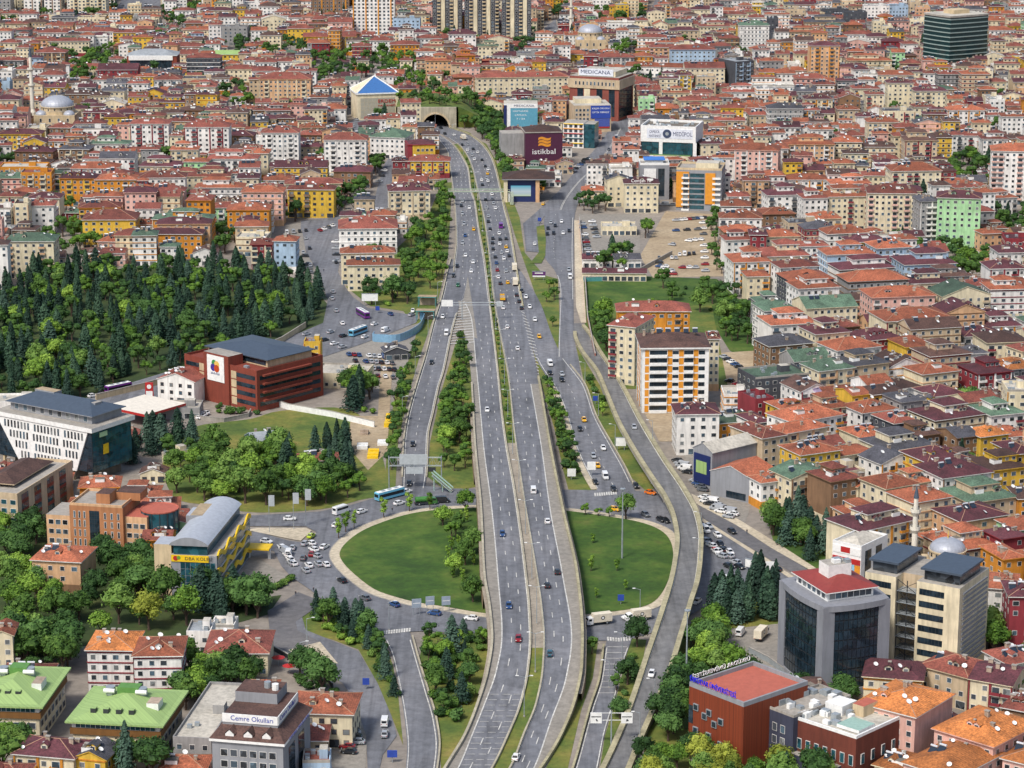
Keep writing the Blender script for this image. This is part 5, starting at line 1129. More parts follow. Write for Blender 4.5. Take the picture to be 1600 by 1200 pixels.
sg = MB(); sg.box(-W*.34, W*.36, -D*.4 - .5, -D*.4 - .2, h + .4, h + 5.2, plain('sign_white', lin('d8dce4'), .5)); sp = sg.build('sign_band', t); text_mesh(sp, 'lettering', 'MEDICANA', 3.6, (0, -D*.4 - .54, h + 2.8), (R(90), 0, 0), M_NAVY, .05, W * .6)
# 27 banner hospital, 28 blue poster block
h = 19; t, W = base('hospital', 'hospital', 'low hospital block covered by a pale blue banner left of the plum store', (787, 162), (840, 162), 16, h); D = 16
w = MB(); w.box(-W/2, W/2, -D/2, D/2, 0, h, M_WHITE, ROOF['W']); w.build('wall', t); b_ = MB(); b_.box(-W*.3, W*.5, -D/2 - .3, -D/2, 3, h - 3, plain('teal_print', lin('5a9ab0'), .5)); o = b_.build('banner', t)
for k in range(3): text_mesh(o, 'lettering', ('HASTANESİ', 'ÇAMLICA', '7 / 24')[k], 1.5, (0, -D/2 - .33, h - 5 - k * 2.6), (R(90), 0, 0), M_WHITE, .02, W * (.45 - .1 * k))
b_ = MB(); b_.box(-W*.3, W*.5, -D/2 - .35, -D/2, h - 2.9, h, M_WHITE); o = b_.build('sign_band', t); text_mesh(o, 'lettering', 'MEDICANA', 2.2, (W*.1, -D/2 - .38, h - 1.45), (R(90), 0, 0), M_NAVY, .03, W * .6); b_ = MB(); b_.box(-W*.5, -W*.41, -D/2 - .3, -D/2, 1, h - 1, M_NAVY); b_.build('banner', t)
h = 18; t, W = base('office_building', 'office', 'beige office with blue poster wall below the tall brown hospital', (897, 165), (955, 164), 26, h); D = 26
w = MB(); w.box(-W/2, W/2, -D/2, D/2, 0, h, WALL['b'], ROOF['W']); w.box(-W*.4, W*.3, -D*.1, D*.4, h + .01, h + 3, WALL['c'], ROOF['W']); w.build('wall', t); b_ = MB(); b_.box(-W*.05, W*.48, -D/2 - .4, -D/2, 9.2, h - .3, M_BLUE); o = b_.build('poster', t)
for k in range(2): text_mesh(o, 'lettering', ('KREM ORHAN', 'OPTİK MERKEZ')[k], 1.6, (W*.215, -D/2 - .43, 15.8 - 2.6 * k), (R(90), 0, 0), M_WHITE, .02, W * .46)
b_ = MB(); b_.box(W*.06, W*.46, -D/2 - .35, -D/2, 3.6, 9, plain('poster_violet', lin('4858a0'), .5)); b_.build('poster', t); b_ = MB(); b_.box(W*.06, W*.46, -D/2 - .42, -D/2, 2.6, 3.5, M_RED); b_.build('poster', t); g2 = MB(); wins(g2, 'r', -D/2 + 1, D/2 - 1, 6, (2, 5, 8, 11, 14), 1.6, 1.6, W, D); wins(g2, 'f', -W*.48, -W*.08, 4, (2, 5, 8, 11, 14), 1.5, 1.6, W, D); g2.build('window', t, 'stuff')
# 29 pyramid-roofed office
h = 18; t, W = base('office_building', 'office', 'pale stone office with blue pyramid roof and red letters by the tunnel', (558, 148), (622, 146), 26, h); D = 26
w = MB(); w.box(-W/2, W/2, -D/2, D/2, 0, h, WALL['c']); w.box(-W/2 - .8, W/2 + .8, -D/2 - .8, D/2 + .8, h, h + .9, M_WHITE, None, True); w.build('wall', t)
rf = MB(); P = [(-W/2 - .4, -D/2 - .4), (W/2 + .4, -D/2 - .4), (W/2 + .4, D/2 + .4), (-W/2 - .4, D/2 + .4)]; z = h + .92
for i in range(4):
 a, b = P[i], P[(i+1) % 4]; rf.face([(*a, z), (*b, z), (0, 0, z + 10)], M_BLUER if i == 0 else WALL['c']); rf.tube((*a, z), (0, 0, z + 10), .5, .4, M_WHITE, 6)
rf.build('roof', t); g2 = MB(); curtain(g2, 'f', -W*.42, W*.42, 1.5, h - 2.5, 9, 5, W, D, plain('hazy_glass', lin('a8a494'), .3), M_STONE); g2.build('glazing', t, 'stuff')
text_mesh(t, 'lettering', 'ERDEM', 3.4, (W*.22, -D/2 - .3, h - 5), (R(90), 0, 0), M_RED, .08, W * .42); text_mesh(t, 'lettering', 'HASTANESİ', 1.8, (W*.22, -D/2 - .3, h - 8), (R(90), 0, 0), M_RED, .06, W * .42)
# 31-35
h = 12; t, W = base('house', 'house', 'yellow building with dark red arched roof beside the motorway bend', (637, 227), (680, 226), 16, h); D = 16
w = MB(); w.box(-W/2, W/2, -D/2, D/2, 0, h, WALL['y']); w.box(-W/2 - .1, -W/2 + 3, -D/2 - .1, D/2, 0, h + .6, WALL['r']); w.build('wall', t); rf = MB(); hip_roof(rf, -W/2, W/2, -D/2, D/2, h, 2.4, ROOF['M'], .5, M_RED); rf.build('roof', t); g2 = MB(); wins(g2, 'f', -W*.2, W*.45, 4, (1.5, 4.6, 8), 1.6, 1.5, W, D); g2.build('window', t, 'stuff')
LB('house', 'house', 'red and yellow building with salmon roof below the dark red arched one', (640, 252), (702, 252), 14, 3, 'y', 'R', 'h', 'v', 3.2, 'r', 121)
LB('office_building', 'office', 'white office with grey-green hipped roof left of the yellow motorway-side building', (578, 214), (632, 216), 22, 4, 'w', 'G', 'h', 'p', 3.2, 'w', 122)
LB('apartment_building', 'apartment block', 'beige block with vertical piers and maroon roof beside the motorway footbridge', (608, 299), (672, 298), 18, 5, 'c', 'M', 'h', 'v', 3.1, 'b', 123)
LB('apartment_building', 'apartment block', 'white block with slate and red roof on the street corner below the pier-fronted block', (530, 358), (620, 357), 24, 4, 'w', 'R', 'h', 'h', 3.2, 'w', 124)
LB('apartment_building', 'apartment block', 'cream block with twin orange roofs, front one by the three small trees', (543, 415), (624, 414), 12, 4, 'c', 'O', 'h', 'p', 3.0, 'c', 125)
LB('apartment_building', 'apartment block', 'cream block with orange roof, rear one squeezed behind its twin', (533, 396), (616, 395), 11, 5, 'c', 'O', 'h', 'p', 3.0, 'p', 126)
# dark-glass hall top left
h = 12; t, W = base('hall', 'hall', 'white-framed hall with dark glass front and grey roof in the upper left', (198, 88), (276, 88), 24, h); D = 24
w = MB(); w.box(-W/2, W/2, -D/2, D/2, 0, h, M_BRICKR); w.box(-W*.46, W*.42, -D/2 - .8, -D/2, h - 3, h + .4, M_WHITE); w.build('wall', t); g2 = MB(); curtain(g2, 'f', -W*.44, W*.4, .6, h - 3.1, 12, 3, W, D); g2.build('glazing', t, 'stuff'); rf = MB(); hip_roof(rf, -W/2, W/2, -D/2, D/2, h + .41, 4, ROOF['S'], .6, M_WHITE); rf.build('roof', t)
# 34 timber cultural centre and its brown annexe
h = 18; t, W = base('cultural_centre', 'building', 'rust-red timber-clad hall with blue rooftop letters at lower right', (1077, 1072), (1162, 1105), 24, h); D = 24
w = MB(); w.box(-W/2, W/2, -D/2, D/2, 0, h, M_WOODR); parapet(w, W, D, h + .003, 1.2, M_GREYP, .6); w.build('wall', t); rf = MB(); rf.box(-W/2 + .62, W/2 - .62, -D/2 + .62, D/2 - .62, h, h + .1, M_TERR); rf.build('roof', t)
tm = text_mesh(t, 'lettering', 'ÜSKÜDAR ÜNİVERSİTESİ', 1.9, (-W*.06, -D/2 - .1, h + 2.3), (R(90), 0, 0), plain('blue_letter_bright', lin('3030d0'), .4), .12, W * .84)
tm = text_mesh(t, 'lettering', 'ÜSKÜDAR ÜNİVERSİTESİ', 1.6, (-W/2 - .1, 0, h + 2.1), (R(90), 0, R(-90)), M_WHITE, .1, D * .9)
for (x, z) in ((-.36, 13), (-.2, 11.4), (-.12, 12.8), (-.02, 10.2), (.1, 11.6), (-.36, 6.6), (-.2, 5.0), (-.12, 6.4), (-.02, 4.0), (.1, 5.2)):
 g2 = MB(); g2.box(W*x - .9, W*x + .9, -D/2 - .35, -D/2 - .01, z - .9, z + .9, M_METAL); g2.box(W*x - .7, W*x + .7, -D/2 - .38, -D/2 - .35, z - .7, z + .7, M_BLUEGLASS); g2.build('window', t)
g2 = MB(); curtain(g2, 'f', -W*.5, -W*.42, 8, 13, 2, 2, W, D); curtain(g2, 'f', -W*.5, -W*.42, 1, 5, 2, 2, W, D); g2.build('glazing', t, 'stuff')
h = 15; t, W = base('office_building', 'office', 'dark slate link building with rooftop fans right of the timber hall', (1190, 1103), (1240, 1122), 22, h); D = 22
w = MB(); w.box(-W/2, W/2, -D/2, D/2, 0, h, plaster('slate_render', lin('3c4052'), .2), M_CONC); parapet(w, W, D, h + .003, .7, M_CONC); w.build('wall', t); u = MB(); units(u, rnd, -W*.4, W*.4, -D*.4, D*.4, h + .02, 14); u.build('rooftop_unit', t, 'stuff'); g2 = MB(); wins(g2, 'f', -W*.45, W*.3, 3, (3, 6.4, 9.8), 1.4, 2.0, W, D); g2.build('window', t, 'stuff')
h = 14; t, W = base('office_building', 'office', 'brown brick office with glass roof light and terrace of air units', (1231, 1120), (1338, 1155), 20, h); D = 20
bw_ = plaster('brown_brick', lin('6a3426'), .25); w = MB(); w.box(-W/2, W/2, -D/2, D/2, 0, h, bw_, ROOF['W']); parapet(w, W, D, h + .003, .8, M_WHITE, .5); w.box(-W/2 - 2.5, W*.3, -D/2 - 2.5, -D/2 - .01, 0, 5.6, plaster('slate_render', lin('3c4052'), .2), M_CONC); w.build('wall', t)
for i in range(8):
 g2 = MB(); window(g2, 'f', -W*.44 + i * W*.125, 6.6, 1.2, 2.6, W, D, M_FRAME, M_TEAL, .2); g2.build('window', t)
for i in range(4):
 g2 = MB(); window(g2, 'r', -D*.36 + i * D*.22, 6.6, 1.2, 2.6, W, D, M_FRAME, M_TEAL, .2); g2.build('window', t)
p_ = MB(); p_.box(W*.12, W*.44, -D*.36, -D*.02, h + .2, h + 1.1, M_WHITE, plain('roof_light', lin('9ab8a8'), .2)); p_.build('roof_light', t)
p_ = MB(); p_.box(W*.0, W*.16, D*.15, D*.45, h + .02, h + 3, M_STONE, M_TERR); p_.build('stair_head', t); u = MB(); units(u, rnd, -W*.46, W*.08, -D*.4, D*.1, h + .02, 16); u.box(-W*.3, -W*.05, D*.0, D*.3, h + .02, h + 2.6, M_WHITE); u.build('rooftop_unit', t, 'stuff')
# orange diamond-roofed blocks lower right
LB('apartment_building', 'apartment block', 'pinkish block with glowing orange hipped roof right of the brown brick office', (1341, 1098), (1430, 1121), 20, 5, 'p', 'T', 'h', 'p', 3.0, 'p', 131)
LB('apartment_building', 'apartment block', 'pink-white block with orange hipped roof and rooftop tanks near the right corner', (1460, 1139), (1552, 1167), 21, 4, 'p', 'T', 'h', 'p', 3.0, 'w', 132)
LB('apartment_building', 'apartment block', 'lowest orange-roofed block cut by the bottom edge at the right corner', (1412, 1192), (1490, 1217), 22, 3, 'p', 'T', 'h', 'p', 3.0, 'w', 133)
LB('apartment_building', 'apartment block', 'cream block with maroon dormered roof and orange gable beside the glass tower', (1350, 1057), (1440, 1064), 14, 3, 'c', 'M', 'h', 'h', 3.0, 'o', 134)
LB('apartment_building', 'apartment block', 'beige block with long terracotta roof below the cream twin-wing office', (1437, 1040), (1512, 1060), 14, 3, 'b', 'R', 'h', 'p', 3.0, 'k', 135)
LB('apartment_building', 'apartment block', 'red and white block with maroon dormered roof right of the terracotta-roofed block', (1514, 1060), (1582, 1072), 15, 4, 'c', 'M', 'g', 'v', 3.0, 'r', 136)
LB('apartment_building', 'apartment block', 'grey white balcony block with orange roof by the right edge below the mosque', (1532, 918), (1588, 922), 14, 5, 'w', 'O', 'h', 'b', 3.0, 'w', 137)
# petrol station, white house, sheds
h = 6; t, W = base('petrol_station', 'petrol station', 'petrol station roof in white with red edge by the red brick office', (163, 634), (228, 648), 22, h); D = 22
w = MB(); w.box(-W/2, W/2, -D/2, D/2, h - 1, h, M_RED, plain('canopy_white', lin('e0d8c8'), .6), True)
for x in (-W*.35, W*.35):
 for y in (-D*.3, D*.3): w.tube((x, y, 0), (x, y, h - 1), .3, .3, M_WHITE, 8)
w.build('canopy', t)
t = thing('sign_tower', 'red petrol price tower beside the white gabled house', 'sign', tuple(G(234, 628)))
m = MB(); m.box(-1.6, 1.6, -.4, .4, 0, 8, M_RED); m.box(-1.3, 1.3, -.5, -.41, 1, 4.6, M_WHITE); m.tube((0, -.42, 6.4), (0, -.5, 6.4), .9, .9, M_WHITE, 12); m.build('panel', t)
LB('house', 'house', 'old white gabled house with red roof beside the petrol station', (246, 592), (303, 597), 13, 3, 'w', 'R', 'e', 'p', 3.0, 'w', 141)
LB('shed', 'shed', 'grey concrete flat-roofed shed below the old white gabled house', (248, 640), (312, 640), 12, 1, 'g', 'W', 'f', 'p', 3.4, None, 142)
LB('greenhouse', 'greenhouse', 'grey-green sheet-roofed shed among conifers on the meadow', (397, 695), (452, 690), 14, 1, 'l', 'S', 'g', 'p', 4.0, None, 143)
LB('house', 'house', 'small house with salmon roof hidden between conifers on the meadow', (468, 721), (528, 719), 9, 1, 'c', 'R', 'h', 'p', 3.0, None, 144)
LB('house', 'house', 'little cottage with brown roof on the grass below the trapezoid office', (219, 740), (258, 740), 8, 1, 'c', 'B', 'e', 'p', 3.0, None, 145)
LB('shed', 'shed', 'cream container shed on the grass right of the trapezoid office', (262, 713), (296, 706), 4, 1, 'c', 'W', 'f', 'p', 2.6, None, 146)
LB('warehouse', 'warehouse', 'long cream flat-roofed warehouse right of the red brick office', (490, 585), (570, 588), 18, 1, 'c', 'W', 'f', 'p', 5.0, None, 147)
LB('shed', 'shed', 'dark gabled tent hall beside the blue ramp at the car yard', (602, 550), (638, 548), 9, 1, 'd', 'K', 'e', 'p', 3.4, None, 148)
LB('shed', 'shed', 'low red-roofed workshop at the fence of the green field, front one', (910, 426), (1010, 427), 8, 1, 'c', 'M', 'g', 'p', 3.6, None, 149)
LB('shed', 'shed', 'red-roofed workshop behind the front one beside the green field', (910, 405), (956, 405), 10, 1, 'w', 'M', 'g', 'p', 4.0, None, 150)
LB('shed', 'shed', 'grey-roofed workshop with white posts right of the red-roofed ones', (960, 406), (1002, 405), 10, 1, 'w', 'K', 'g', 'p', 4.0, None, 151)
LB('shed', 'shed', 'rusty flat-roofed yard shed among parked cars above the green field', (940, 356), (995, 356), 14, 1, 'c', 'W', 'f', 'p', 3.6, None, 152)
t = thing('canopy', 'yellow gate canopy beside the curved-roof school', 'canopy', tuple(G(405, 872)), R(-8)); m = MB(); m.box(-4, 4, -3, 3, 3.6, 4.1, M_YEL, None, True)
for x in (-3.4, 3.4): m.box(x - .4, x + .4, -.4, .4, 0, 3.6, M_WHITE)
m.build('roof', t)
M_MIN = plaster('minaret_stone', lin('ded8c8'), .15)
# mosques
def mosque(name, label, px, r, zwall, minaret, mlabel, mh, yaw=0.0):
 p = G(*px); t = thing('mosque', label, 'mosque', tuple(p), yaw); raster([(p.x - r*1.4, p.y - r*1.4), (p.x + r*1.4, p.y - r*1.4), (p.x + r*1.4, p.y + r*1.4), (p.x - r*1.4, p.y + r*1.4)], 2); protect(p.x, p.y, r*2.6, r*2.6, 0, zwall + r * 1.2, .9)
 w = MB(); w.box(-r*1.25, r*1.25, -r*1.25, r*1.25, 0, zwall * .7, M_STONE); n = 8
 w.prism([(r*1.12 * math.cos(math.pi/8 + i * math.pi/4), r*1.12 * math.sin(math.pi/8 + i * math.pi/4)) for i in range(8)], zwall * .7, zwall * .86, M_STONE, M_LEAD); w.build('wall', t)
 dr = MB(); dr.lathe([(r*1.02, zwall * .86), (r*1.02, zwall), (r*1.07, zwall), (r*1.07, zwall + .4), (r, zwall + .4)], M_STONE, 0, 0, 24); o = dr.build('drum', t); wv = MB()
 for i in range(16):
  a = i * math.pi / 8; c, s = math.cos(a), math.sin(a); x, y = c * r * 1.03, s * r * 1.03; q = .35
  wv.face([(x + s*q, y - c*q, zwall * .88), (x - s*q, y + c*q, zwall * .88), (x - s*q, y + c*q, zwall * .97), (x + s*q, y - c*q, zwall * .97)], M_GLASS)
 for fc in 'frl': wins(wv, fc, -r*1.1, r*1.1, 4, (2, zwall * .4), 1.3, 2.4, r*2.5, r*2.5)
 wv.build('window', t, 'stuff')
 d = MB(); d.lathe([(r * math.cos(a * math.pi / 20), zwall + .4 + r * .62 * math.sin(a * math.pi / 20)) for a in range(0, 11)], M_LEAD, 0, 0, 28); dd = d.build('dome', t); f_ = MB(); f_.tube((0, 0, zwall + r * .6), (0, 0, zwall + r * .6 + 3), .18, .05, M_YEL, 6); f_.build('finial', dd)
 for sx in (-1, 1):
  s_ = MB(); s_.lathe([(r * .36 * math.cos(a * math.pi / 12), zwall * .7 + r * .26 * math.sin(a * math.pi / 12)) for a in range(0, 7)], M_LEAD, sx * r * .85, -r * .85, 14); s_.build('small_dome', t)
 q = G(*minaret); t2 = thing('minaret', mlabel, 'minaret', tuple(q)); m = MB(); rr = 1.35 if mh > 40 else .95
 m.lathe([(rr * 1.7, 0), (rr * 1.7, mh * .16), (rr, mh * .2), (rr, mh * .5)], M_MIN, 0, 0, 12); m.lathe([(rr * .92, mh * .5), (rr * .88, mh * .7)], M_MIN, 0, 0, 12); m.lathe([(rr * .8, mh * .7), (rr * .75, mh * .86)], M_MIN, 0, 0, 12); m.build('shaft', t2)
 for z in (.5, .7): b = MB(); b.lathe([(rr, mh * z - 1.2), (rr * 1.75, mh * z), (rr * 1.75, mh * z + 1.1), (rr * 1.6, mh * z + 1.1), (rr * 1.6, mh * z)], M_MIN, 0, 0, 12); b.build('balcony', t2)
 c = MB(); c.lathe([(rr * .95, mh * .86), (rr * .5, mh * .94), (.05, mh)], M_SLATE, 0, 0, 12); c.build('spire', t2)
mosque('m', 'stone mosque with pale lead dome among yellow houses at upper left', (91, 200), 11, 15, (52, 195), 'slender white minaret with two balconies at upper left', 54)
mosque('m', 'cream mosque with white dome near the top centre', (922, 82), 10, 17, (892, 70), 'slender cream minaret beside the top centre mosque', 46)
mosque('m', 'stone mosque with ribbed grey dome behind the poster office', (1478, 916), 5.6, 12, (1427, 895), 'weathered minaret with grey spire among roofs at right', 29)
q = G(1540, 112); t2 = thing('minaret', 'thin brown minaret right of the striped glass tower', 'minaret', tuple(q)); m = MB(); m.lathe([(1.5, 0), (1.1, 8), (1.0, 34)], M_STONE, 0, 0, 10); m.lathe([(1.0, 34), (.05, 42)], M_SLATE, 0, 0, 10); m.build('shaft', t2); b = MB(); b.lathe([(1.0, 22), (1.9, 23.4), (1.9, 24.4), (1.0, 24.4)], M_STONE, 0, 0, 10); b.build('balcony', t2)
# high-rise group at the top edge
def highrise(label, x0, x1, ybase, h, style, D=20):
 a, b = G(x0, ybase), G(x1, ybase); W = (b - a).length; c = (a + b) / 2; c.y += D/2; raster(rect(c.x, c.y, W, D, 0, 2), 2); protect(c.x, c.y, W, D, 0, h, .97)
 t = thing('apartment_tower', label, 'apartment tower', tuple(c)); w = MB(); base_ = {'a': WALL['c'], 'b': WALL['w'], 'd': WALL['d'], 'o': WALL['w'], 'k': WALL['k'], 'g': WALL['g']}[style]; w.box(-W/2, W/2, -D/2, D/2, 0, h, base_, M_CONC); w.build('wall', t)
 g2 = MB(); ac = MB(); n = max(3, int(W / 3.6)); F = int(h / 3.1)
 for i in range(n):
  u = -W/2 + W * (i + .5) / n
  for f in range(F):
   if style in 'ad' and i % 3 == 1: panel(ac, 'f', u - 1.5, u + 1.5, f * 3.1 + .1, f * 3.1 + 1.1, W, D, 1.0, M_STONE); window(g2, 'f', u, f * 3.1 + 1.0, 2.6, 1.9, W, D)
   else: window(g2, 'f', u, f * 3.1 + .9, 1.7, 1.6, W, D)
  if style == 'd' and i % 3 == 2: panel(ac, 'f', u - 1.7, u + 1.7, 0, h, W, D, .5, WALL['c'])
  if style in 'ok' and i % 3 == 0: panel(ac, 'f', u - 1.9, u - .9, 3, h, W, D, .4, M_ORANGE)
  if style == 'b' and i % 2: panel(ac, 'f', u + 1.2, u + 2.0, 0, h, W, D, .4, WALL['k'])
 for f in range(F):
  for fc in 'rl': wins(g2, fc, -D/2 + 1, D/2 - 1, 4, (f * 3.1 + .9,), 1.5, 1.5, W, D)
 g2.build('window', t, 'stuff'); ac.build('balcony', t, 'stuff')
highrise('grey-white apartment tower at the top left edge', -2, 17, 22, 34, 'g'); highrise('pinkish twin-shaft tower at top left, left shaft', 38, 66, 22, 36, 'b'); highrise('pinkish twin-shaft tower at top left, right shaft', 70, 96, 23, 36, 'b'); highrise('white apartment tower left of the top-left motorway', 110, 166, 26, 40, 'a')
highrise('brown and orange tower group left of the white tower with orange stripe', 484, 546, 28, 40, 'k'); highrise('white tower with orange stripe at top centre', 552, 617, 60, 44, 'o'); highrise('dark tower with cream balcony columns at top centre, left one of three', 676, 722, 58, 48, 'd'); highrise('dark tower with cream balcony columns at top centre, middle one of three', 726, 780, 66, 52, 'd'); highrise('dark tower with cream balcony columns at top centre, right one of three', 784, 830, 68, 52, 'd')
# blue glass row upper right
LB('office_building', 'office', 'white office with green roof at the upper right of the avenue', (1156, 40), (1202, 40), 18, 7, 'w', 'G', 'h', 'h', 3.2, 'g', 161)
LB('office_building', 'office', 'dark blue glass office row right of the peach blocks, nearer one', (1150, 98), (1178, 96), 24, 7, 'd', 'S', 'f', 'v', 3.2, 'l', 162)
LB('apartment_building', 'apartment block', 'pale blue long block with red roof near the top centre', (1048, 78), (1118, 78), 18, 5, 'l', 'R', 'h', 'p', 3.1, 'l', 163)
LB('hall', 'hall', 'white tented hall with long orange roof right of the tall brown hospital', (977, 103), (1070, 106), 14, 2, 'w', 'O', 'g', 'p', 3.6, 'w', 164)
LB('apartment_building', 'apartment block', 'long cream block with red roof left of the tall brown hospital', (745, 122), (888, 120), 14, 6, 'c', 'R', 'h', 'p', 3.0, 'c', 165)
LB('apartment_building', 'apartment block', 'peach block with white columns and terracotta roof right of the emblem hospital', (1148, 234), (1216, 236), 18, 7, 'p', 'O', 'h', 'v', 3.0, 'w', 166)
LB('apartment_building', 'apartment block', 'peach seven-storey block with red roof at upper left of the plaza', (405, 124), (485, 124), 20, 7, 't', 'R', 'h', 'v', 3.0, 'c', 167)
LB('apartment_building', 'apartment block', 'white seven-storey column-fronted block, left one of the twin pair', (408, 208), (466, 208), 16, 7, 'w', 'R', 'h', 'v', 3.0, 'w', 168)
LB('apartment_building', 'apartment block', 'white seven-storey column-fronted block, right one of the twin pair', (506, 219), (572, 219), 16, 7, 'w', 'R', 'h', 'v', 3.0, 'w', 169)
LB('apartment_building', 'apartment block', 'white and maroon striped seven-storey block, left one of the pair below the mosque', (203, 194), (263, 194), 16, 7, 'w', 'R', 'h', 'v', 3.0, 'r', 170)
LB('apartment_building', 'apartment block', 'white and maroon striped seven-storey block, right one of the pair below the mosque', (288, 199), (357, 199), 16, 7, 'w', 'R', 'h', 'v', 3.0, 'r', 171)
# tunnel portals in the hill face
t = thing('tunnel_portal', 'concrete tunnel mouth with two arches where the motorway ends', 'tunnel', tuple(G(668, 200)))
c0 = G(668, 200); hw = MB(); yb = c0.y
def arch_wall(mb, x0, x1, zt, arcs, y, dpt, mat):
 n = 40; xs = [x0 + (x1 - x0) * i / n for i in range(n + 1)]
 for a, b in zip(xs[:-1], xs[1:]):
  xm = (a + b) / 2; zl = 0
  for cx, r in arcs:
   if abs(xm - cx) < r: zl = max(zl, math.sqrt(r * r - (xm - cx) ** 2) * 1.05)
  mb.face([(a, y, zl), (b, y, zl), (b, y, zt), (a, y, zt)], mat)
  mb.face([(a, y, zt), (b, y, zt), (b, y + dpt, zt), (a, y + dpt, zt)], mat)
cx1, cx2 = G(681, 199).x - c0.x, G(645, 188).x - c0.x
arch_wall(hw, cx2 - 9, cx1 + 14, 14, ((cx1, 9.0), (cx2, 6.5)), 0, 2.5, M_PARAPET); hw.build('head_wall', t)
for cx, r in ((cx1, 9.0), (cx2, 6.5)):
 rg = MB(); n = 20
 for i in range(n):
  a, b = math.pi * i / n, math.pi * (i + 1) / n
  for r0, r1, y in ((r, r + 1.2, -.6),): rg.face([(cx + r1 * math.cos(a), y, r1 * 1.05 * math.sin(a)), (cx + r0 * math.cos(a), y, r0 * 1.05 * math.sin(a)), (cx + r0 * math.cos(b), y, r0 * 1.05 * math.sin(b)), (cx + r1 * math.cos(b), y, r1 * 1.05 * math.sin(b))], M_STONE)
  rg.face([(cx + r * math.cos(a), -.6, r * 1.05 * math.sin(a)), (cx + r * math.cos(a), 60, r * 1.05 * math.sin(a)), (cx + r * math.cos(b), 60, r * 1.05 * math.sin(b)), (cx + r * math.cos(b), -.6, r * 1.05 * math.sin(b))], M_CONCD)
  rg.face([(cx + (r + 1.2) * math.cos(a), -.6, (r + 1.2) * 1.05 * math.sin(a)), (cx + (r + 1.2) * math.cos(b), -.6, (r + 1.2) * 1.05 * math.sin(b)), (cx + (r + 1.2) * math.cos(b), 0, (r + 1.2) * 1.05 * math.sin(b)), (cx + (r + 1.2) * math.cos(a), 0, (r + 1.2) * 1.05 * math.sin(a))], M_STONE)
 rg.face([(cx - r, 60, 0), (cx + r, 60, 0), (cx + r, 60, r * 1.1), (cx - r, 60, r * 1.1)], M_DARK); rg.build('arch_ring', t)  # dark sheet ends the bore: the tunnel's deep shade put in as colour
# hill over the tunnel: a bank with a grassy face on either side of the head wall
hm = MB(); nx, ny = 26, 14; x0, x1 = cx2 - 10, cx1 + 46; K = hm.mi(M_GRASS)
for j in range(ny + 1):
 for i in range(nx + 1):
  x = x0 + (x1 - x0) * i / nx; y = c0.y + 2.4 + (130 * (j - 1) / (ny - 1) if j else 0)
  e = min(1, max(0, (x1 - x) / 30)); z = 0 if j == 0 else (13.9 + 1.2 * math.sin(i * .9) * min(1, (j - 1) / 3)) * e * (1 - ((j - 1) / (ny - 1)) ** 4)
  hm.v.append((c0.x + x, y, z))
for j in range(ny):
 for i in range(nx):
  a = j * (nx + 1) + i
  if j == 0 and hm.v[a][0] - c0.x < cx1 + 13.5: continue
  hm.f.append((a, a + 1, a + nx + 2, a + nx + 1)); hm.m.append(K)
for j in range(ny):
 a = j * (nx + 1); b = a + nx + 1; n = len(hm.v); pa, pb = hm.v[a], hm.v[b]; hm.v += [(pa[0], pa[1], 0), (pb[0], pb[1], 0)]; hm.f.append((n, a, b, n + 1)); hm.m.append(K)
hm.build('hill', None, 'structure')
raster([(c0.x + x0, c0.y - 4), (c0.x + x1, c0.y - 4), (c0.x + x1, c0.y + 70), (c0.x + x0, c0.y + 70)], 1)
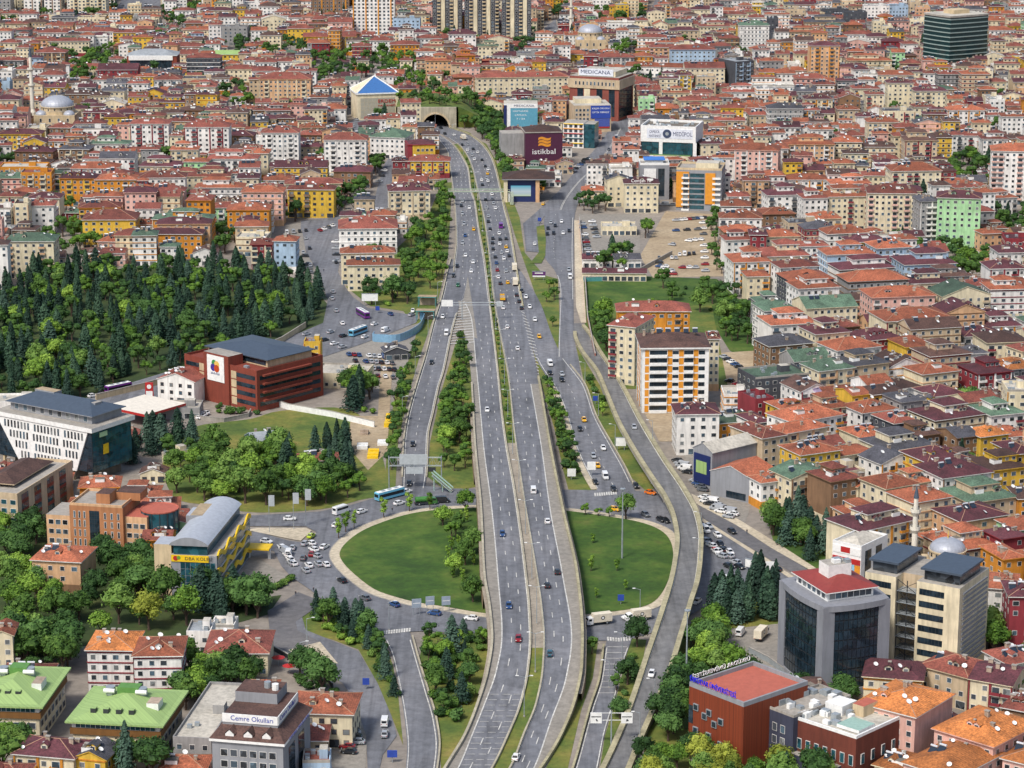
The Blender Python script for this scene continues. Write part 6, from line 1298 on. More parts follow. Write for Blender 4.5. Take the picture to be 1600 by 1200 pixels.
# ---------------------------------------------------------------- the town's blocks: tile origin, then  x y width floors wall roof+shape [depth] [yaw] [style]
TOWN = {
(0, 0): """60 85 130 3 c Rh;175 88 110 4 w Rh;75 150 190 4 c Rh;210 140 150 4 b Bh;435 110 170 4 g Kh;570 112 170 4 c Bf 14;790 152 160 4 w Oh;330 205 180 4 w Rh;590 200 270 4 w Rh 16;800 205 190 4 y Rh;890 235 120 5 y Oh 10;
140 238 110 4 w Rh;275 248 130 4 t Rh;55 268 120 4 c Rh;430 258 250 4 c Rh;60 335 130 4 c Rh;70 378 150 4 g Rh;310 330 190 6 k Rh 16 0 v;735 436 250 4 r Mg 18;1168 292 200 4 w Rh 16;1270 362 210 6 d Rh 16 0 h;1420 340 170 4 y Lg 14;1500 440 200 4 c Rh;1565 378 90 4 w Rh;
1270 188 200 4 c Oh;1350 66 200 4 c Mh;1482 62 110 4 y Bh;1575 22 110 4 w Kf;1440 170 210 5 g Kf 14;1565 115 120 4 w Rh;1150 66 120 4 w Rh;130 440 110 4 c Rh;320 470 150 4 w Rh;30 448 90 4 w Wf;25 512 70 5 l Kf;320 545 170 4 y Mg;470 590 200 4 k Bh;640 500 120 4 w Rh;
860 522 130 4 w Rh;1045 500 170 4 w Rh 18;760 520 120 4 w Kg;960 585 130 4 y Me;700 570 150 4 c Kh;620 600 110 4 c Bh;860 605 120 4 y Rg;700 650 160 4 c We;1080 600 130 4 c Mh;1095 640 190 4 y Mh;1290 595 130 6 y Mh;1200 590 90 6 k Mh;1190 690 150 4 k Bh;1260 495 240 3 b Kf 18;
1285 545 120 4 c Rh;600 705 170 4 r Mh;720 735 140 4 y Mh;960 672 110 4 c Rh;1360 690 150 4 c Mh;1480 705 130 4 b Bh;560 775 200 4 w Rh;930 725 190 4 b Rh 10;370 800 130 4 k Rh;120 840 270 4 y Mh 14 0 b;350 885 180 3 w Rh;560 810 240 4 w Kf 14 0 b;
1100 850 80 5 c Rh;1485 850 190 4 k Mh;1130 760 170 4 t Rh;210 950 240 4 k Mh;460 935 190 5 k Kh 14;680 900 240 4 w Gh;730 990 220 5 w Kg 16;935 935 110 4 g Rh;1150 938 170 5 c Oh;1370 960 130 4 w Rh;1450 995 310 5 w Rh 14;1560 945 100 5 c Rh;140 1050 290 5 o Wf 16;
590 1055 290 4 w Oh 16;1000 1040 260 4 c Mh 16;1010 1112 290 5 w Rh 14;1300 1105 270 4 c Rh 14;70 1115 150 4 p Gg;225 1085 190 6 o Rf 14;530 1118 230 5 o Mh 14;720 1125 250 5 o Oh 14;1370 1175 300 5 w Oh 14;1550 1115 130 5 c Mh""",
(400, 0): """90 60 170 4 b Rh;110 120 150 5 c We 14;260 110 110 4 w Rh;275 180 160 4 y Rh;90 222 130 4 c Bh;390 150 130 4 k Rh;525 140 150 5 p Rg 18;460 230 330 4 y Rg 14;660 290 120 4 r Rh;780 255 140 4 w Rh;930 280 180 4 o Rh;1080 240 150 4 w Rh;1130 290 170 4 c Rh;1290 215 170 6 w Mh 16;
940 120 170 6 l Kf 14;1010 95 150 6 c Bh;80 40 130 5 w Bh;1140 380 160 6 t Oh 14;60 390 130 4 w Rh;190 385 110 4 w Rh;60 445 170 4 w Rh;290 445 170 6 w Rh;390 610 110 4 g Oh;1290 420 190 6 c Rh 16;1480 490 240 5 t Rh 14;1340 420 120 6 p Rh;1500 410 180 4 c Rh;1540 350 110 4 w Mh;
1480 640 110 3 o Rh;60 745 130 4 c Mh;180 740 120 4 k Mh;20 760 110 4 y Kg;350 800 150 4 b Oh;340 845 140 4 k Rh;345 920 150 3 b Mh;20 960 110 5 c Oh;700 750 210 3 c Rh 14;850 740 150 3 c Rh;970 795 110 3 c Oh 10;280 1045 330 4 y Mg 14 0 h;600 1075 230 3 k Mh;130 1140 190 4 w Oh 16;
360 1150 350 4 c Rh 14;380 1195 290 5 y Rh 12;60 1185 190 5 c Rh;20 690 70 4 k Rh;940 1165 190 4 w Mh 10;900 1010 90 2 r Mh 10;1540 1110 120 3 b Bh""",
(800, 0): """170 60 60 6 b Rh;440 40 140 4 w Rh;330 160 80 5 r Rh;300 215 90 3 c Rh;670 145 190 4 w Wf 14;930 155 90 4 c Oe 14;1010 145 110 4 b Gg;1060 70 120 4 p Rh;1200 60 160 4 c Mh;1370 90 190 4 c Rh;1290 165 230 4 c Rh 14;1080 190 170 4 b Mh;880 235 190 5 w Rh;960 300 200 5 t Rh;1210 250 110 2 r Rf 10;1360 240 120 4 k Rh;
140 300 120 4 w Rh;270 385 180 4 g Mh 14;400 340 160 4 y Oh;640 360 250 4 g Rh 14 0 v;110 340 150 3 g Kf;40 375 140 2 w Wf;1290 290 160 5 g Rh;1240 425 250 6 c Rg 18;1320 420 160 6 c Oh 16;1420 1 170 4 w Kh;1540 110 110 4 w Rh;1530 40 130 4 y Wh;1570 560 80 6 w Kf;1430 580 220 5 w Rh 16;980 490 110 7 c Mh;1060 470 120 7 y Mh 14;
1180 630 260 5 c Rh;950 680 180 4 o Oh 16;1360 755 190 4 b Rh;1230 750 150 4 c Kh;760 850 90 4 p Rh;1090 300 0 1 w Wf;1550 720 130 4 b Rh;1290 845 180 5 t Oh;1250 900 140 5 c Mh;1310 960 150 5 c Rh;1460 935 210 6 p Oh 16 0 v;1560 850 120 5 c Rh;1440 820 160 4 c Oh;1590 940 100 6 p Oh 14 0 v;60 590 120 3 r Mh 14;180 560 100 4 g Gf;20 1000 110 2 b Mh 10;1530 1130 160 5 t Rh""",
(1200, 0): """60 90 150 6 w Oh 12;150 60 170 6 b Kf;30 120 70 8 d Kf;230 30 170 4 w Mh;420 60 170 5 d Kf;360 140 250 5 b Kh 18 0 h;220 200 210 5 b Oh;550 80 140 7 d Kf 14;680 40 160 7 w Kf;690 20 140 4 w Rh;790 40 120 7 l Kf;640 380 270 4 c Oh 14;780 260 130 5 r Mh 14;570 215 180 4 w Rh;690 230 130 4 w Mh;560 265 150 4 p We;1260 60 200 4 w Kh;1330 60 180 3 c Mh;1400 130 220 4 c Oh;1560 40 120 4 w Oh;1340 180 120 4 w Rh;1230 175 120 4 w Rh;1440 190 200 4 w Oh;1560 165 90 4 y Rh;1220 280 140 4 c Oh;1350 290 170 4 w Rh;1300 320 150 5 c Mh;1410 350 130 5 c We;1550 290 120 4 c Rh;
1500 400 150 5 c Rh;1300 465 170 7 b Oh 15;1130 465 130 6 g Rh 14;1040 460 130 5 w Rh;900 450 150 5 c Mh;800 470 220 5 c Oh 14;830 520 160 7 c Mh 14;1020 570 200 6 c Mh;960 540 130 5 w Rh;550 580 170 5 y Mg;600 555 130 6 c Rh 14;670 590 110 7 c Rh;500 505 130 4 g Mh;270 490 200 4 p Rh;350 530 130 4 w Rh;100 460 140 4 w Oh;180 450 140 4 w Oh;60 540 280 5 w Wf 14;230 570 140 4 g Kg;320 620 170 6 c Mh 14;110 680 220 6 g Kh 14 0 h;30 690 100 5 w Bh;260 690 130 5 w Rh;510 690 130 5 b Oh;620 730 130 4 w Mh;
820 700 200 5 c Kf 16;720 765 190 7 c Oh 14 0 v;980 670 130 4 c Rh;1240 690 230 5 w Oh 14;1090 715 170 4 k Mh;1000 770 160 4 p Ke;1150 760 100 5 y Bh;1540 730 150 6 w Oh 14;1420 720 110 4 w Rh;1530 600 150 3 c Me;1550 660 110 3 p Rh;120 795 170 4 w Mg;340 810 140 4 w Oh;40 840 140 5 w Oh;520 850 170 5 k Rh;960 880 200 7 b Bh 18 0 v;1270 850 170 4 w Rh;1420 870 160 5 w Rh;1080 860 140 6 y Bh;
260 905 310 6 t Oh 16 0 v;500 890 170 6 c Oh 14;550 960 150 5 c Bh;700 920 190 5 c Bh 14;30 930 110 6 w Oh;60 990 130 5 o Mh;930 1070 310 6 c Oh 18 4;760 1050 180 4 w Mf 16;1110 1070 130 5 r Bh;690 1100 190 4 c Rh;240 1125 280 4 w Oh 14;40 1110 150 5 w Oh;400 1090 140 5 w Bg;520 1150 250 4 w Oh 14;810 1195 300 5 c Mh 16;470 1190 160 4 b Oh;130 1190 200 4 c Bh""",
(0, 300): """60 30 150 4 c Rh;240 100 170 5 w Rh 14;40 110 150 5 w Bf 14;130 80 90 6 c Bf;270 40 200 4 c Mh;620 100 250 4 o Rh 14;680 175 330 5 y Rh 18;1130 180 370 5 o Gh 14;1140 215 330 5 t Mh 12;1080 265 360 4 o Mh 12;700 345 290 5 w Mh 18 0 p;1000 385 220 5 y Mh 14 0 h;1230 420 260 5 p Mh 16 0 b;1430 435 180 4 c Wf 16;1530 480 170 5 y Bh 14;1480 345 230 4 b Oh;1550 115 260 5 o Oh 16;1570 290 190 3 c Wf;170 325 300 6 c Gh 16 0 b;90 430 200 6 w Rh 14;20 460 110 6 y Gf;40 590 150 3 b Mh;1240 55 150 6 o Rh 16""",
(400, 300): """80 10 280 6 p Oh 16;360 12 230 6 c Oh 12;60 110 200 5 o Oh 16;40 275 190 3 b Wf 14;30 345 130 4 r Rh;30 410 140 4 c Rh;110 480 280 4 c Rh 14;250 510 200 3 w Oh 12;330 925 220 3 g Oh 12 -30;350 945 100 4 y Of 8""",
(800, 300): """1420 30 130 3 w Rh;1400 90 180 3 w Oh 14;1430 165 260 5 w Oh 14;1420 300 180 5 w Rh 14 8;1440 250 220 4 k Oh 14 8;1450 440 230 5 w Oh 20 8;1540 270 100 6 r Mh;1500 540 200 5 c Oh 18 10;1530 640 190 6 w Oh 16 10;1560 700 140 5 g Gh 14 10;1540 800 170 6 c Rh 16 14;1590 890 130 6 c Kh 18 14;1340 1060 80 1 w Wf 8""",
(1200, 300): """120 20 240 5 w Mh 16 8;300 40 150 6 w Rh 14 8;500 30 290 6 c Oh 16 6;1010 60 110 8 g Kh 16 6;70 140 200 4 k Oh 14 8;240 200 230 4 b Kf 14 8;380 175 180 4 c Oh 14 8;340 240 200 5 r Kh 14 8;500 260 260 5 w Oh 14 12;90 280 220 5 c Oh 14 8;290 340 180 4 w Rh 12 8;170 400 280 5 c Rh 20 10;640 320 230 5 y Mh 14 10;790 350 220 5 l Oh 16 14;520 390 300 6 l Oh 16 10 h;330 440 130 4 p Rh 12 10;1030 460 330 5 l Mh 20 10;830 440 120 4 k Mh 14 10;
200 470 240 6 w Rh 14 14;290 560 280 6 d Oh 18 14;620 480 350 5 w Mh 16 14;690 555 380 5 g Oh 16 12 h;1010 570 260 4 c Mh 16 10;1180 545 230 4 g Bh 14 10;320 600 260 6 w Oh 16 14;310 700 260 6 g Rg 14 14;400 720 330 6 c Gg 18 14 p;850 655 400 6 p Oh 18 10 b;1190 650 310 6 c Ge 18 12;1290 750 250 6 t Me 16 12;1180 740 190 5 w Gg 12 12;950 800 430 6 c Oh 20 14 v;1000 890 270 5 y Mh 14 14;1050 850 330 6 b Bg 14 14;80 740 200 6 w Gh 16 14;110 830 290 6 w Oh 18 14;
1490 600 240 6 w Oh 18 6;1500 480 220 5 w Mh 16 6;1530 380 170 5 w Mh 16 6;1560 300 150 4 r Mf 16;1480 840 210 4 w Mh 16 8;1350 900 250 4 w Mh 16 12;1500 940 260 5 c Bh 18 10;1420 790 170 4 g Mh 12 8;440 850 280 5 k Rh 16 20;380 900 220 6 c Mh 16 20;700 940 240 5 r Mh 16 24;520 985 290 5 w Oh 16 24;840 1040 320 5 b Oh 18 24;1000 985 190 5 y Oh 16 20;1190 1040 270 5 b Bh 16 20;90 960 330 5 k Kh 20 20;60 1060 290 4 k Bh 18 20;280 1050 240 4 g Gg 14 20;430 1110 230 5 c Gh 14 24;640 1080 250 5 b Kh 16 24;840 1110 230 4 w Be 16 24;1080 1130 240 4 c Oh 14 24;1250 1120 230 4 w Wg 14 20;1420 1130 220 4 r Mh 16 20;1540 1110 210 4 g Th 16 20;1310 1010 130 4 w Kh 12 16;150 1150 380 4 d Gf 20 20""",
(800, 600): """1400 75 150 3 w Wf 14;1440 250 240 2 o Gh 14 18;1570 240 110 3 w Mh 14 24;1580 340 150 5 b Rh 20 30;1580 100 120 4 r Mf 14 24;1500 730 230 3 c Oh 14 20;1560 620 180 3 w Oh 12 24""",
(1200, 600): """50 190 300 3 b Bh 18 24;90 190 230 3 w Wf 16 24;350 60 190 4 w Be 16 24;480 80 180 4 v Og 12 24;560 90 120 5 y Og 12 24;420 150 200 4 b Oh 14 24;240 150 170 4 y Oh 14 24;640 110 160 4 w Bh 12 24;810 80 250 5 y Bh 16 24 h;930 120 140 5 g Kh 14 24;1030 160 120 4 y Ke 12 24;1130 70 200 4 w Mh 14 24;1300 70 290 6 p Gh 18 14 v;1200 210 330 4 c Mh 18 26 h;1500 190 220 4 w Gh 16 20;1570 60 130 6 c Wf 14;700 170 230 4 w Oh 14 26;940 240 260 4 w Oh 14 24;860 240 150 4 d Rh 14 26;
180 300 420 5 c Oh 16 32 v;380 240 330 5 w Oh 16 32;330 430 260 5 y Oh 14 26;610 460 300 5 c Bg 20 34 v;900 400 320 4 c Kh 18 26;720 350 180 4 c Oh 14 26;820 430 180 3 w We 14 26;890 510 270 4 w Ke 16 28;1090 330 240 4 k Bh 18 24;1360 330 250 4 y Th 16 24;1250 330 150 4 k Kg 14 24;1540 330 180 3 p Oh 14 20;1150 490 260 5 y Mh 16 26 h;1400 460 260 5 y Mh 16 24 h;1560 440 150 5 y Mh 16 20;1310 600 330 5 w Mh 18 24 v;1510 530 230 4 y Bh 16 22;
250 560 330 4 c Ge 18 28;100 640 230 4 w Oh 16 26;360 650 280 5 o Ke 18 28 h;480 600 180 5 k Rh 14 28;560 570 170 4 c Mf 14 28;700 660 200 4 c Oe 18 30;840 640 220 5 c Oh 14 30;1040 630 240 4 b Oh 14 26;1440 740 320 4 b Gh 18 24;1060 740 260 5 c Oh 14 28;1290 850 320 4 t Mh 16 26;170 830 300 4 p Oh 16 22;60 790 170 4 c Oh 14 24;470 810 280 4 y Oh 16 24;640 830 200 4 t Oh 14 24;
790 900 380 5 c Mh 16 34 v;960 800 260 6 w Mh 16 34 v;1200 910 280 4 y Oe 16 26;1370 1060 290 3 b Oh 18 24;1470 970 220 4 r Mh 14 24;1540 1090 140 4 o Oh 14 20;1560 720 110 4 o Bh 14;1130 1000 150 2 c Oh 10 24""",
(0, 900): """240 250 290 2 c Mg 12 -6;20 350 70 4 c Oe 14;110 300 110 2 c Wf 10;480 190 230 1 c Wg 14 -8;600 290 240 2 l Wf 10 -8;430 1000 0 1 c Wf;300 1100 420 2 c Mh 14 -12;560 1140 200 2 y Ke 10 -14;1240 360 140 2 w Sf 10;1400 300 120 1 w Wf 8;1150 1190 280 1 p Oh 10""",
(400, 900): """430 1030 230 2 b Rh 12;380 1140 120 2 l Rf 8;40 740 150 2 c Oh 10""",
(1200, 900): """1470 60 250 6 c Oh 15 8 b;1580 110 70 6 r Mh 14;1400 760 260 2 r Bf 12 -24;1560 840 170 3 k Rh 14 -30;1570 700 110 4 o Mf 12 -20;1590 1140 160 3 p Th 16 -36;660 1180 150 2 c Th 12 -36""",
}
NB = 0
def town_place(cx, cy, yaw, W, D, need=.25, grow=-.6):
 return raster(rect(cx, cy, W, D, yaw, grow), 1, True)
PENDING = []
for (ox, oy), txt in TOWN.items():
 for ln in txt.replace('\n', '').split(';'):
  p = ln.split()
  if len(p) < 6 or float(p[2]) < 20: continue
  x, y, wpx, F = float(p[0]) / 4 + ox, float(p[1]) / 4 + oy, float(p[2]) / 4, int(p[3])
  wall, roof, shape = p[4], p[5][0], p[5][1]; D = float(p[6]) if len(p) > 6 else 12 + rnd.random() * 3; yw = R(float(p[7])) if len(p) > 7 else R(rnd.uniform(-4, 4)); st = p[8] if len(p) > 8 else None
  h = F * 3.0 + .6; a = G(x, y, h); W = wpx / scale_at(a) / max(.8, math.cos(yw)); W = max(7, W)
  c = a + Vector((-math.sin(yw), math.cos(yw), 0)) * D / 2
  PENDING.append((c.x, c.y, yw, W, D, F, wall, roof, shape, st))
PENDING.sort(key=lambda b: b[1])
placed = dropped = 0
stuff = {k: MB() for k in ('wall', 'window', 'roof', 'chimney')}
def far_block(seed, cx, cy, yw, W, D, F, wall, roof, shape, st=None):
 FARWIN[0] = True; B, H, top = block(random.Random(seed), W, D, F, wall, roof, shape, st or random.Random(seed).choice('pppbh'), 3.0, .3); FARWIN[0] = False
 for k, src in (('wall', 'wall'), ('wall', 'accent'), ('wall', 'balcony'), ('window', 'window'), ('roof', 'roof'), ('chimney', 'chimney'), ('chimney', 'rooftop_unit')): stuff[k].merge(B[src], (cx, cy, 0), yw)
 return H
nq = {k: sum(1 for o in LABELS if o.name.startswith(k)) for k in ('apartment_building', 'house')}
for i, (cx, cy, yw, W, D, F, wall, roof, shape, st) in enumerate(PENDING):
 ok = False
 for k, (w_, d_) in enumerate(((W, D), (W * .92, D * .85), (W * .85, D * .75), (W * .75, D * .7))):
  f = Vector((-math.sin(yw), math.cos(yw), 0)) * (d_ - D) / 2
  for sh, sx in ((0, 0), (3, 0), (-3, 0), (6, 0), (0, 4), (0, -4), (4, 4), (4, -4)):
   q = Vector((cx, cy, 0)) + f + Vector((-math.sin(yw), math.cos(yw), 0)) * sh + Vector((math.cos(yw), math.sin(yw), 0)) * sx
   if town_place(q.x, q.y, yw, w_, d_) < (.03 if k < 1 else .05): ok = True; break
  if ok: break
 if not ok: dropped += 1; continue
 kind = ('house', 'house') if F <= 3 else ('apartment_building', 'apartment block')
 nq[kind[0]] += 1
 if nq[kind[0]] > 296: H = far_block(1000 + i, q.x, q.y, yw, w_, d_, F, wall, roof, shape, st)
 else: t, H = put_block(kind[0], kind[1], q.x, q.y, yw, w_, d_, F, wall, roof, shape, st, 3.0, 1000 + i); reg_block(t, wall, F, roof, shape, H)
 raster(rect(q.x, q.y, w_, d_, yw, .3), 3); protect(q.x, q.y, w_, d_, yw, H, .5, .3); placed += 1
print('TOWN placed', placed, 'dropped', dropped)
# ---------------------------------------------------------------- trees and shrubs
LEAF = {'B': leaf('leaf_bright', lin('3c5a1e'), lin('5e7e2c'), lin('8aa844')), 'M': leaf('leaf_mid', lin('304a1e'), lin('4a682a'), lin('708c42')),
  'D': leaf('leaf_dark', lin('243c1c'), lin('385628'), lin('54743a')), 'C': leaf('needle', lin('1c3026'), lin('2c4634'), lin('466048')), 'P': leaf('needle_blue', lin('20362c'), lin('30483a'), lin('486050')),
  'G': leaf('leaf_golden', lin('5c6824'), lin('7c8430'), lin('98a040'))}
def leafquad(mb, k, p, n, s, rr):
 a = n.orthogonal().normalized(); t = rr.random() * 6.283; b = n.cross(a); a, b = a * math.cos(t) + b * math.sin(t), b * math.cos(t) - a * math.sin(t)
 a = a * s; b = b * s * rr.uniform(.55, .9); i = len(mb.v)
 mb.v += [tuple(p - a - b * .4), tuple(p + a * .1 - b), tuple(p + a + b * .3), tuple(p - a * .2 + b)]; mb.f.append((i, i+1, i+2, i+3)); mb.m.append(k)
def blobcore(mb, k, c, rx, ry, rz, rr):
 i0 = len(mb.v); S = 7
 mb.v.append((c.x, c.y, c.z + rz))
 for j, (q, z) in enumerate(((.72, .7), (1.0, 0), (.7, -.7))):
  for i in range(S): t = 6.283 * i / S + j; f = rr.uniform(.85, 1.1); mb.v.append((c.x + rx * q * f * math.cos(t), c.y + ry * q * f * math.sin(t), c.z + rz * z))
 for i in range(S): mb.f.append((i0, i0 + 1 + i, i0 + 1 + (i + 1) % S)); mb.m.append(k)
 for j in range(2):
  for i in range(S): a = i0 + 1 + j * S; mb.f.append((a + i, a + S + i, a + S + (i + 1) % S, a + (i + 1) % S)); mb.m.append(k)
def broadleaf(seed, h, r, mat, n=900, young=False, lobes_n=14):
 rr = random.Random(seed); tr = MB(); cr = MB(); k = cr.mi(mat)
 base_ = h * (.26 if not young else .2)
 tr.tube((0, 0, -.3), (.1, 0, base_), r * .075 + .06, r * .055 + .04, M_TRUNK, 6, False); lobes = []
 nl = lobes_n if not young else 6
 for i in range(nl):
  t = i * 2.4 + rr.random(); d = r * .66 * math.sqrt((i + .5) / nl); z = h * .58 + (h * .28) * (1 - 2.2 * (d / r) ** 2) * rr.uniform(.6, 1.1) + rr.uniform(-.1, .08) * h
  if young: z = h * (.35 + .55 * i / nl); d *= .7
  lr = r * rr.uniform(.36, .54); c = Vector((d * math.cos(t), d * math.sin(t), z)); lobes.append((c, lr))
  if i % 2 == 0: tr.tube((.1, 0, base_ * .9), tuple(c), r * .04 + .03, .04, M_TRUNK, 4, False)
 for c, lr in lobes:
  blobcore(cr, k, c, lr * .72, lr * .72, lr * .62, rr)
  for q in range(n // nl):
   v = Vector((rr.gauss(0, 1), rr.gauss(0, 1), rr.gauss(.25, 1))).normalized(); p = c + Vector((v.x * lr, v.y * lr, v.z * lr * .85)) * rr.uniform(.75, 1.12)
   nn = (v + Vector((rr.gauss(0, .5), rr.gauss(0, .5), rr.gauss(.25, .5)))).normalized(); leafquad(cr, k, p, nn, rr.uniform(.2, .42) * (r / 4) ** .5, rr)
 return tr, cr
def cypress(seed, h, r, mat, n=900, layered=False):
 rr = random.Random(seed); tr = MB(); cr = MB(); k = cr.mi(mat); tr.tube((0, 0, -.3), (0, 0, h * .9), .22, .04, M_TRUNK, 6, False); z0 = h * (.06 if not layered else .12)
 nz = 9
 for j in range(nz):
  t = (j + .5) / nz; z = z0 + (h - z0) * t
  R_ = r * (math.sin(math.pi * min(1, t * .75 + .25)) ** .8 if not layered else (1 - t) ** .75 + .04)
  blobcore(cr, k, Vector((0, 0, z)), R_ * .6, R_ * .6, (h - z0) / nz * .8, rr)
 for q in range(n):
  t = rr.random() ** 1.15; a = rr.random() * 6.283
  if not layered: R_ = r * math.sin(math.pi * min(1, t * .75 + .25)) ** .8 * rr.uniform(.65, 1.1)
  else:
   tier = (t * 9) % 1; R_ = r * ((1 - t) ** .75 + .04) * rr.uniform(.5, 1.0) * (1.15 - .4 * tier)
  p = Vector((R_ * math.cos(a), R_ * math.sin(a), z0 + (h - z0) * t - (R_ * .18 if layered else 0))); v = Vector((math.cos(a), math.sin(a), .5 if not layered else 1.1)) + Vector((rr.gauss(0, .4), rr.gauss(0, .4), rr.gauss(0, .3)))
  leafquad(cr, k, p, v.normalized(), rr.uniform(.28, .5), rr)
 return tr, cr
def shrub(seed, r, mat, n=260):
 rr = random.Random(seed); cr = MB(); k = cr.mi(mat)
 for i in range(4):
  c = Vector((rr.uniform(-.5, .5) * r, rr.uniform(-.5, .5) * r, r * rr.uniform(.35, .6))); lr = r * rr.uniform(.45, .65); blobcore(cr, k, c, lr * .75, lr * .75, lr * .7, rr)
  for q in range(n // 4):
   v = Vector((rr.gauss(0, 1), rr.gauss(0, 1), abs(rr.gauss(.2, 1)))).normalized(); leafquad(cr, k, c + v * lr * rr.uniform(.8, 1.1), (v + Vector((rr.gauss(0, .4), rr.gauss(0, .4), .3))).normalized(), rr.uniform(.16, .32), rr)
 tr = MB(); tr.tube((0, 0, -.2), (0, 0, r * .6), .08, .03, M_TRUNK, 5, False)
 return tr, cr
PROTO = {}
def proto(key, pair): PROTO.setdefault(key, []).append((pair[0].mesh('trunk'), pair[1].mesh('crown')))
for i in range(4):
 proto('B', broadleaf(10 + i, 9, 4.2, LEAF['B'])); proto('M', broadleaf(20 + i, 10, 4.4, LEAF['M'])); proto('D', broadleaf(30 + i, 9, 4.4, LEAF['D']))
 proto('C', cypress(40 + i, 13, 1.9, LEAF['C'])); proto('P', cypress(50 + i, 12, 3.6, LEAF['P'], 1000, True))
 proto('S', shrub(60 + i, 1.9, LEAF['MBDM'[i]])); proto('Y', broadleaf(70 + i, 6.5, 1.7, LEAF['B'], 260, True))
for i in range(2): proto('G', broadleaf(80 + i, 10, 4.6, LEAF['G']))
TNAME = dict(B=('broadleaf_tree', 'bright green'), M=('broadleaf_tree', 'mid green'), D=('broadleaf_tree', 'dark green'), C=('cypress_tree', 'dark cypress'), P=('conifer_tree', 'blue-green conifer'), S=('shrub', 'leafy shrub'), Y=('young_tree', 'slim young tree'), G=('broadleaf_tree', 'yellow-green'))
WANT = []; TREES = []     # (object, kind, cluster phrase, px, py)
def put_tree(kind, x, y, sc, phrase, rr, z=0.0):
 nm, desc = TNAME[kind]; s = sc * rr.uniform(.85, 1.15); v = (rr.randrange(len(PROTO[kind])), rr.random() * 6.283, s * rr.uniform(.9, 1.12)); px, py = PX((x, y, z))
 WANT.append((nm, kind, desc, phrase, px, py, (x, y, z), v, s)); return
def real_tree(nm, kind, desc, phrase, px, py, loc, v, s):
 tm, cm = PROTO[kind][v[0]]
 t = bpy.data.objects.new(nm, None); COL.objects.link(t); t.location = loc; t.rotation_euler = (0, 0, v[1]); t.scale = (s, s, v[2]) if kind not in 'CP' else (s * (.7 + .6 * (v[1] % 1)), s * (.7 + .6 * (v[1] % 1)), v[2] * (.85 + .3 * (v[1] * 3 % 1)))
 for n_, m_ in (('trunk', tm), ('crown', cm)):
  o = bpy.data.objects.new(n_, m_); COL.objects.link(o); o.parent = t
 TREES.append((t, kind, desc, phrase, px, py))
def cluster(poly, n, kinds, phrase, smin=.8, smax=1.2, gap=3.2, seed=0, ok=(0, 1), mark=True, guard=False):
 rr = random.Random(seed + len(phrase) + n); W = [G(*p) for p in poly]; xs = [p.x for p in W]; ys = [p.y for p in W]; got = []; ks = list(kinds)
 for a in range(n * 30):
  if len(got) >= n: break
  x, y = rr.uniform(min(xs), max(xs)), rr.uniform(min(ys), max(ys)); ins = False
  for i in range(len(W)):
   p, q = W[i], W[(i+1) % len(W)]
   if (p.y > y) != (q.y > y) and x < (q.x - p.x) * (y - p.y) / (q.y - p.y) + p.x: ins = not ins
  if not ins: continue
  i, j = int((x - GX0) / GC), int((y - GY0) / GC)
  if not (1 <= i < OCC.shape[0] - 1 and 1 <= j < OCC.shape[1] - 1) or any(OCC[i + di, j + dj] not in ok for di, dj in ((0, 0), (1, 0), (-1, 0), (0, 1), (0, -1))): continue
  k = rr.choice(ks); g_ = gap * (.55 if k in 'SYC' else 1)
  if any((x - u) ** 2 + (y - v) ** 2 < g_ * g_ for u, v in got): continue
  got.append((x, y)); put_tree(k, x, y, rr.uniform(smin, smax), phrase, rr)
 if guard:
  for x, y in got:
   px, py = PX((x, y, 0)); k = scale_at((x, y, 0)); PROTECT.append((px - 2 * k, px + 2 * k, py - 9 * k, py - 4 * k, y, .5))
 if mark:
  for x, y in got: raster([(x - 2.4, y - 2.4), (x + 2.4, y - 2.4), (x + 2.4, y + 2.4), (x - 2.4, y + 2.4)], 1)
def at(kind, pts, phrase, sc=1.0):
 rr = random.Random(len(phrase))
 for x, y in pts: p = G(x, y); put_tree(kind, p.x, p.y, sc, phrase, rr)
cluster(PARK, 480, 'CCCCCPPBBBMMMMDD', 'in the walled tree park', .75, 1.2, 4.6, 1)
cluster([(330, 715), (420, 712), (520, 740), (585, 770), (500, 790), (400, 795), (320, 782)], 56, 'BBMMMD', 'on the meadow by the ring road', .75, 1.15, 4.4, 2)
cluster([(415, 700), (560, 700), (560, 765), (500, 760), (420, 745)], 18, 'PPPC', 'among the meadow conifers', .85, 1.1, 4, 3)
cluster([(245, 688), (300, 680), (305, 705), (250, 708)], 7, 'PPC', 'right of the trapezoid office', .9, 1.2, 4, 4)
cluster([(200, 690), (240, 680), (245, 715), (205, 725)], 5, 'P', 'at the corner of the trapezoid office', .8, 1.0, 4, 5)
cluster([(260, 700), (330, 720), (330, 790), (270, 775)], 16, 'BMM', 'on the long-grass slope', .7, 1.0, 6, 6)
cluster([(0, 880), (60, 905), (160, 905), (240, 915), (330, 960), (300, 985), (200, 995), (120, 1000), (0, 1010)], 34, 'MMDDB', 'in the villa gardens', .8, 1.25, 5, 7)
cluster([(160, 880), (245, 900), (250, 940), (180, 930)], 12, 'DDM', 'below the terracotta office', .9, 1.2, 5, 8)
cluster([(285, 915), (360, 915), (410, 955), (330, 975)], 12, 'MDP', 'before the curved-roof school', .8, 1.15, 5, 9)
at('G', [(233, 985)], 'beside the school playground', 1.25)
cluster([(0, 800), (70, 850), (40, 880), (0, 880)], 10, 'BMD', 'left of the villa', .8, 1.1, 5, 10)
cluster([(650, 365), (695, 340), (703, 380), (690, 440), (670, 460), (625, 450), (630, 395)], 34, 'BBBM', 'on the left motorway bank', .8, 1.15, 4.4, 11)
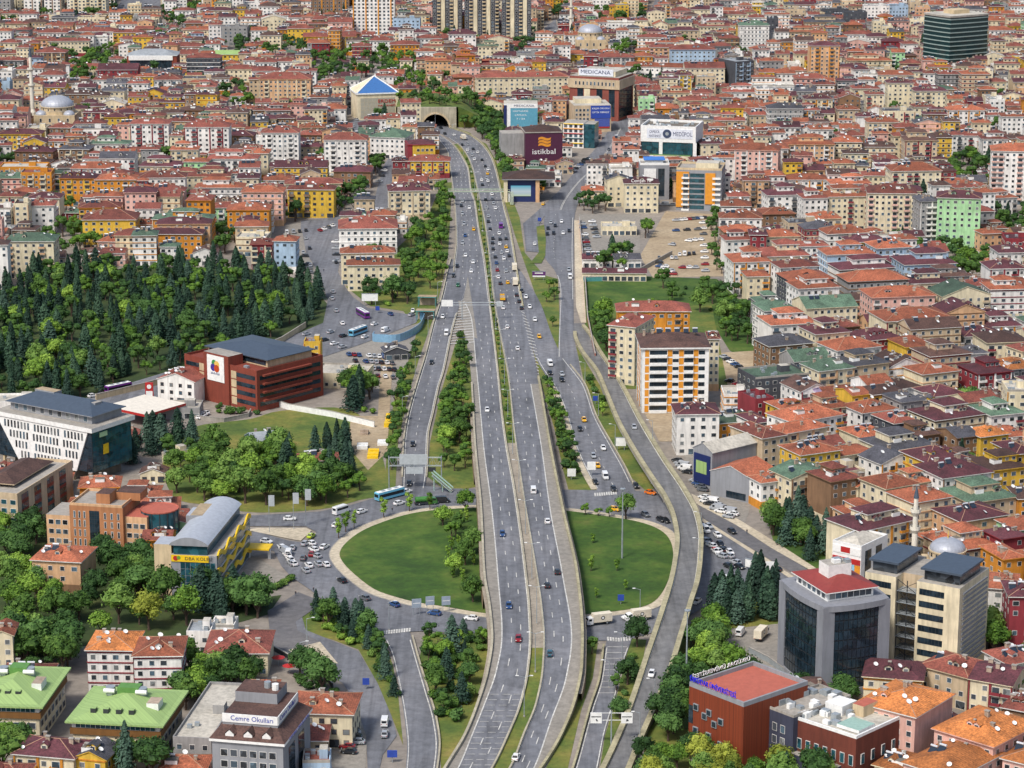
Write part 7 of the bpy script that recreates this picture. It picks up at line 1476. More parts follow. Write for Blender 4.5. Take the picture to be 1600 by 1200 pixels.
cluster([(684, 300), (706, 292), (704, 345), (690, 350)], 12, 'BMD', 'on the upper left motorway bank', .7, 1.0, 4, 12)
cluster([(645, 520), (660, 510), (640, 600), (622, 700), (612, 740), (608, 690), (626, 580)], 22, 'BMDB', 'on the left slip road slope', .55, .85, 3.6, 13)
cluster([(720, 540), (733, 545), (740, 690), (742, 745), (690, 735), (678, 700), (700, 620)], 36, 'BBMMD', 'between motorway and left slip road', .55, .95, 4, 14)
cluster([(715, 520), (736, 540), (742, 690), (690, 700), (705, 600)], 50, 'S', 'between motorway and left slip road', .8, 1.4, 2.5, 15)
cluster([(702, 190), (735, 206), (760, 222), (780, 255), (795, 300), (806, 345), (804, 300), (790, 240), (780, 190), (735, 172)], 90, 'DDMB', 'on the tunnel mouth bank', .8, 1.3, 4, 16, guard=True)
cluster([(836, 556), (850, 565), (870, 620), (892, 690), (908, 740), (888, 748), (872, 680)], 22, 'DDMB', 'between motorway and right slip road', .45, .75, 3.2, 17)
cluster([(836, 556), (850, 565), (870, 620), (892, 690), (908, 740), (888, 748), (872, 680)], 36, 'S', 'between motorway and right slip road', .7, 1.2, 2.2, 18)
cluster([(905, 545), (925, 575), (950, 630), (985, 700), (1005, 735), (985, 735), (950, 670), (915, 595)], 14, 'SSY', 'between slip road and flyover', .8, 1.2, 3, 19)
cluster([(835, 440), (868, 440), (874, 500), (866, 520)], 7, 'MBS', 'on the wedge by the purple billboard', .5, .7, 4, 20)
cluster([(1130, 440), (1165, 478), (1190, 575), (1150, 555), (1120, 500)], 26, 'MBMD', 'along the green field edge', .7, 1.0, 4.5, 21)
cluster([(920, 495), (950, 500), (955, 595), (930, 570)], 13, 'MBD', 'between the green field and the flyover', .7, 1.0, 4.5, 22)
cluster([(1020, 450), (1130, 450), (1150, 520), (1110, 500), (1000, 475)], 34, 'SSM', 'on the green field', .7, 1.2, 4, 23)
cluster([(1110, 335), (1128, 340), (1130, 430), (1112, 420)], 12, 'MD', 'along the car yard fence', .6, .9, 4, 24, (0, 1, 4))
cluster([(665, 992), (755, 997), (752, 1060), (725, 1130), (700, 1170), (690, 1140), (672, 1075)], 16, 'DMPB', 'on the lower green wedge', .5, .8, 4.5, 25)
cluster([(665, 992), (755, 997), (752, 1060), (725, 1130), (700, 1170), (690, 1140), (672, 1075)], 50, 'S', 'on the lower green wedge', .8, 1.4, 2.8, 26)
cluster([(466, 950), (545, 965), (600, 1003), (615, 1045), (620, 1090), (605, 1090), (570, 1020), (520, 998)], 22, 'PPDM', 'on the strip by the turning loop', .5, .85, 4, 27)
cluster([(466, 950), (545, 965), (600, 1003), (615, 1045), (620, 1090), (605, 1090), (570, 1020), (520, 998)], 40, 'S', 'on the strip by the turning loop', .8, 1.3, 2.8, 28)
cluster([(985, 1003), (1004, 1006), (975, 1110), (955, 1150), (965, 1090)], 9, 'SSD', 'between lower slip road and flyover', .7, 1.0, 3.5, 29)
at('M', [(925, 1022), (963, 1080)], 'beside the lower right slip road', .62)
cluster([(1110, 965), (1180, 930), (1220, 938), (1215, 975), (1130, 990)], 22, 'PPPC', 'on the slope above the vans', .9, 1.15, 4, 30)
cluster([(1085, 1000), (1120, 985), (1130, 1040), (1180, 1065), (1090, 1075)], 18, 'MDB', 'beside the flyover above the timber hall', .8, 1.1, 4.5, 31, (0, 1, 4))
cluster([(1045, 1040), (1080, 1010), (1080, 1140), (1040, 1165), (1020, 1150)], 20, 'DMD', 'between the flyover and the timber hall', .8, 1.15, 4.5, 32)
cluster([(1000, 1190), (1080, 1165), (1200, 1185), (1230, 1230), (1000, 1250)], 22, 'MBDG', 'before the timber hall', .6, .9, 4, 33)
cluster([(1250, 1092), (1345, 1092), (1348, 1104), (1250, 1104)], 9, 'D', 'below the glass tower', .7, .9, 4, 34)
cluster([(1200, 815), (1255, 815), (1300, 852), (1300, 905), (1265, 905), (1210, 850)], 14, 'PPPM', 'on the poster office corner lawn', .9, 1.2, 4.2, 35)
cluster([(690, 812), (738, 808), (744, 840), (744, 945), (715, 935), (700, 880)], 24, 'YYMBM', 'on the left roundabout lawn', .55, .9, 5, 36, (0, 1, 4))
cluster([(910, 830), (1020, 840), (1040, 880), (1000, 940), (920, 940)], 5, 'Y', 'on the right roundabout lawn', .6, .9, 8, 37, (0, 1, 4))
at('Y', [(529, 842), (540, 832), (553, 826), (600, 810), (640, 800), (672, 797)], 'along the roundabout kerb', 1.15); at('M', [(978, 812)], 'on the lawn by the tall mast', 1.0); at('B', [(728, 802)], 'under the motorway wall on the lawn', .85); at('D', [(733, 868)], 'at the motorway wall on the lawn', .55); at('B', [(915, 806), (935, 808), (952, 809)], 'on the right kerb of the lawn', .5)
for poly, n, ks, ph in (
 ([(100, 95), (150, 80), (190, 85), (200, 130), (150, 140), (100, 130)], 40, 'DMMB', 'grove beside the dark glass hall'),
 ([(340, 135), (390, 135), (390, 172), (345, 172)], 12, 'DMB', 'garden left of the peach block'),
 ([(350, 62), (480, 62), (480, 90), (350, 92)], 40, 'DDM', 'dark grove at the upper left'),
 ([(490, 95), (630, 80), (660, 120), (560, 128), (490, 135)], 80, 'DMMB', 'wood behind the blue pyramid'),
 ([(630, 125), (700, 120), (705, 150), (650, 155)], 14, 'DMB', 'wood above the tunnel'),
 ([(60, 370), (150, 350), (160, 400), (80, 415)], 16, 'MBM', 'garden above the tree park'),
 ([(70, 300), (120, 290), (125, 330), (80, 335)], 9, 'MBD', 'garden among the orange blocks'),
 ([(335, 370), (370, 360), (370, 395), (340, 400)], 8, 'DM', 'gap right of the orange blocks'),
 ([(455, 330), (475, 330), (475, 358), (455, 358)], 4, 'D', 'plaza left of the street corner'),
 ([(520, 320), (565, 290), (570, 335), (530, 350)], 12, 'DM', 'street behind the white corner block'),
 ([(585, 262), (612, 262), (610, 300), (588, 300)], 7, 'M', 'street below the white office'),
 ([(640, 370), (660, 360), (660, 420), (640, 420)], 8, 'DD', 'yard right of the twin orange roofs'),
 ([(886, 322), (950, 322), (955, 346), (890, 346)], 8, 'D', 'umbrella pines by the avenue'),
 ([(1000, 362), (1050, 362), (1048, 395), (1004, 395)], 10, 'BGM', 'car yard by the avenue'),
 ([(1440, 240), (1550, 250), (1545, 295), (1460, 290)], 20, 'MDB', 'garden behind the mint tower'),
 ([(1470, 395), (1545, 400), (1540, 445), (1480, 440)], 18, 'MBD', 'garden below the mint tower'),
 ([(1555, 335), (1610, 330), (1610, 372), (1560, 372)], 12, 'DM', 'garden right of the mint tower'),
 ([(1390, 165), (1402, 165), (1402, 185), (1390, 185)], 2, 'C', 'yard among the cream blocks'),
 ([(1545, 195), (1600, 185), (1600, 210), (1550, 215)], 12, 'DM', 'garden at the right edge'),
 ([(1290, 230), (1330, 245), (1310, 268), (1285, 262)], 6, 'D', 'gap left of the cream blocks'),
 ([(925, 20), (1010, 15), (1012, 35), (935, 42)], 16, 'DM', 'grove by the top mosque'),
 ([(860, 22), (880, 15), (878, 48), (862, 52)], 6, 'D', 'street left of the top mosque'),
 ([(950, 88), (990, 80), (985, 105), (955, 105)], 8, 'MB', 'garden below the top mosque'),
 ([(825, 55), (845, 60), (835, 90), (800, 92)], 8, 'D', 'foot of the dark towers'),
 ([(250, 20), (310, 15), (312, 50), (262, 52)], 18, 'DDM', 'verge of the top-left motorway'),
 ([(10, 250), (28, 250), (28, 270), (5, 270)], 4, 'D', 'gap at the left edge'),
 ([(0, 1110), (40, 1130), (50, 1210), (0, 1215)], 10, 'DMB', 'bottom left corner'),
 ([(10, 1010), (110, 1010), (115, 1055), (20, 1060)], 16, 'DDM', 'garden above the left lime roof'),
 ([(285, 1045), (335, 1050), (335, 1110), (285, 1110)], 10, 'MDB', 'garden right of the white pair'),
 ([(335, 1050), (410, 1060), (410, 1080), (335, 1080)], 8, 'MD', 'garden below the red-roofed villa'),
 ([(455, 1050), (500, 1070), (530, 1085), (480, 1092), (455, 1080)], 9, 'MDS', 'garden by the loop street'),
 ([(170, 1175), (240, 1190), (250, 1220), (160, 1220)], 9, 'DMP', 'below the right lime roof'),
 ([(380, 935), (410, 940), (415, 975), (385, 975)], 6, 'PD', 'bank by the turning loop'),
 ([(540, 600), (590, 590), (590, 625), (540, 625)], 9, 'BM', 'yard below the car lot'),
 ([(330, 625), (420, 640), (410, 650), (340, 650)], 8, 'S', 'bank below the red brick office'),
 ([(545, 625), (590, 625), (590, 655), (550, 650)], 7, 'PCS', 'lawn right of the red brick office'),
 ([(1505, 985), (1560, 990), (1560, 1030), (1515, 1030)], 7, 'MDB', 'street right of the twin-wing office'),
 ([(570, 450), (640, 455), (640, 480), (580, 480)], 16, 'DMS', 'garden of the white billboard'),
 ([(905, 0), (920, 0), (920, 10), (905, 10)], 2, 'D', 'top edge')):
 cluster(poly, n, ks, 'in the ' + ph if not ph.startswith(('top', 'foot', 'below', 'bottom')) else ('at the ' + ph if ph.startswith(('top', 'foot', 'bottom')) else ph), .75, 1.25, 4.2, 50, (0, 1), guard=True)
rr = random.Random(6)
for i in range(34): put_tree(rr.choice('DMMB'), c0.x + rr.uniform(cx2 - 12, cx1 + 38), c0.y + rr.uniform(8, 60), rr.uniform(.6, 1.0), 'on the bank above the tunnel', rr, 13.2 if i % 2 else 12.6)
rr = random.Random(5)
for i in range(60):
 y = 250 + i * 7.4
 if y < 690: x = (LCR.at(y) + RCL.at(y)) / 2; p = G(x, y, HZ(y)); put_tree('S', p.x, p.y, rr.uniform(.4, .75), 'in the motorway median', rr, HZ(y))
at('S', [(457 - i * 4.6, 905 + i * 3.6 - .16 * i * i) for i in range(14)], 'in the clipped hedge by the school gate', .95)
# ---------------------------------------------------------------- fill-in blocks between the ones above
def district(px, py):
 """orientation of the streets in each quarter"""
 if px > 1130 and py > 560: return R(rnd.choice((26, 28, 24, 30)))
 if px > 1130 and py > 280: return R(rnd.uniform(6, 14))
 if px < 700 and py > 900: return R(rnd.uniform(-12, -2))
 return R(rnd.uniform(-5, 6))
FILL = []
def blocked(cx, cy, yaw, W, D, h, rise):
 P = [PX((x, y, z)) for x, y in rect(cx, cy, W, D, yaw) for z in (0, h)] + [PX((cx, cy, h + rise))]
 x0, x1 = min(p[0] for p in P), max(p[0] for p in P); y0, y1 = min(p[1] for p in P), max(p[1] for p in P)
 for a, b, c, d, yy, tol in PROTECT:
  if yy <= cy: continue
  ix = min(x1, b) - max(x0, a); iy = min(y1, d) - max(y0, c)
  if ix > 0 and iy > 0 and ix * iy > tol * (b - a) * (d - c): return True
 return False
row = 600.0
while row < 2740:
 x = -760 + rnd.random() * 8
 half = 930 * (row / FPX) * 1.03 + 30
 while x < 760:
  if abs(x) > half: x += 10; continue
  p = PX((x, row, 10))
  if not (-140 < p[0] < 1740) or (p[1] > 1130 and 560 < p[0] < 1010): x += 8; continue
  yaw = district(*p); W = rnd.uniform(9, 18); D = rnd.uniform(9, 14); F = rnd.choice((2, 3, 4, 4, 5, 5, 6, 6, 7)) if p[1] < 560 or p[0] > 1100 else rnd.choice((1, 2, 2))
  if town_place(x, row, yaw, W + 1, D + 1, 0, .4) < .01:
   if rnd.random() < .085:
    for k in range(rnd.randint(2, 5)): put_tree(rnd.choice('DDMMBC'), x + rnd.uniform(-7, 7), row + rnd.uniform(-5, 5), rnd.uniform(.75, 1.15), 'in a garden between the town blocks', rnd)
    raster(rect(x, row, W, D, yaw, .6), 3); x += 6; continue
   for F_ in (F, max(1, F - 2)):
    if not blocked(x, row, yaw, W, D, F_ * 3 + .6, 2.5):
     wall = rnd.choices('cwpbyotglkrn', (28, 28, 10, 9, 5, 4, 7, 5, 2, 3, 2, 1))[0]; roof = rnd.choices('ORMBGKW', (30, 28, 15, 10, 4, 7, 8))[0]; shape = 'f' if roof == 'W' else rnd.choices('hge', (7, 2.5, .8))[0]
     FILL.append((x, row, yaw, W, D, F_, wall, roof, shape)); raster(rect(x, row, W, D, yaw, .6), 3); break
  x += rnd.uniform(4, 7)
 row += 5
FILL.sort(key=lambda b: b[1] + abs(b[0]) * .1)
print('FILL', len(FILL))
for i, (cx, cy, yw, W, D, F, wall, roof, shape) in enumerate(FILL):
 kind = ('house', 'house') if F <= 3 else ('apartment_building', 'apartment block')
 if nq[kind[0]] < 295:
  nq[kind[0]] += 1; t, H = put_block(kind[0], kind[1], cx, cy, yw, W, D, F, wall, roof, shape, None, 3.0, 5000 + i); reg_block(t, wall, F, roof, shape, H)
 else: far_block(5000 + i, cx, cy, yw, W, D, F, wall, roof, shape)
allm = MB()
for m in stuff.values(): allm.merge(m)
o = allm.build('distant_houses', None, 'stuff')
if o: o['label'] = 'distant red-roofed houses packed between the named blocks up to the top edge'; o['category'] = 'houses'
# the trees that show largest stay single; those past three hundred of a kind are one far mass
FARP = {'B': broadleaf(91, 9, 4.2, LEAF['B'], 100, False, 6), 'M': broadleaf(92, 10, 4.4, LEAF['M'], 100, False, 6), 'D': broadleaf(93, 9, 4.4, LEAF['D'], 100, False, 6), 'G': broadleaf(94, 10, 4.4, LEAF['G'], 100, False, 6), 'C': cypress(95, 13, 1.9, LEAF['C'], 150), 'P': cypress(96, 12, 3.6, LEAF['P'], 150, True), 'S': shrub(97, 1.9, LEAF['M'], 60), 'Y': broadleaf(98, 6.5, 1.7, LEAF['B'], 60, True)}
WANT.sort(key=lambda w: -w[8] * (w[5] + 420)); cnt = {}; far = MB()
for w in WANT:
 cnt[w[0]] = cnt.get(w[0], 0) + 1
 if cnt[w[0]] <= 298: real_tree(*w)
 else:
  for m in FARP[w[1]]:
   q = MB(); s = w[8]; q.v = [(x * s, y * s, z * w[7][2]) for x, y, z in m.v]; q.f = m.f; q.m = m.m; q.mats = m.mats; far.merge(q, w[6], w[7][1])
o = far.build('far_trees', None, 'stuff')
if o: o['label'] = 'smaller trees and bushes filling the groves and gardens between the houses'; o['category'] = 'trees'
print('TREES', cnt)
# ---------------------------------------------------------------- vehicles
def paint_mat():
 def f(nt, b):
  oi = N(nt, 'ShaderNodeObjectInfo'); nt.links.new(oi.outputs['Color'], b.inputs['Base Color']); b.inputs['Roughness'].default_value = .3; b.inputs['Coat Weight'].default_value = .4
 return nmat('vehicle_paint', f)
M_PAINTC = paint_mat(); M_CARGL = plain('vehicle_glass', lin('1c2228'), .1, 0, .05); M_TYRE = plain('tyre', lin('202022'), .85); M_LAMP = plain('lamp_lens', lin('e8e4d8'), .2); M_TAIL = plain('tail_lens', lin('a01818'), .3)
def loft(mb, st, mat, cap=True):
 """hull from stations (y, half width bottom, half width top, z bottom, z top)"""
 k = mb.mi(mat); n0 = len(mb.v)
 for y, wb, wt, zb, zt in st: mb.v += [(-wb, y, zb), (wb, y, zb), (wb, y, zb + (zt - zb) * .6), (wt, y, zt), (-wt, y, zt), (-wb, y, zb + (zt - zb) * .6)]
 for i in range(len(st) - 1):
  a = n0 + 6 * i; b = a + 6
  for j in range(6): j2 = (j + 1) % 6; mb.f.append((a + j2, a + j, b + j, b + j2)); mb.m.append(k)
 if cap: mb.f.append(tuple(n0 + j for j in range(6))); mb.m.append(k); e = n0 + 6 * (len(st) - 1); mb.f.append(tuple(e + j for j in range(5, -1, -1))); mb.m.append(k)
def wheel(r=.32, w=.22):
 m = MB(); n = 12; k = m.mi(M_TYRE); h = m.mi(M_METAL)
 for x in (-w/2, w/2):
  for i in range(n): t = 6.283 * i / n; m.v.append((x, r * math.cos(t), r * math.sin(t)))
 for i in range(n): j = (i + 1) % n; m.f.append((i, j, n + j, n + i)); m.m.append(k)
 m.f.append(tuple(range(n - 1, -1, -1))); m.m.append(k); m.f.append(tuple(range(n, 2 * n))); m.m.append(k)
 for sx in (-1, 1):
  b = len(m.v);
  for i in range(8): t = 6.283 * i / 8; m.v.append((sx * (w/2 + .012), r * .55 * math.cos(t), r * .55 * math.sin(t)))
  m.f.append(tuple(range(b, b + 8))); m.m.append(h)
 return m
def light_pair(L, W, z, front):
 out = []
 for sx in (-1, 1):
  m = MB(); y = L/2 + .005 if front else -L/2 - .005; m.box(sx * W * .36 - .17, sx * W * .36 + .17, min(y, y - (.12 if front else -.12)), max(y, y - (.12 if front else -.12)) + .01, z, z + .16, M_LAMP if front else M_TAIL, None, True); out.append(m)
 return out
def car_parts(kind):
 b, g, extra = MB(), MB(), []
 if kind in ('car', 'taxi', 'pickup'):
  L, W = 4.35, 1.78; loft(b, [(-2.17, .7, .62, .35, .78), (-2.0, .86, .78, .22, .95), (-1.2, .89, .82, .2, .98), (.8, .89, .82, .2, .98), (1.7, .87, .76, .22, .86), (2.12, .74, .6, .3, .66)], M_PAINTC)
  c = [(-1.75 if kind == 'car' else -1.6, .80), (1.05, .80)]; tp = [(-1.25, .62), (.25, .62)]; z0, z1 = .96, 1.44
  if kind == 'pickup': c[0] = (-.5, .8); tp[0] = (-.4, .62)
  v = [(-c[0][1], c[0][0], z0), (c[0][1], c[0][0], z0), (c[1][1], c[1][0], z0 - .03), (-c[1][1], c[1][0], z0 - .03), (-tp[0][1], tp[0][0], z1), (tp[0][1], tp[0][0], z1), (tp[1][1], tp[1][0], z1), (-tp[1][1], tp[1][0], z1)]
  for f in ((0, 1, 5, 4), (1, 2, 6, 5), (2, 3, 7, 6), (3, 0, 4, 7)): g.face([v[i] for i in f], M_CARGL)
  b.box(-.64, .64, tp[0][0] - .04, tp[1][0] + .04, z1 - .01, z1 + .05, M_PAINTC, None, True)
  for sx in (-1, 1):
   b.tube((sx * .8, c[1][0], z0 - .03), (sx * .63, tp[1][0], z1), .05, .05, M_PAINTC, 4, False); b.tube((sx * .8, c[0][0], z0), (sx * .63, tp[0][0], z1), .07, .06, M_PAINTC, 4, False); b.tube((sx * .83, -.35, z0), (sx * .64, -.35, z1), .05, .05, M_PAINTC, 4, False)
  if kind == 'pickup': b.box(-.7, .7, -2.05, -.6, .95, 1.0, M_DARK); g.box(-.6, .6, -1.9, -.8, 1.0, 1.35, M_RED)
  if kind == 'taxi': e = MB(); e.box(-.25, .25, -.6, -.35, 1.49, 1.66, M_WHITE); extra.append(('roof_sign', e))
  wh = ((.79, 1.3), (.79, -1.3)); r = .32
 elif kind in ('van', 'minibus'):
  L, W = (5.2, 1.95) if kind == 'van' else (7.2, 2.2); H = 2.1 if kind == 'van' else 2.7; y0, y1 = -L/2, L/2
  loft(b, [(y0, .9 * W/1.95, .82 * W/1.95, .3, H), (y0 + .2, W/2, W/2 - .12, .25, H + .08), (y1 - 1.9, W/2, W/2 - .12, .25, H + .08), (y1 - 1.3, W/2, W/2 - .16, .25, H - .05), (y1 - .75, W/2 - .02, W/2 - .14, .25, 1.15), (y1, W/2 - .12, W/2 - .25, .32, .95)], M_PAINTC)
  g.face([(-W/2 + .16, y1 - .72, 1.18), (W/2 - .16, y1 - .72, 1.18), (W/2 - .2, y1 - 1.27, H - .1), (-W/2 + .2, y1 - 1.27, H - .1)], M_CARGL)
  for sx in (-1, 1): g.box(sx * (W/2 - .02) - .03, sx * (W/2 - .02) + .03, (y1 - 2.2) if kind == 'van' else y0 + .5, y1 - 1.35, H * .58, H * .88, M_CARGL, None, True)
  g.box(-W/2 + .3, W/2 - .3, y0 - .02, y0 + .05, H * .58, H * .88, M_CARGL, None, True); wh = ((W/2 - .12, y1 - 1.0), (W/2 - .12, y0 + 1.0)); r = .36
 elif kind == 'bus':
  L, W = 12.0, 2.55; loft(b, [(-6, 1.2, 1.1, .4, 2.9), (-5.8, 1.275, 1.15, .35, 3.05), (5.7, 1.275, 1.15, .35, 3.05), (6, 1.22, 1.1, .4, 2.95)], M_PAINTC)
  for sx in (-1, 1): g.box(sx * 1.25 - .06, sx * 1.25 + .06, -5.6, 5.5, 1.25, 2.35, M_CARGL, None, True)
  g.box(-1.1, 1.1, 5.93, 6.06, 1.0, 2.6, M_CARGL, None, True); g.box(-1.0, 1.0, -6.06, -5.93, 1.4, 2.5, M_CARGL, None, True); e = MB(); e.box(-1.12, 1.12, -5.6, 5.6, 3.0, 3.12, M_WHITE); extra.append(('roof_panel', e))
  for y in (-3, 0, 3): e = MB(); e.box(-.5, .5, y - .8, y + .8, 3.125, 3.3, M_METAL); extra.append(('roof_unit', e))
  wh = ((1.1, 3.4), (1.1, -3.2)); r = .48
 else:
  L, W = 8.0, 2.4; loft(b, [(2.0, 1.1, 1.05, .5, 2.5), (2.4, 1.15, 1.08, .45, 2.55), (3.5, 1.15, 1.02, .45, 2.3), (4.0, 1.1, 1.0, .45, 1.4)], M_PAINTC); g.face([(-.95, 4.0, 1.35), (.95, 4.0, 1.35), (.95, 3.58, 2.2), (-.95, 3.58, 2.2)], M_CARGL)
  for sx in (-1, 1): g.box(sx * 1.13 - .03, sx * 1.13 + .03, 2.5, 3.4, 1.5, 2.2, M_CARGL, None, True)
  e = MB()
  if kind == 'box_truck': e.box(-1.2, 1.2, -4, 1.85, .9, 3.4, plain('truck_box', lin('dcd2bc'), .6), None, True)
  elif kind == 'tank_truck': e.tube((0, -3.6, 1.9), (0, 1.7, 1.9), .95, .95, plain('tank_green', lin('3f7a34'), .5), 14); e.tube((0, -3.65, 1.9), (0, -3.6, 1.9), .2, .95, plain('tank_green', lin('3f7a34'), .5), 14)
  else: e.box(-1.2, 1.2, -4, 1.85, .9, 2.0, M_PAINTC, M_DIRT, True)
  extra.append(('cargo_body', e)); f = MB(); f.box(-.9, .9, -4, 2.2, .55, .88, M_DARK, None, True); extra.append(('chassis', f))
  if kind == 'box_truck':
   for sx in (-1, 1): m = MB(); m.tube((sx * 1.2, -1, 2.2), (sx * 1.23, -1, 2.2), .62, .62, M_DARK, 12); extra.append(('round_emblem', m)); m = MB(); m.tube((sx * 1.23, -1, 2.2), (sx * 1.25, -1, 2.2), .38, .38, M_WHITE, 10); extra.append(('round_emblem', m))
  wh = ((1.0, 3.0), (1.0, -2.4)); r = .48
 return b, g, wh, r, extra, L, W
VPROTO = {}
def vproto(kind):
 if kind not in VPROTO:
  b, g, wh, r, extra, L, W = car_parts(kind)
  parts = [('window', g.mesh('window'), (0, 0, 0))]; wm = wheel(r).mesh('wheel')
  small = []
  for x, y in wh:
   for sx in (-1, 1): small.append(('wheel', wm, (sx * x, y, r)))
  for nm, m in extra: parts.append((nm, m.mesh(nm), (0, 0, 0)))
  for fr in (True, False):
   for m in light_pair(L, W, .62 if kind in ('car', 'taxi', 'pickup') else .8, fr): small.append(('headlight' if fr else 'tail_light', m.mesh('headlight' if fr else 'tail_light'), (0, 0, 0)))
  VPROTO[kind] = (b.mesh('body'), parts, small)
 return VPROTO[kind]
PCOL = {k: (*lin(h), 1) for k, h in dict(w='e4e4e2', s='a4a8ac', k='24262a', g='5c6064', b='2c4a78', c='6ab0cc', r='8a1c24', y='e0a818', o='d87020', l='a8c020', e='2e6a48', t='2c5a68', v='6a2a80', n='3c7038').items()}
PNAME = dict(w='white', s='silver', k='black', g='grey', b='blue', c='pale blue', r='dark red', y='yellow', o='orange', l='lime', e='green', t='teal', v='purple', n='green')
VN = dict(car=('parked_car', 'car'), van=('van', 'van'))
CARS = []
def put_vehicle(kind, col, loc, ang, place, far=False):
 body, parts, small = vproto(kind); nm = {'car': 'car', 'taxi': 'taxi', 'pickup': 'pickup_truck', 'van': 'van', 'minibus': 'minibus', 'bus': 'bus', 'box_truck': 'box_truck', 'tank_truck': 'tank_truck', 'tipper': 'tipper_truck'}[kind]
 t = bpy.data.objects.new(nm, None); COL.objects.link(t); t.location = loc; t.rotation_euler = (0, 0, ang)
 for n_, me, l in [('body', body, (0, 0, 0))] + parts + ([] if far else small):
  o = bpy.data.objects.new(n_, me); COL.objects.link(o); o.parent = t; o.location = l; o.color = PCOL[col]
 px, py = PX(loc); CARS.append((t, nm, col, place, px, py)); return t
# directions of travel: sampled road centre lines
def centre(e1, e2, y0, y1, zf, sgn, place, step=8):
 ys = np.arange(y0, y1, step); P = [G((e1.at(y) + e2.at(y)) / 2, y, zf(y)) for y in ys]
 return [(P[i].x, P[i].y, math.atan2((P[i] - P[i+1]).y * sgn, (P[i] - P[i+1]).x * sgn) - math.pi/2, place) for i in range(len(P) - 1)]
def poly_dir(px, place, n=5):
 out = []; P = [G(*p) for p in px]
 for a, b in zip(P[:-1], P[1:]):
  for k in range(n): q = a.lerp(b, (k + .5) / n); out.append((q.x, q.y, math.atan2((b - a).y, (b - a).x) - math.pi/2, place))
 return out
DIRS = centre(LRL, LRR, 430, 770, flatz, -1, 'on the left slip road') + centre(R1L, R1R, 480, 775, flatz, -1, 'on the right slip road') + centre(R2L, R2R, 150, 470, flatz, -1, 'on the avenue') + centre(R2L, R2R, 470, 596, flatz, -1, 'on the avenue by the green field') + centre(S1L, S1R, 990, 1212, flatz, -1, 'on the lower left slip road')
DIRS += poly_dir([(750, 978), (680, 971), (610, 960), (550, 934), (505, 908)], 'on the lower left arc of the ring road') + poly_dir([(495, 900), (472, 880), (480, 860), (505, 845)], 'in the jam on the left ring road') + poly_dir([(505, 845), (550, 812), (600, 796), (660, 780), (745, 776)], 'on the upper left arc of the ring road') + poly_dir([(890, 780), (960, 786), (1020, 798), (1050, 815)], 'on the upper right arc of the ring road') + poly_dir([(1090, 845), (1120, 870), (1180, 895), (1230, 910)], 'on the right ring road beside the flyover') + poly_dir([(1140, 920), (1090, 955), (1010, 975), (930, 985), (905, 986)], 'on the lower right arc of the ring road')
DIRS += poly_dir([(1090, 795), (1150, 830), (1205, 862), (1280, 912)], 'on the street behind the ring') + poly_dir([(470, 590), (500, 545), (560, 530), (640, 500)], 'on the western junction') + poly_dir([(505, 505), (475, 470), (500, 430), (490, 395)], 'on the street right of the tree park') + poly_dir([(575, 490), (540, 470), (520, 450)], 'on the western junction') + poly_dir([(835, 390), (830, 350), (872, 305)], 'on the frontage street') + poly_dir([(600, 1180), (612, 1120), (560, 1018)], 'on the lower left street') + poly_dir([(360, 815), (500, 812)], 'on the road by the paved triangle') + poly_dir([(380, 842), (440, 852)], 'on the road by the yellow canopy') + poly_dir([(140, 620), (210, 605), (300, 580)], 'on the lane below the tree park') + poly_dir([(590, 260), (560, 300), (530, 345)], 'on the street behind the white corner block')
def place_car(px, py, col, kind='car', ang=None, place=None):
 z = .22; pl = None; a = None
 l0, l1, r0, r1 = LCL.at(py), LCR.at(py), RCL.at(py), RCR.at(py); far = py < 430
 onV = py > 540 and VL.at(py) < px < VR.at(py) and VZ(py) > 2
 if 200 < py < 1212 and l0 - 2 < px < l1 + 2 and not (py > 430 and py < 600 and px < LRR.at(min(py, 770))): e1, e2, zf, sg, pl = LCL, LCR, HZ, 1, 'left'
 elif 200 < py < 1212 and r0 - 2 < px < r1 + 2: e1, e2, zf, sg, pl = RCL, RCR, HZ, -1, 'right'
 elif onV: e1, e2, zf, sg, pl = VL, VR, VZ, 1, 'fly'
 if pl:
  z = zf(py); q = (px - e1.at(py)) / max(1, e2.at(py) - e1.at(py)); y2 = py + 5
  p = G(px, py, z); p2 = G(e1.at(y2) + q * (e2.at(y2) - e1.at(y2)), y2, zf(y2)); d = (p2 - p) if sg > 0 else (p - p2); a = math.atan2(d.y, d.x) - math.pi/2
  sec = 'beyond the footbridge' if py < 297 else 'below the footbridge' if py < 470 else 'alongside the green wedges' if py < 690 else 'over the roundabout' if py < 985 else 'near the bottom edge'
  pl = {'left': 'on the left carriageway ', 'right': 'on the right carriageway ', 'fly': 'on the flyover'}[pl] + (sec if pl != 'fly' else '')
 p = G(px, py, z)
 if a is None:
  n = min(DIRS, key=lambda d: (d[0] - p.x) ** 2 + (d[1] - p.y) ** 2); a = n[2]; pl = n[3]; z = .32; p = G(px, py, z)
 if ang is not None: a = R(ang)
 if place: pl = place
 return put_vehicle(kind, col, (p.x, p.y, z + .03), a, pl, far)
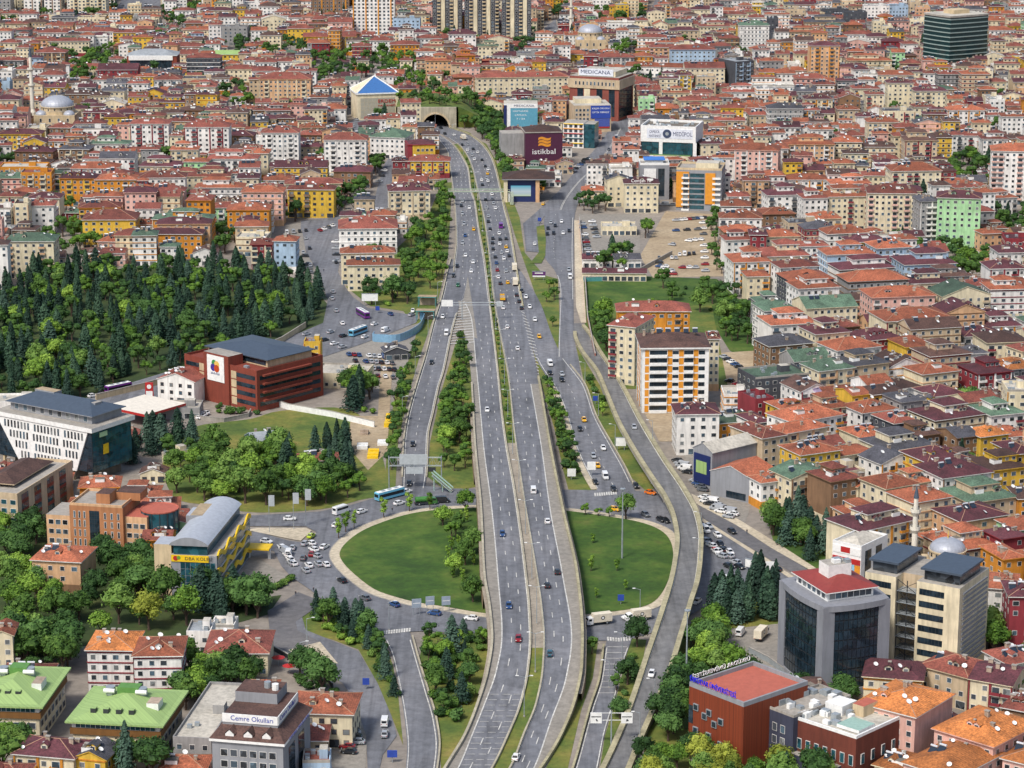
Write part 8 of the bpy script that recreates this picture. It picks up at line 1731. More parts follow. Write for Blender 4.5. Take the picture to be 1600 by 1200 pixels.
VEH = {(400, 300): "1290 62 s;1283 92 k;1333 104 w;1290 141 s;1300 204 s;1360 239 y taxi;1307 279 b;1290 324 s;1310 402 w;1357 444 w;1257 469 k;1235 529 k;1345 501 w;1262 589 e;1167 786 w;1190 892 w van;1097 1072 k;1475 19 w;1435 54 k;1475 48 s;1485 76 s;1440 104 s;1497 106 w;1452 156 s;1452 190 k;1463 236 k;1530 222 v minibus;1520 264 w;1480 296 k;1525 300 k;1563 298 k;1478 324 k;1523 329 w;1563 349 y taxi;1482 361 k;1535 386 s;1570 376 w;1582 404 k;1495 412 k;1550 421 w;1502 449 b;1508 494 r;1563 499 s;1515 538 w;1527 577 k;1573 572 y taxi;1540 676 y tipper;1545 730 w;1570 850 w;500 444 k;480 630 s;475 672 s;500 748 s;540 827 w;465 881 s;840 769 b;980 749 w;972 774 s;740 832 w;810 872 w van;545 905 k;680 912 w;490 954 w;430 930 k;315 894 s;540 975 s;668 778 v bus;638 888 c bus;340 462 w;295 384 s;335 356 k",
 (800, 300): "15 488 w box_truck;20 580 w box_truck;28 650 k;60 625 k;88 662 w;45 690 k;60 732 k;110 724 w;143 804 w;170 910 y taxi;35 984 w;238 1082 w van;312 1146 s;312 1182 k;237 1138 k;355 492 s;363 540 w van;195 80 y taxi;243 196 s;225 232 k;270 216 k;220 268 k;260 262 k;320 262 w;357 248 k;142 330 w;310 190 w",
 (800, 600): "133 676 w van;222 866 w;450 231 y taxi;425 289 k;570 408 w;508 457 s;535 518 y taxi;583 588 w van;520 621 k;635 664 k;775 644 k;865 688 o;763 278 s;640 790 y taxi;835 824 g;930 856 k;960 862 k;1230 898 s;1205 922 w van;1285 954 w;1213 990 s;1303 1010 k;1273 1054 w pickup;1362 1060 w;1375 929 k;1355 1147 k;1422 1151 k;1550 1172 w;283 1184 k",
 (400, 600): "1445 170 w;1540 946 b;980 384 k;972 530 w van;957 631 k;835 712 c bus;940 680 w;895 753 w;1060 752 n tank_truck;1165 739 k van;535 806 w minibus;660 805 w;210 850 w;500 889 w;345 958 l taxi;310 1005 s;65 992 w;230 1032 s;205 1068 w van;427 1026 w;347 1071 r;295 1096 g;220 1127 s;390 1133 s;437 1137 w;330 1142 w;312 1173 s",
 (400, 900): "537 36 k;680 146 g;865 186 b;1115 241 b;1345 273 w;1580 196 b;805 925 w van;805 998 s;625 980 k",
 (800, 900): "40 402 r;220 68 k;237 493 t;25 1143 w;873 622 w;540 300 w box_truck;785 275 w box_truck;728 266 w;1330 26 w;1270 105 w;1155 170 w;1428 362 w van;1560 385 w box_truck",
 (400, 0): "1295 872 y box_truck;1180 840 k;1155 804 k;1105 804 w;1237 846 w;1290 910 k;1325 905 s;1320 942 w;1357 936 k;1385 955 w;1350 975 s;1365 999 w;1412 1004 k;1433 1044 k;1450 1064 w;1447 1090 y taxi;1440 1120 s;1410 1130 w;1450 1136 w;1415 1160 k",
 (800, 0): "705 860 w;665 868 w;640 915 s;605 938 g;690 924 k;672 948 k;640 978 w minibus;600 1030 o;660 1000 k;690 960 k",
 (0, 600): "740 44 v bus;640 66 k;580 80 w"}
KOVR = {(1060, 752): -78, (1428, 362): -20, (1560, 385): -24}
for (ox, oy), t in VEH.items():
 for ln in t.split(';'):
  q = ln.split(); X, Y = float(q[0]), float(q[1]); k = q[3] if len(q) > 3 else 'car'
  ovr = KOVR.get((int(X), int(Y))); pl_ = 'in the yard above the timber hall' if (ox, oy) == (800, 900) and X > 1400 else None
  place_car(ox + X / 4, oy + Y / 4, q[2], k, ovr, pl_)
# rows of parked cars
def row_cars(a, b, n, ang, place, seed, miss=.1, kinds='wwsskkgbr'):
 rr = random.Random(seed); A, B = G(*a), G(*b)
 for i in range(n):
  if rr.random() < miss: continue
  p = A.lerp(B, i / max(1, n - 1)); put_vehicle('van' if rr.random() < .06 else 'car', rr.choice(kinds), (p.x, p.y, .3), R(ang + rr.uniform(-3, 3)), place, PX(p)[1] < 560)
row_cars((1058, 722), (1098, 768), 11, 62, 'in the front parking row below the showroom', 1, .05, 'kkkggsswb'); row_cars((1100, 780), (1145, 806), 9, 58, 'in the rear parking row below the showroom', 2, .1, 'wwssw')
row_cars((1102, 786), (1138, 810), 7, 58, 'in the third row below the showroom', 22, .2)
row_cars((1030, 412), (1048, 425), 3, 80, 'at the lower corner of the dirt car yard', 3); row_cars((1030, 405), (1056, 405), 5, 0, 'in the lower row of the dirt car yard', 4); row_cars((1066, 420), (1086, 420), 3, 90, 'in the middle of the dirt car yard', 5); row_cars((1056, 362), (1090, 360), 5, 90, 'in the upper row of the dirt car yard', 6); row_cars((1098, 350), (1102, 425), 9, 90, 'along the right fence of the dirt car yard', 7); row_cars((1050, 384), (1062, 392), 2, 60, 'in the left part of the dirt car yard', 8)
row_cars((910, 352), (918, 392), 8, 90, 'along the avenue-side fence of the shed yard', 9); row_cars((925, 348), (932, 372), 5, 90, 'in the second row of the shed yard', 10)
row_cars((545, 556), (600, 560), 8, 20, 'in the top row of the car lot', 11); row_cars((555, 566), (612, 570), 8, 20, 'in the second row of the car lot', 12); row_cars((575, 578), (616, 580), 6, 20, 'in the third row of the car lot', 13); row_cars((590, 590), (614, 592), 3, 10, 'in the lowest row of the car lot', 14)
row_cars((448, 366), (478, 362), 4, 10, 'in the front row of the plaza', 15); row_cars((456, 378), (478, 374), 3, 10, 'in the second row of the plaza', 16); row_cars((455, 395), (470, 388), 3, 40, 'in the rear row of the plaza', 17)
row_cars((548, 1142), (558, 1163), 4, 82, 'in the yard by the letter-band school', 18); row_cars((540, 1163), (545, 1178), 3, 82, 'lower in the yard by the letter-band school', 19)
row_cars((1130, 560), (1160, 580), 6, 50, 'behind the orange-panel block', 20); row_cars((1140, 598), (1175, 614), 4, 60, 'lower behind the orange-panel block', 21)
row_cars((895, 268), (918, 250), 7, 60, 'beside the avenue below the colourful block', 23, .1); row_cars((920, 282), (950, 262), 9, -55, 'along the avenue kerb', 24, .1); row_cars((935, 290), (968, 258), 10, -55, 'in the lot right of the avenue', 25, .15)
row_cars((990, 320), (1050, 322), 6, 90, 'before the beige letter block', 26, .2); row_cars((1303, 650), (1325, 655), 0, 0, '', 27)
row_cars((308, 655), (320, 648), 4, 60, 'in the petrol station yard', 28, 0, 'wwss'); row_cars((1460, 370), (1540, 372), 0, 0, '', 29)
row_cars((1546, 400), (1548, 432), 6, 70, 'in the alley at the right edge', 30)
row_cars((192, 10), (200, 30), 3, -20, 'on the top-left motorway', 31, 0); row_cars((228, 8), (236, 30), 3, -20, 'on the far lane of the top-left motorway', 32, 0)
row_cars((575, 150), (545, 215), 14, 20, 'on the street left of the blue pyramid', 33, .15); row_cars((640, 140), (740, 142), 14, 0, 'in the lot above the tunnel', 34, .1, 'wwskkbrt'); row_cars((645, 134), (720, 134), 10, 0, 'in the upper lot above the tunnel', 35, .2)
row_cars((476, 402), (484, 428), 5, 80, 'along the left kerb of the plaza street', 36); row_cars((500, 362), (526, 352), 5, 30, 'along the upper kerb of the plaza street', 37, .1); row_cars((524, 380), (526, 410), 4, 90, 'along the right kerb of the plaza street', 38); row_cars((440, 858), (458, 884), 5, 30, 'in the second lane of the left ring jam', 39, 0, 'wwssk'); row_cars((486, 852), (494, 872), 3, 40, 'in the outer lane of the left ring jam', 40, 0, 'wsk'); row_cars((592, 285), (600, 268), 3, 80, 'on the street below the white office', 41, 0)
row_cars((1190, 905), (1212, 893), 4, 55, 'at the kerb by the pale billboards', 42, 0, 'wsk'); row_cars((975, 300), (1000, 342), 0, 0, '', 43)
row_cars((1062, 400), (1084, 398), 4, 0, 'in the centre row of the dirt car yard', 44, 0); row_cars((1076, 378), (1094, 376), 3, 60, 'in the upper middle of the dirt car yard', 45, 0); row_cars((1056, 346), (1100, 342), 8, 90, 'in the top row of the dirt car yard', 46, .1); row_cars((1030, 418), (1052, 430), 4, 80, 'by the lower wall of the dirt car yard', 47, 0)
row_cars((1104, 848), (1128, 872), 4, 40, 'in the right ring queue, inner lane', 48, 0, 'wskw'); row_cars((1128, 862), (1150, 882), 3, 40, 'in the right ring queue, outer lane', 49, 0, 'kws')
# ---------------------------------------------------------------- street furniture
def lamp(px, py, z, h, arms, label, rot):
 p = G(px, py, z); t = thing('street_lamp', label, 'street lamp', tuple(p), rot); m = MB(); m.tube((0, 0, 0), (0, 0, h), .13, .08, M_METAL, 6); m.box(-.25, .25, -.25, .25, 0, .4, M_CONC); m.build('pole', t)
 for s in arms:
  a = MB(); a.tube((0, 0, h - .1), (s * 1.6, 0, h + .35), .06, .05, M_METAL, 5, False); o = a.build('arm', t); hd = MB(); hd.box(min(s * 1.5, s * 2.4), max(s * 1.5, s * 2.4), -.17, .17, h + .3, h + .46, M_WHITE, None, True); hd.build('lamp_head', o)
 return t
LAMPS = []
ys_ = [205, 222, 242, 268, 300, 330, 362, 396, 432, 470, 512, 556, 604, 655, 710, 770, 835, 905, 975, 1050, 1120]
for y in ys_:
 z = HZ(y); x = (LCR.at(y) + RCL.at(y)) / 2; LAMPS.append((lamp(x, y, z, 11.5, (-1, 1), '', 0), 'grey double-armed lamp in the motorway median', x, y))
for x, y in ((690, 470), (675, 525), (655, 590), (635, 655)): LAMPS.append((lamp(x - 6, y, 0, 9, (1,), '', 0), 'single-armed lamp left of the left slip road', x, y))
for x, y in ((906, 600), (927, 650), (953, 700)): LAMPS.append((lamp(x + 8, y, 0, 9, (-1,), '', 0), 'single-armed lamp right of the right slip road', x, y))
for y in (600, 690, 838, 880, 1105, 1158): LAMPS.append((lamp(VR.at(y) - 2, y, VZ(y), 8, (-1,), '', 0), 'single-armed lamp on the flyover parapet', VR.at(y), y))
for x, y in ((800 + 212 - 12, 960), (972, 1030), (952, 1075)): LAMPS.append((lamp(x, y, 0, 8, (-1,), '', 0), 'single-armed lamp beside the lower right slip road', x, y))
for x, y in ((480, 1012), (470, 1050), (608, 985)): LAMPS.append((lamp(x, y, 0, 9, (1,), '', 0), 'single-armed lamp by the turning loop', x, y))
def mast(px, py, h, label):
 t = thing('light_mast', label, 'light mast', tuple(G(px, py))); m = MB(); m.tube((0, 0, 0), (0, 0, h), .32, .14, M_METAL, 8); m.build('pole', t); c = MB(); c.lathe([(.3, h - .6), (.9, h - .3), (.9, h), (.2, h + .2)], M_METAL, 0, 0, 10); c.build('lamp_ring', t)
mast(972, 874, 24, 'tall light mast standing on the right half of the roundabout lawn'); mast(1072, 1080, 24, 'tall light mast between the flyover and the timber hall'); mast(1430, 905, 0.1, '') if False else None
# gantry over the left slip road
t = thing('sign_gantry', 'grey lattice sign gantry spanning the left slip road', 'gantry', tuple(G(649, 764))); a, b = G(608, 764), G(690, 764); hw_ = (b - a).length / 2
for sx in (-1, 1): m = MB(); m.tube((sx * hw_, 0, 0), (sx * hw_, 0, 12.2), .22, .2, M_METAL, 6); m.build('post', t)
m = MB()
for z in (8.6, 11.6):
 for y in (-.5, .5): m.tube((-hw_, y, z), (hw_, y, z), .09, .09, M_METAL, 5, False)
for i in range(12):
 x0, x1 = -hw_ + 2 * hw_ * i / 12, -hw_ + 2 * hw_ * (i + 1) / 12; m.tube((x0, -.5, 8.6 if i % 2 else 11.6), (x1, -.5, 11.6 if i % 2 else 8.6), .06, .06, M_METAL, 4, False); m.tube((x0, -.5, 8.6), (x0, -.5, 11.6), .05, .05, M_METAL, 4, False)
m.build('truss', t); M_SIGNBK = plain('sign_back', lin('aeb4b6'), .5)
m = MB(); m.box(-hw_ + 3.8, hw_ - 5, -.8, -.62, 9.2, 13, M_SIGNBK, None, True); m.build('sign_panel', t); m = MB(); m.box(-hw_ + 6, hw_ - 6.4, -.8, -.62, 5.8, 8.3, M_SIGNBK, None, True); m.build('sign_panel', t); m = MB(); m.box(hw_ - 4.6, hw_ - 2, -.8, -.62, 6.6, 8.2, M_DARK, None, True); m.build('signal_panel', t)
# gantry over the lower right slip road
a, b = G(931, 1165), G(979, 1165); hw_ = (b - a).length / 2; c = G(955, 1165); t = thing('sign_gantry', 'tee-shaped sign gantry with two white boards over the lower right slip road', 'gantry', tuple(c)); m = MB(); m.tube((0, 0, 0), (0, 0, 9.6), .22, .18, M_METAL, 6); m.build('post', t); m = MB()
for z in (7.2, 9.2): m.tube((-hw_, 0, z), (hw_, 0, z), .09, .09, M_WHITE, 5, False)
m.build('truss', t)
for sx in (-1, 1):
 m = MB(); m.box(sx * hw_ - 1.5, sx * hw_ + 1.5, -.25, -.1, 6.4, 9.4, M_WHITE, None, True); o = m.build('sign_panel', t); m = MB(); m.box(sx * hw_ - 1.3, sx * hw_ + 1.3, -.28, -.25, 8.1, 8.35, M_DARK); m.build('legend_bar', o); m = MB(); x = sx * hw_; m.face([(x - .15, -.29, 7.5), (x + .2 * sx * -1, -.29, 6.9), (x + .5, -.29, 7.1), (x + .2, -.29, 7.6)], M_DARK); m.build('arrow', o)
# direction boards at the lower left arc
for px, py, w_, nm in ((651, 962, 15, 'left'), (672, 958, 14, 'middle'), (697, 958, 14, 'right')):
 c = G(px, py); t = thing('direction_sign', nm + ' one of three grey-blue direction boards at the lower roundabout kerb', 'road sign', tuple(c), R(14)); s = w_ / scale_at(c); m = MB(); m.box(-s/2, s/2, -.1, .05, 2.6, 5.4, plain('sign_greyblue', lin('98a4b0'), .4), None, True); o = m.build('sign_panel', t); m = MB(); m.box(-s*.4, s*.4, -.13, -.1, 3.9, 4.1, M_WHITE); m.build('legend_bar', o)
 for sx in (-.35, .35): m = MB(); m.tube((sx * s, .1, 0), (sx * s, .1, 5.3), .08, .08, M_METAL, 5); m.build('post', t)
# masts with panels by the paved triangle
for px, py, label in ((459, 828, 'panel mast on the paved triangle, middle one of three'), (478, 822, 'panel mast on the paved triangle, right one of three'), (421, 832, 'panel mast on the paved triangle, left one of three')):
 t = thing('panel_mast', label, 'sign', tuple(G(px, py))); m = MB(); m.tube((0, 0, 0), (0, 0, 13), .12, .1, M_METAL, 6); m.build('pole', t); m = MB(); m.box(-.1, 1.9, -.1, .1, 9.2, 13, M_SIGNBK, None, True); m.build('sign_panel', t)
# footbridge across the motorway
a, b = G(700, 298, 6.5), G(797, 298, 6.5); L = (b - a).length; t = thing('footbridge', 'pale green footbridge spanning both carriageways of the motorway', 'footbridge', ((a.x + b.x) / 2, (a.y + b.y) / 2, 0)); M_PGREEN = plain('pale_green_steel', lin('a8b8a0'), .5)
m = MB(); m.box(-L/2, L/2, -1.3, 1.3, 5.9, 6.4, M_PGREEN, M_CONC, True); m.build('deck', t)
for y in (-1.3, 1.2):
 m = MB(); m.box(-L/2, L/2, y, y + .1, 7.3, 7.5, M_PGREEN, None, True)
 for i in range(int(L / 2) + 1): x = -L/2 + .2 + i * (L - .4) / int(L / 2); m.box(x - .06, x + .06, y, y + .1, 6.4, 7.3, M_PGREEN)
 m.build('railing', t)
for x in (-L/2 + .6, -L*.02, L/2 - .6): m = MB(); m.box(x - .4, x + .4, -.6, .6, 0, 5.89, M_WHITE if x > 0 else M_CONC); m.build('pier', t)
m = MB(); n = 12
for i in range(n): m.box(L/2 + .02, L/2 + 2.0, -1.3 - i * .9, -.4 - i * .9, 5.7 - i * .47, 6.0 - i * .47, M_PGREEN, M_CONC, True)
m.build('stair', t, 'stuff')
# covered stair by the slip road
a, b = G(676, 742, 6), G(707, 770, 0); d = b - a; L = math.hypot(d.x, d.y); t = thing('pedestrian_stair', 'pale green steel stair descending beside the slip road to the ring', 'stair', (a.x, a.y, 0), math.atan2(d.y, d.x)); M_AQUA = plain('aqua_steel', lin('9cb8ac'), .5)
n = 18; m = MB()
for i in range(n): m.box(L * i / n, L * (i + 1) / n - .02, -1.1, 1.1, 5.7 - i * .31, 5.95 - i * .31, M_AQUA, M_CONC, True)
m.build('steps', t, 'stuff')
for y in (-1.15, 1.05): m = MB(); m.face([(0, y, 6.9), (L, y, 1.3), (L, y, 1.9), (0, y, 7.5)], M_AQUA); m.face([(0, y + .1, 7.5), (L, y + .1, 1.9), (L, y + .1, 1.3), (0, y + .1, 6.9)], M_AQUA); m.face([(0, y, 7.5), (L, y, 1.9), (L, y + .1, 1.9), (0, y + .1, 7.5)], M_AQUA); m.build('railing', t)
for x in (.5, L * .5): m = MB(); m.tube((x, 0, 0), (x, 0, 5.7 - 5.6 * x / L), .2, .2, M_AQUA, 6); m.build('post', t)
# stair shelters and curved glass ramp on the western junction
M_TEALF = plain('teal_frame', lin('4c8c8c'), .5)
for px, py, lb in ((668, 478, 'upper one of two teal-framed stair shelters left of the slip road'), (665, 500, 'lower one of two teal-framed stair shelters left of the slip road')):
 t = thing('stair_shelter', lb, 'shelter', tuple(G(px, py)), R(-6)); m = MB()
 for x in (-4, 4):
  for y in (-2, 2): m.tube((x, y, 0), (x, y, 4.4), .18, .18, M_TEALF, 5)
 m.build('frame', t, 'stuff'); m = MB(); m.box(-4.3, 4.3, -2.3, 2.3, 4.4, 4.8, M_TEALF, M_DIRT, True); m.build('roof', t); m = MB(); m.box(-3.8, 3.8, 1.7, 1.9, 0, 4.3, M_BRICKCH); m.build('rear_wall', t)
t = thing('ramp_screen', 'curved pale blue glazed screen along the underpass ramp', 'screen'); P = smooth_loop([(585, 530), (600, 535), (625, 534), (650, 522), (660, 510), (656, 500)], 4)[:21]; m = MB(); ribbon(m, [G(*q) for q in P], .25, 3.6, plain('blue_glazing', lin('7ca4c0'), .2)); m.build('screen_panel', t)
# billboards and small signs
def board(px, py, w_, h_, z0, mat, name, label, cat='billboard', rot=0.0, txt=None):
 c = G(px, py); t = thing(name, label, cat, tuple(c), rot); m = MB(); m.box(-w_/2, w_/2, -.2, .1, z0, z0 + h_, mat, None, True); o = m.build('board', t)
 for sx in ((-.35, .35) if w_ > 3 else (0,)): q = MB(); q.tube((sx * w_, .2, 0), (sx * w_, .2, z0 + h_ * .9), .12, .12, M_METAL, 6); q.build('post', t)
 if w_ > 3:
  f = MB(); f.box(-w_/2 - .15, w_/2 + .15, -.28, .12, z0 + h_ + .003, z0 + h_ + .2, M_METAL, None, True); f.build('frame', o)
 return o
board(578, 478, 7.5, 3.4, 2.4, M_WHITE, 'billboard', 'white billboard in the garden of the western junction'); o = board(842, 438, 6.5, 2.8, 1.6, plain('purple_print', lin('5a2c68'), .5), 'billboard', 'purple and white billboard on the wedge beside the avenue'); m = MB(); m.box(-3.1, 3.1, -.24, -.2, 1.7, 2.4, M_WHITE); m.build('print_band', o); m = MB(); m.box(-2, 2, -.24, -.2, 3.4, 3.9, M_WHITE); m.build('print_band', o)
board(970, 704, 3.8, 3.2, 1.8, M_WHITE, 'billboard', 'white billboard between slip road and flyover'); board(893, 750, 3.0, 2.8, 1.4, M_WHITE, 'billboard', 'white billboard at the foot of the motorway verge'); board(924, 744, 3.0, 3.0, 2.4, M_WHITE, 'billboard', 'white billboard at the left kerb of the right slip road')
board(1172, 892, 3.6, 2.6, 1.2, M_WHITE, 'billboard', 'pale billboard beside the right ring road, upper one', rot=R(-40)); board(1190, 905, 4.6, 2.6, 1.2, M_WHITE, 'billboard', 'pale billboard beside the right ring road, lower one', rot=R(-40)); board(1203, 900, 3.0, 3.4, 1.4, M_WHITE, 'billboard', 'narrow pale billboard by the corner lawn')
for px, py, lb in ((843, 350, 'small blue road sign in the frontage street median'), (597, 1016, 'small blue road sign at the head of the lower left slip road'), (572, 1078, 'small blue road sign on the bend of the lower left street'), (613, 1192, 'wide blue road sign at the bottom left fork'), (738, 680, 'small blue road sign on the motorway verge'), (930, 632, 'small blue road sign between right slip road and flyover'), (590, 490, 'small blue road sign on the western junction'), (970, 946, 'small blue road sign on the right half of the lawn')):
 board(px, py, 1.9 if 'wide' not in lb else 2.6, 1.9, 1.6, M_BLUE, 'road_sign', lb, 'road sign')
# walls and fences
for pts, h_, mat, nm, lb, cat in (([(478, 512), (440, 536), (400, 552), (340, 572), (290, 590), (225, 608), (150, 626)], 2.6, M_STONE, 'boundary_wall', 'ochre stone wall along the lower edge of the tree park', 'wall'), ([(395, 622), (450, 640), (520, 652), (585, 668)], 2.4, M_WHITE, 'boundary_wall', 'white wall below the red brick office', 'wall'), ([(300, 655), (350, 660), (388, 652), (392, 645)], 1.6, M_CONC, 'boundary_wall', 'pale concrete wall of the petrol station yard', 'wall'), ([(905, 345), (914, 440), (918, 500), (930, 560)], 2.2, plain('red_white_hoarding', lin('a86858'), .6), 'hoarding', 'red and white hoarding along the avenue by the field', 'fence'), ([(912, 440), (1010, 438)], 2.2, M_TEALF, 'hoarding', 'green hoarding below the red-roofed workshops', 'fence'), ([(1000, 425), (1050, 398)], 2.0, M_CONC, 'boundary_wall', 'concrete wall between workshops and dirt car yard', 'wall'), ([(1085, 635), (1060, 633), (1008, 632)], 2.4, plain('dark_green_sheet', lin('2c4a3c'), .6), 'hoarding', 'dark green hoarding at the foot of the orange-panel block', 'fence'), ([(1170, 1020), (1200, 1035), (1228, 1055)], 1.8, M_METAL, 'fence', 'grey metal fence beside the van yard', 'fence'), ([(425, 1015), (470, 1040), (500, 1050), (520, 1075)], 1.4, M_DARK, 'fence', 'dark railing above the loop street', 'fence')):
 t = thing(nm, lb, cat); m = MB(); ribbon(m, [G(*q) for q in pts], .35, h_, mat); m.build('panel', t)
 m = MB(); ribbon(m, [G(q[0], q[1], 0) + Vector((0, 0, h_)) for q in pts], .5, .14, M_CONC); m.build('coping', t)
# yellow and white stacks in the builders' yard
for px, py, w_, l_, mat, lb in ((608, 660, 3, 16, M_YEL, 'long yellow formwork stack in the builders yard, upper one'), (583, 712, 4, 9, M_YEL, 'yellow formwork stack in the builders yard, lower one'), (566, 700, 4, 5, M_WHITE, 'white material stack left of the lower yellow stack'), (598, 694, 4, 5, M_WHITE, 'white material stack right of the lower yellow stack'), (570, 678, 3, 4, M_BRICKCH, 'brown timber stack in the builders yard')):
 t = thing('material_stack', lb, 'stack', tuple(G(px, py))); rr = random.Random(px)
 for k in range(4): m = MB(); x = rr.uniform(-.15, .15); m.box(-w_/2 + x, w_/2 + x, -l_/2 + k * l_/4, -l_/2 + (k + .92) * l_/4, 0, rr.uniform(.9, 1.9), mat); m.build('bundle', t)
for px, py, lb in ((435, 1040, 'upper one of two red parasols by the loop street'), (452, 1053, 'lower one of two red parasols by the loop street')):
 t = thing('parasol', lb, 'parasol', tuple(G(px, py))); m = MB(); m.lathe([(2.0, 2.5), (.05, 3.2)], M_RED, 0, 0, 8); m.build('canopy', t); m = MB(); m.tube((0, 0, 0), (0, 0, 3), .05, .05, M_METAL, 5); m.build('pole', t)
# ---------------------------------------------------------------- labels that single each thing out
ORD = ['first', 'second', 'third', 'fourth', 'fifth', 'sixth', 'seventh', 'eighth', 'ninth', 'tenth', 'eleventh', 'twelfth', 'thirteenth', 'fourteenth', 'fifteenth', 'sixteenth', 'seventeenth', 'eighteenth', 'nineteenth', 'twentieth']
ORD += ['twenty-' + o for o in ORD[:9]]
def ordinal(items, fmt_one, fmt_many, maxrow=9):
 """items: (object, px, py).  names each by its place among its likes, in rows from the front"""
 n = len(items)
 if n == 1: items[0][0]['label'] = fmt_one; return
 items = sorted(items, key=lambda i: -i[2]); nr = math.ceil(n / maxrow); per = math.ceil(n / nr)
 for r in range(nr):
  row_ = sorted(items[r * per:(r + 1) * per], key=lambda i: i[1]); m = len(row_)
  for i, it in enumerate(row_):
   pos = 'leftmost' if i == 0 and m > 1 else 'rightmost' if i == m - 1 and m > 1 else (ORD[i] + ' from left' if m > 1 else 'lone one')
   it[0]['label'] = fmt_many + ', ' + pos + ('' if nr == 1 else ' in ' + (('front', 'back') if nr == 2 else ('front', 'middle', 'back') if nr == 3 else ['front'] + ORD[1:nr - 1] + ['back'])[r] + ' row')
ANCH = [(45, 140, 'white minaret'), (230, 95, 'dark glass hall'), (230, 215, 'left maroon-striped block'), (320, 215, 'right maroon-striped block'), (440, 150, 'peach plaza block'), (437, 235, 'left white twin block'), (540, 245, 'right white twin block'), (590, 160, 'blue pyramid office'), (585, 35, 'orange-striped tower'), (515, 20, 'brown tower group'), (755, 40, 'dark top towers'), (920, 60, 'top mosque'), (930, 140, 'tall brown hospital'), (850, 225, 'plum store'), (1045, 230, 'emblem hospital'), (1100, 300, 'orange-grey balcony block'), (1185, 250, 'columned peach block'), (1083, 85, 'pale blue block'), (1180, 60, 'green-roofed white office'), (1295, 105, 'tan tower'), (1452, 60, 'striped glass tower'), (1540, 80, 'thin brown minaret'), (1400, 335, 'tall cream tower'), (1507, 345, 'mint tower'), (1580, 270, 'right-edge tower'), (1590, 480, 'white alley block'), (640, 310, 'pier-fronted block'), (580, 360, 'white corner block'), (580, 420, 'twin orange roofs'), (250, 500, 'tree park'), (60, 200, 'upper left mosque'), (815, 290, 'lit screen hall'), (1055, 580, 'orange-panel block'), (1090, 670, 'white maroon-roofed block'), (1140, 720, 'grey showroom'), (1330, 860, 'poster office'), (1480, 870, 'ribbed dome mosque'), (1305, 980, 'grey glass tower'), (1435, 960, 'twin-wing office'), (1150, 1110, 'timber hall'), (1290, 1140, 'brown brick office'), (180, 1110, 'right lime roof'), (30, 1080, 'left lime roof'), (400, 1130, 'letter-band school'), (370, 1020, 'red-roofed villa'), (210, 1030, 'red-banded white pair'), (175, 810, 'terracotta office'), (390, 590, 'red brick office'), (940, 500, 'green field'), (140, 25, 'top left white tower'), (1240, 650, 'corner lawn'), (900, 130, 'cream long block')]
ANCH = [a for a in ANCH if a[2] != 'corner lawn']
groups = {}
for t, wall, F, roof, shape, px, py in BLK:
 a = min(ANCH, key=lambda a: (a[0] - px) ** 2 + 5 * (a[1] - py) ** 2); dx, dy = px - a[0], (py - a[1]) * 2.2
 rel = ('right of' if dx > 0 else 'left of') if abs(dx) > abs(dy) else ('before' if dy > 0 else 'behind')
 kind = 'house' if F <= 3 else 'block'; base_ = '%s %s-storey %s, %s %s roof' % (WNAME[wall], NUMW[F], kind, RNAME[roof], SHN[shape])
 base_ += ', %s the %s' % (rel, a[2]); groups.setdefault(base_, []).append((t, px, py))
for b_, it in groups.items(): ordinal(it, b_, b_)
for t, *_ in BLK: t['group'] = 'houses and blocks of the town'
groups = {}
for t, kind, desc, phrase, px, py in TREES: groups.setdefault((desc, phrase), []).append((t, px, py))
for (d, ph), it in groups.items():
 for t, px, py in it: t['category'] = 'shrub' if 'shrub' in d else 'tree'; t['group'] = 'planting ' + ph
 ordinal(it, d + (' ' if 'shrub' in d or 'tree' in d or 'cypress' in d or 'conifer' in d else ' tree ') + ph, d + (' ' if 'shrub' in d or 'tree' in d or 'cypress' in d or 'conifer' in d else ' tree ') + ph, 12)
groups = {}
for t, nm, col, place, px, py in CARS: groups.setdefault((PNAME[col] + ' ' + nm.replace('_', ' '), place), []).append((t, px, py))
for (d, ph), it in groups.items():
 for t, px, py in it: t['category'] = t.name.split('.')[0].replace('_', ' '); t['group'] = 'vehicles ' + ph
 ordinal(it, d + ' ' + ph, d + ' ' + ph, 12)
groups = {}
for t, d, px, py in LAMPS: groups.setdefault(d, []).append((t, py))
for d, it in groups.items():
 it.sort(key=lambda i: -i[1]); n = len(it)
 for i, (t, y) in enumerate(it):
  t['group'] = d + 's'; sec = (lambda q: 'nearest' if q == 0 else ORD[q] + ' nearest' if q < 11 else None)(i)
  t['label'] = d + ', ' + (sec if sec else ('farthest' if i == n - 1 else ORD[n - 1 - i] + ' farthest'))
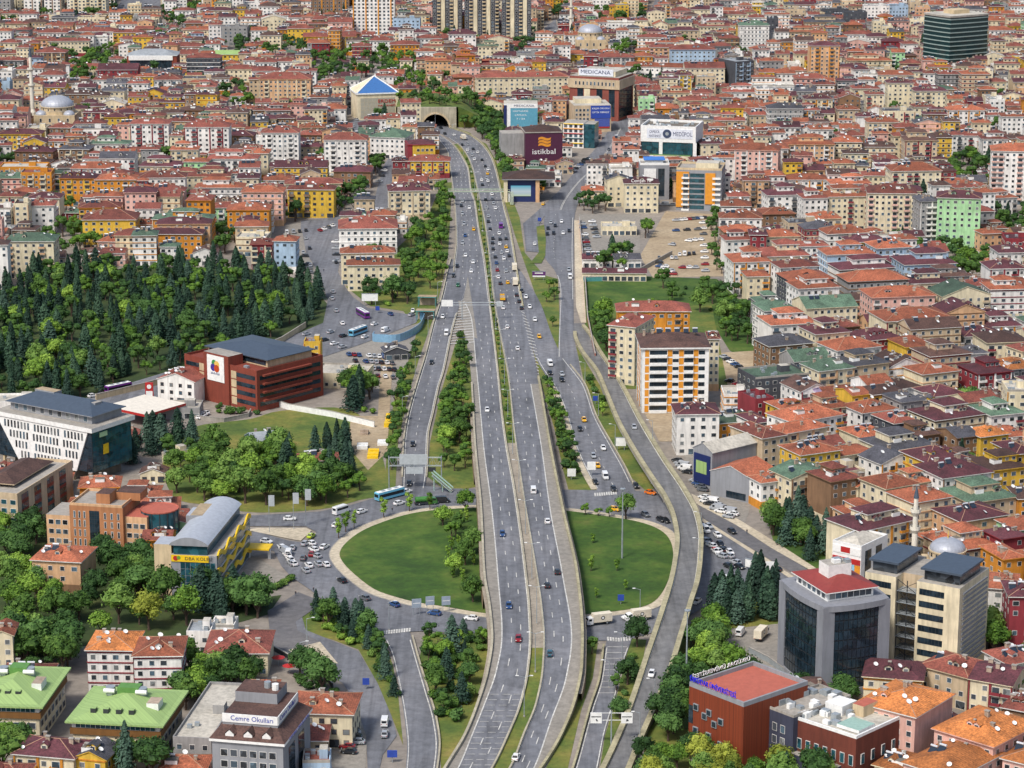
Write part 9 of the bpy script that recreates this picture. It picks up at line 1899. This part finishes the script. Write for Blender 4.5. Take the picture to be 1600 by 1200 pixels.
# a few people on foot
def person_mesh():
 me = bpy.data.meshes.new('person'); V = [(0, 0, .95), (0, 0, 1.2), (0, 0, 1.42), (0, .02, 1.53), (0, .03, 1.68), (.12, .02, .88), (.13, .1, .5), (.12, .12, .08), (.12, .26, .04), (-.12, -.02, .88), (-.13, -.02, .5), (-.12, -.22, .1), (-.12, -.1, .04), (.2, 0, 1.4), (.27, -.08, 1.14), (.25, .05, .88), (-.2, 0, 1.4), (-.27, .05, 1.14), (-.25, .2, .92)]
 E = [(0, 1), (1, 2), (2, 3), (3, 4), (0, 5), (5, 6), (6, 7), (7, 8), (0, 9), (9, 10), (10, 11), (11, 12), (2, 13), (13, 14), (14, 15), (2, 16), (16, 17), (17, 18)]
 RAD = [.15, .14, .13, .06, .11, .1, .07, .05, .04, .1, .07, .05, .04, .06, .05, .04, .06, .05, .04]; import bmesh
 bm = bmesh.new(); ly = bm.verts.layers.skin.verify(); vs = [bm.verts.new(v) for v in V]
 for v, r in zip(vs, RAD): v[ly].radius = (r, r)
 vs[0][ly].use_root = True
 for e in E: bm.edges.new((vs[e[0]], vs[e[1]]))
 bm.to_mesh(me); bm.free(); o = bpy.data.objects.new('person', me); COL.objects.link(o); o.modifiers.new('skin', 'SKIN'); o.modifiers.new('sub', 'SUBSURF').levels = 1
 out = bpy.data.meshes.new_from_object(o.evaluated_get(bpy.context.evaluated_depsgraph_get())); bpy.data.objects.remove(o); out.materials.clear(); out.materials.append(plain('dark_clothes', lin('2e3038'), .8)); out.materials.append(plain('skin', lin('b08468'), .6)); out.materials.append(plain('trousers', lin('3a4458'), .8))
 for p in out.polygons: p.material_index = 1 if p.center.z > 1.52 else 2 if p.center.z < .9 and abs(p.center.x) < .2 else 0
 return out
pm = person_mesh()
for px, py, lb in ((613, 800, 'person in dark clothes walking along the roundabout kerb'), (462, 931, 'person in dark clothes at the head of the turning loop'), (490, 925, 'person in dark clothes beside the lower left ring road'), (1167, 834, 'person in dark clothes on the pavement behind the ring'), (506, 425, 'person in dark clothes on the street right of the tree park')):
 o = bpy.data.objects.new('person', pm); COL.objects.link(o); o.location = G(px, py, .42); tag(o, lb, 'person')
b0 = G(722, 500); t = thing('sign_gantry', 'cantilever sign gantry with white board at the left slip road fork', 'gantry', tuple(b0)); xl, xr = G(690, 500).x - b0.x, G(786, 500).x - b0.x; m = MB(); m.tube((0, 0, 0), (0, 0, 8.6), .25, .2, M_METAL, 6); m.build('post', t); m = MB()
for z in (7, 8.2): m.tube((xl, 0, z), (xr, 0, z), .12, .12, M_METAL, 5, False)
m.build('truss', t); m = MB(); m.box(xl, xl + 5.2, -.3, -.15, 6.4, 9.4, M_WHITE, None, True); m.build('sign_panel', t); m = MB(); m.box(xr - 3, xr, -.3, -.15, 6.4, 8.8, M_SIGNBK, None, True); m.build('sign_panel', t)
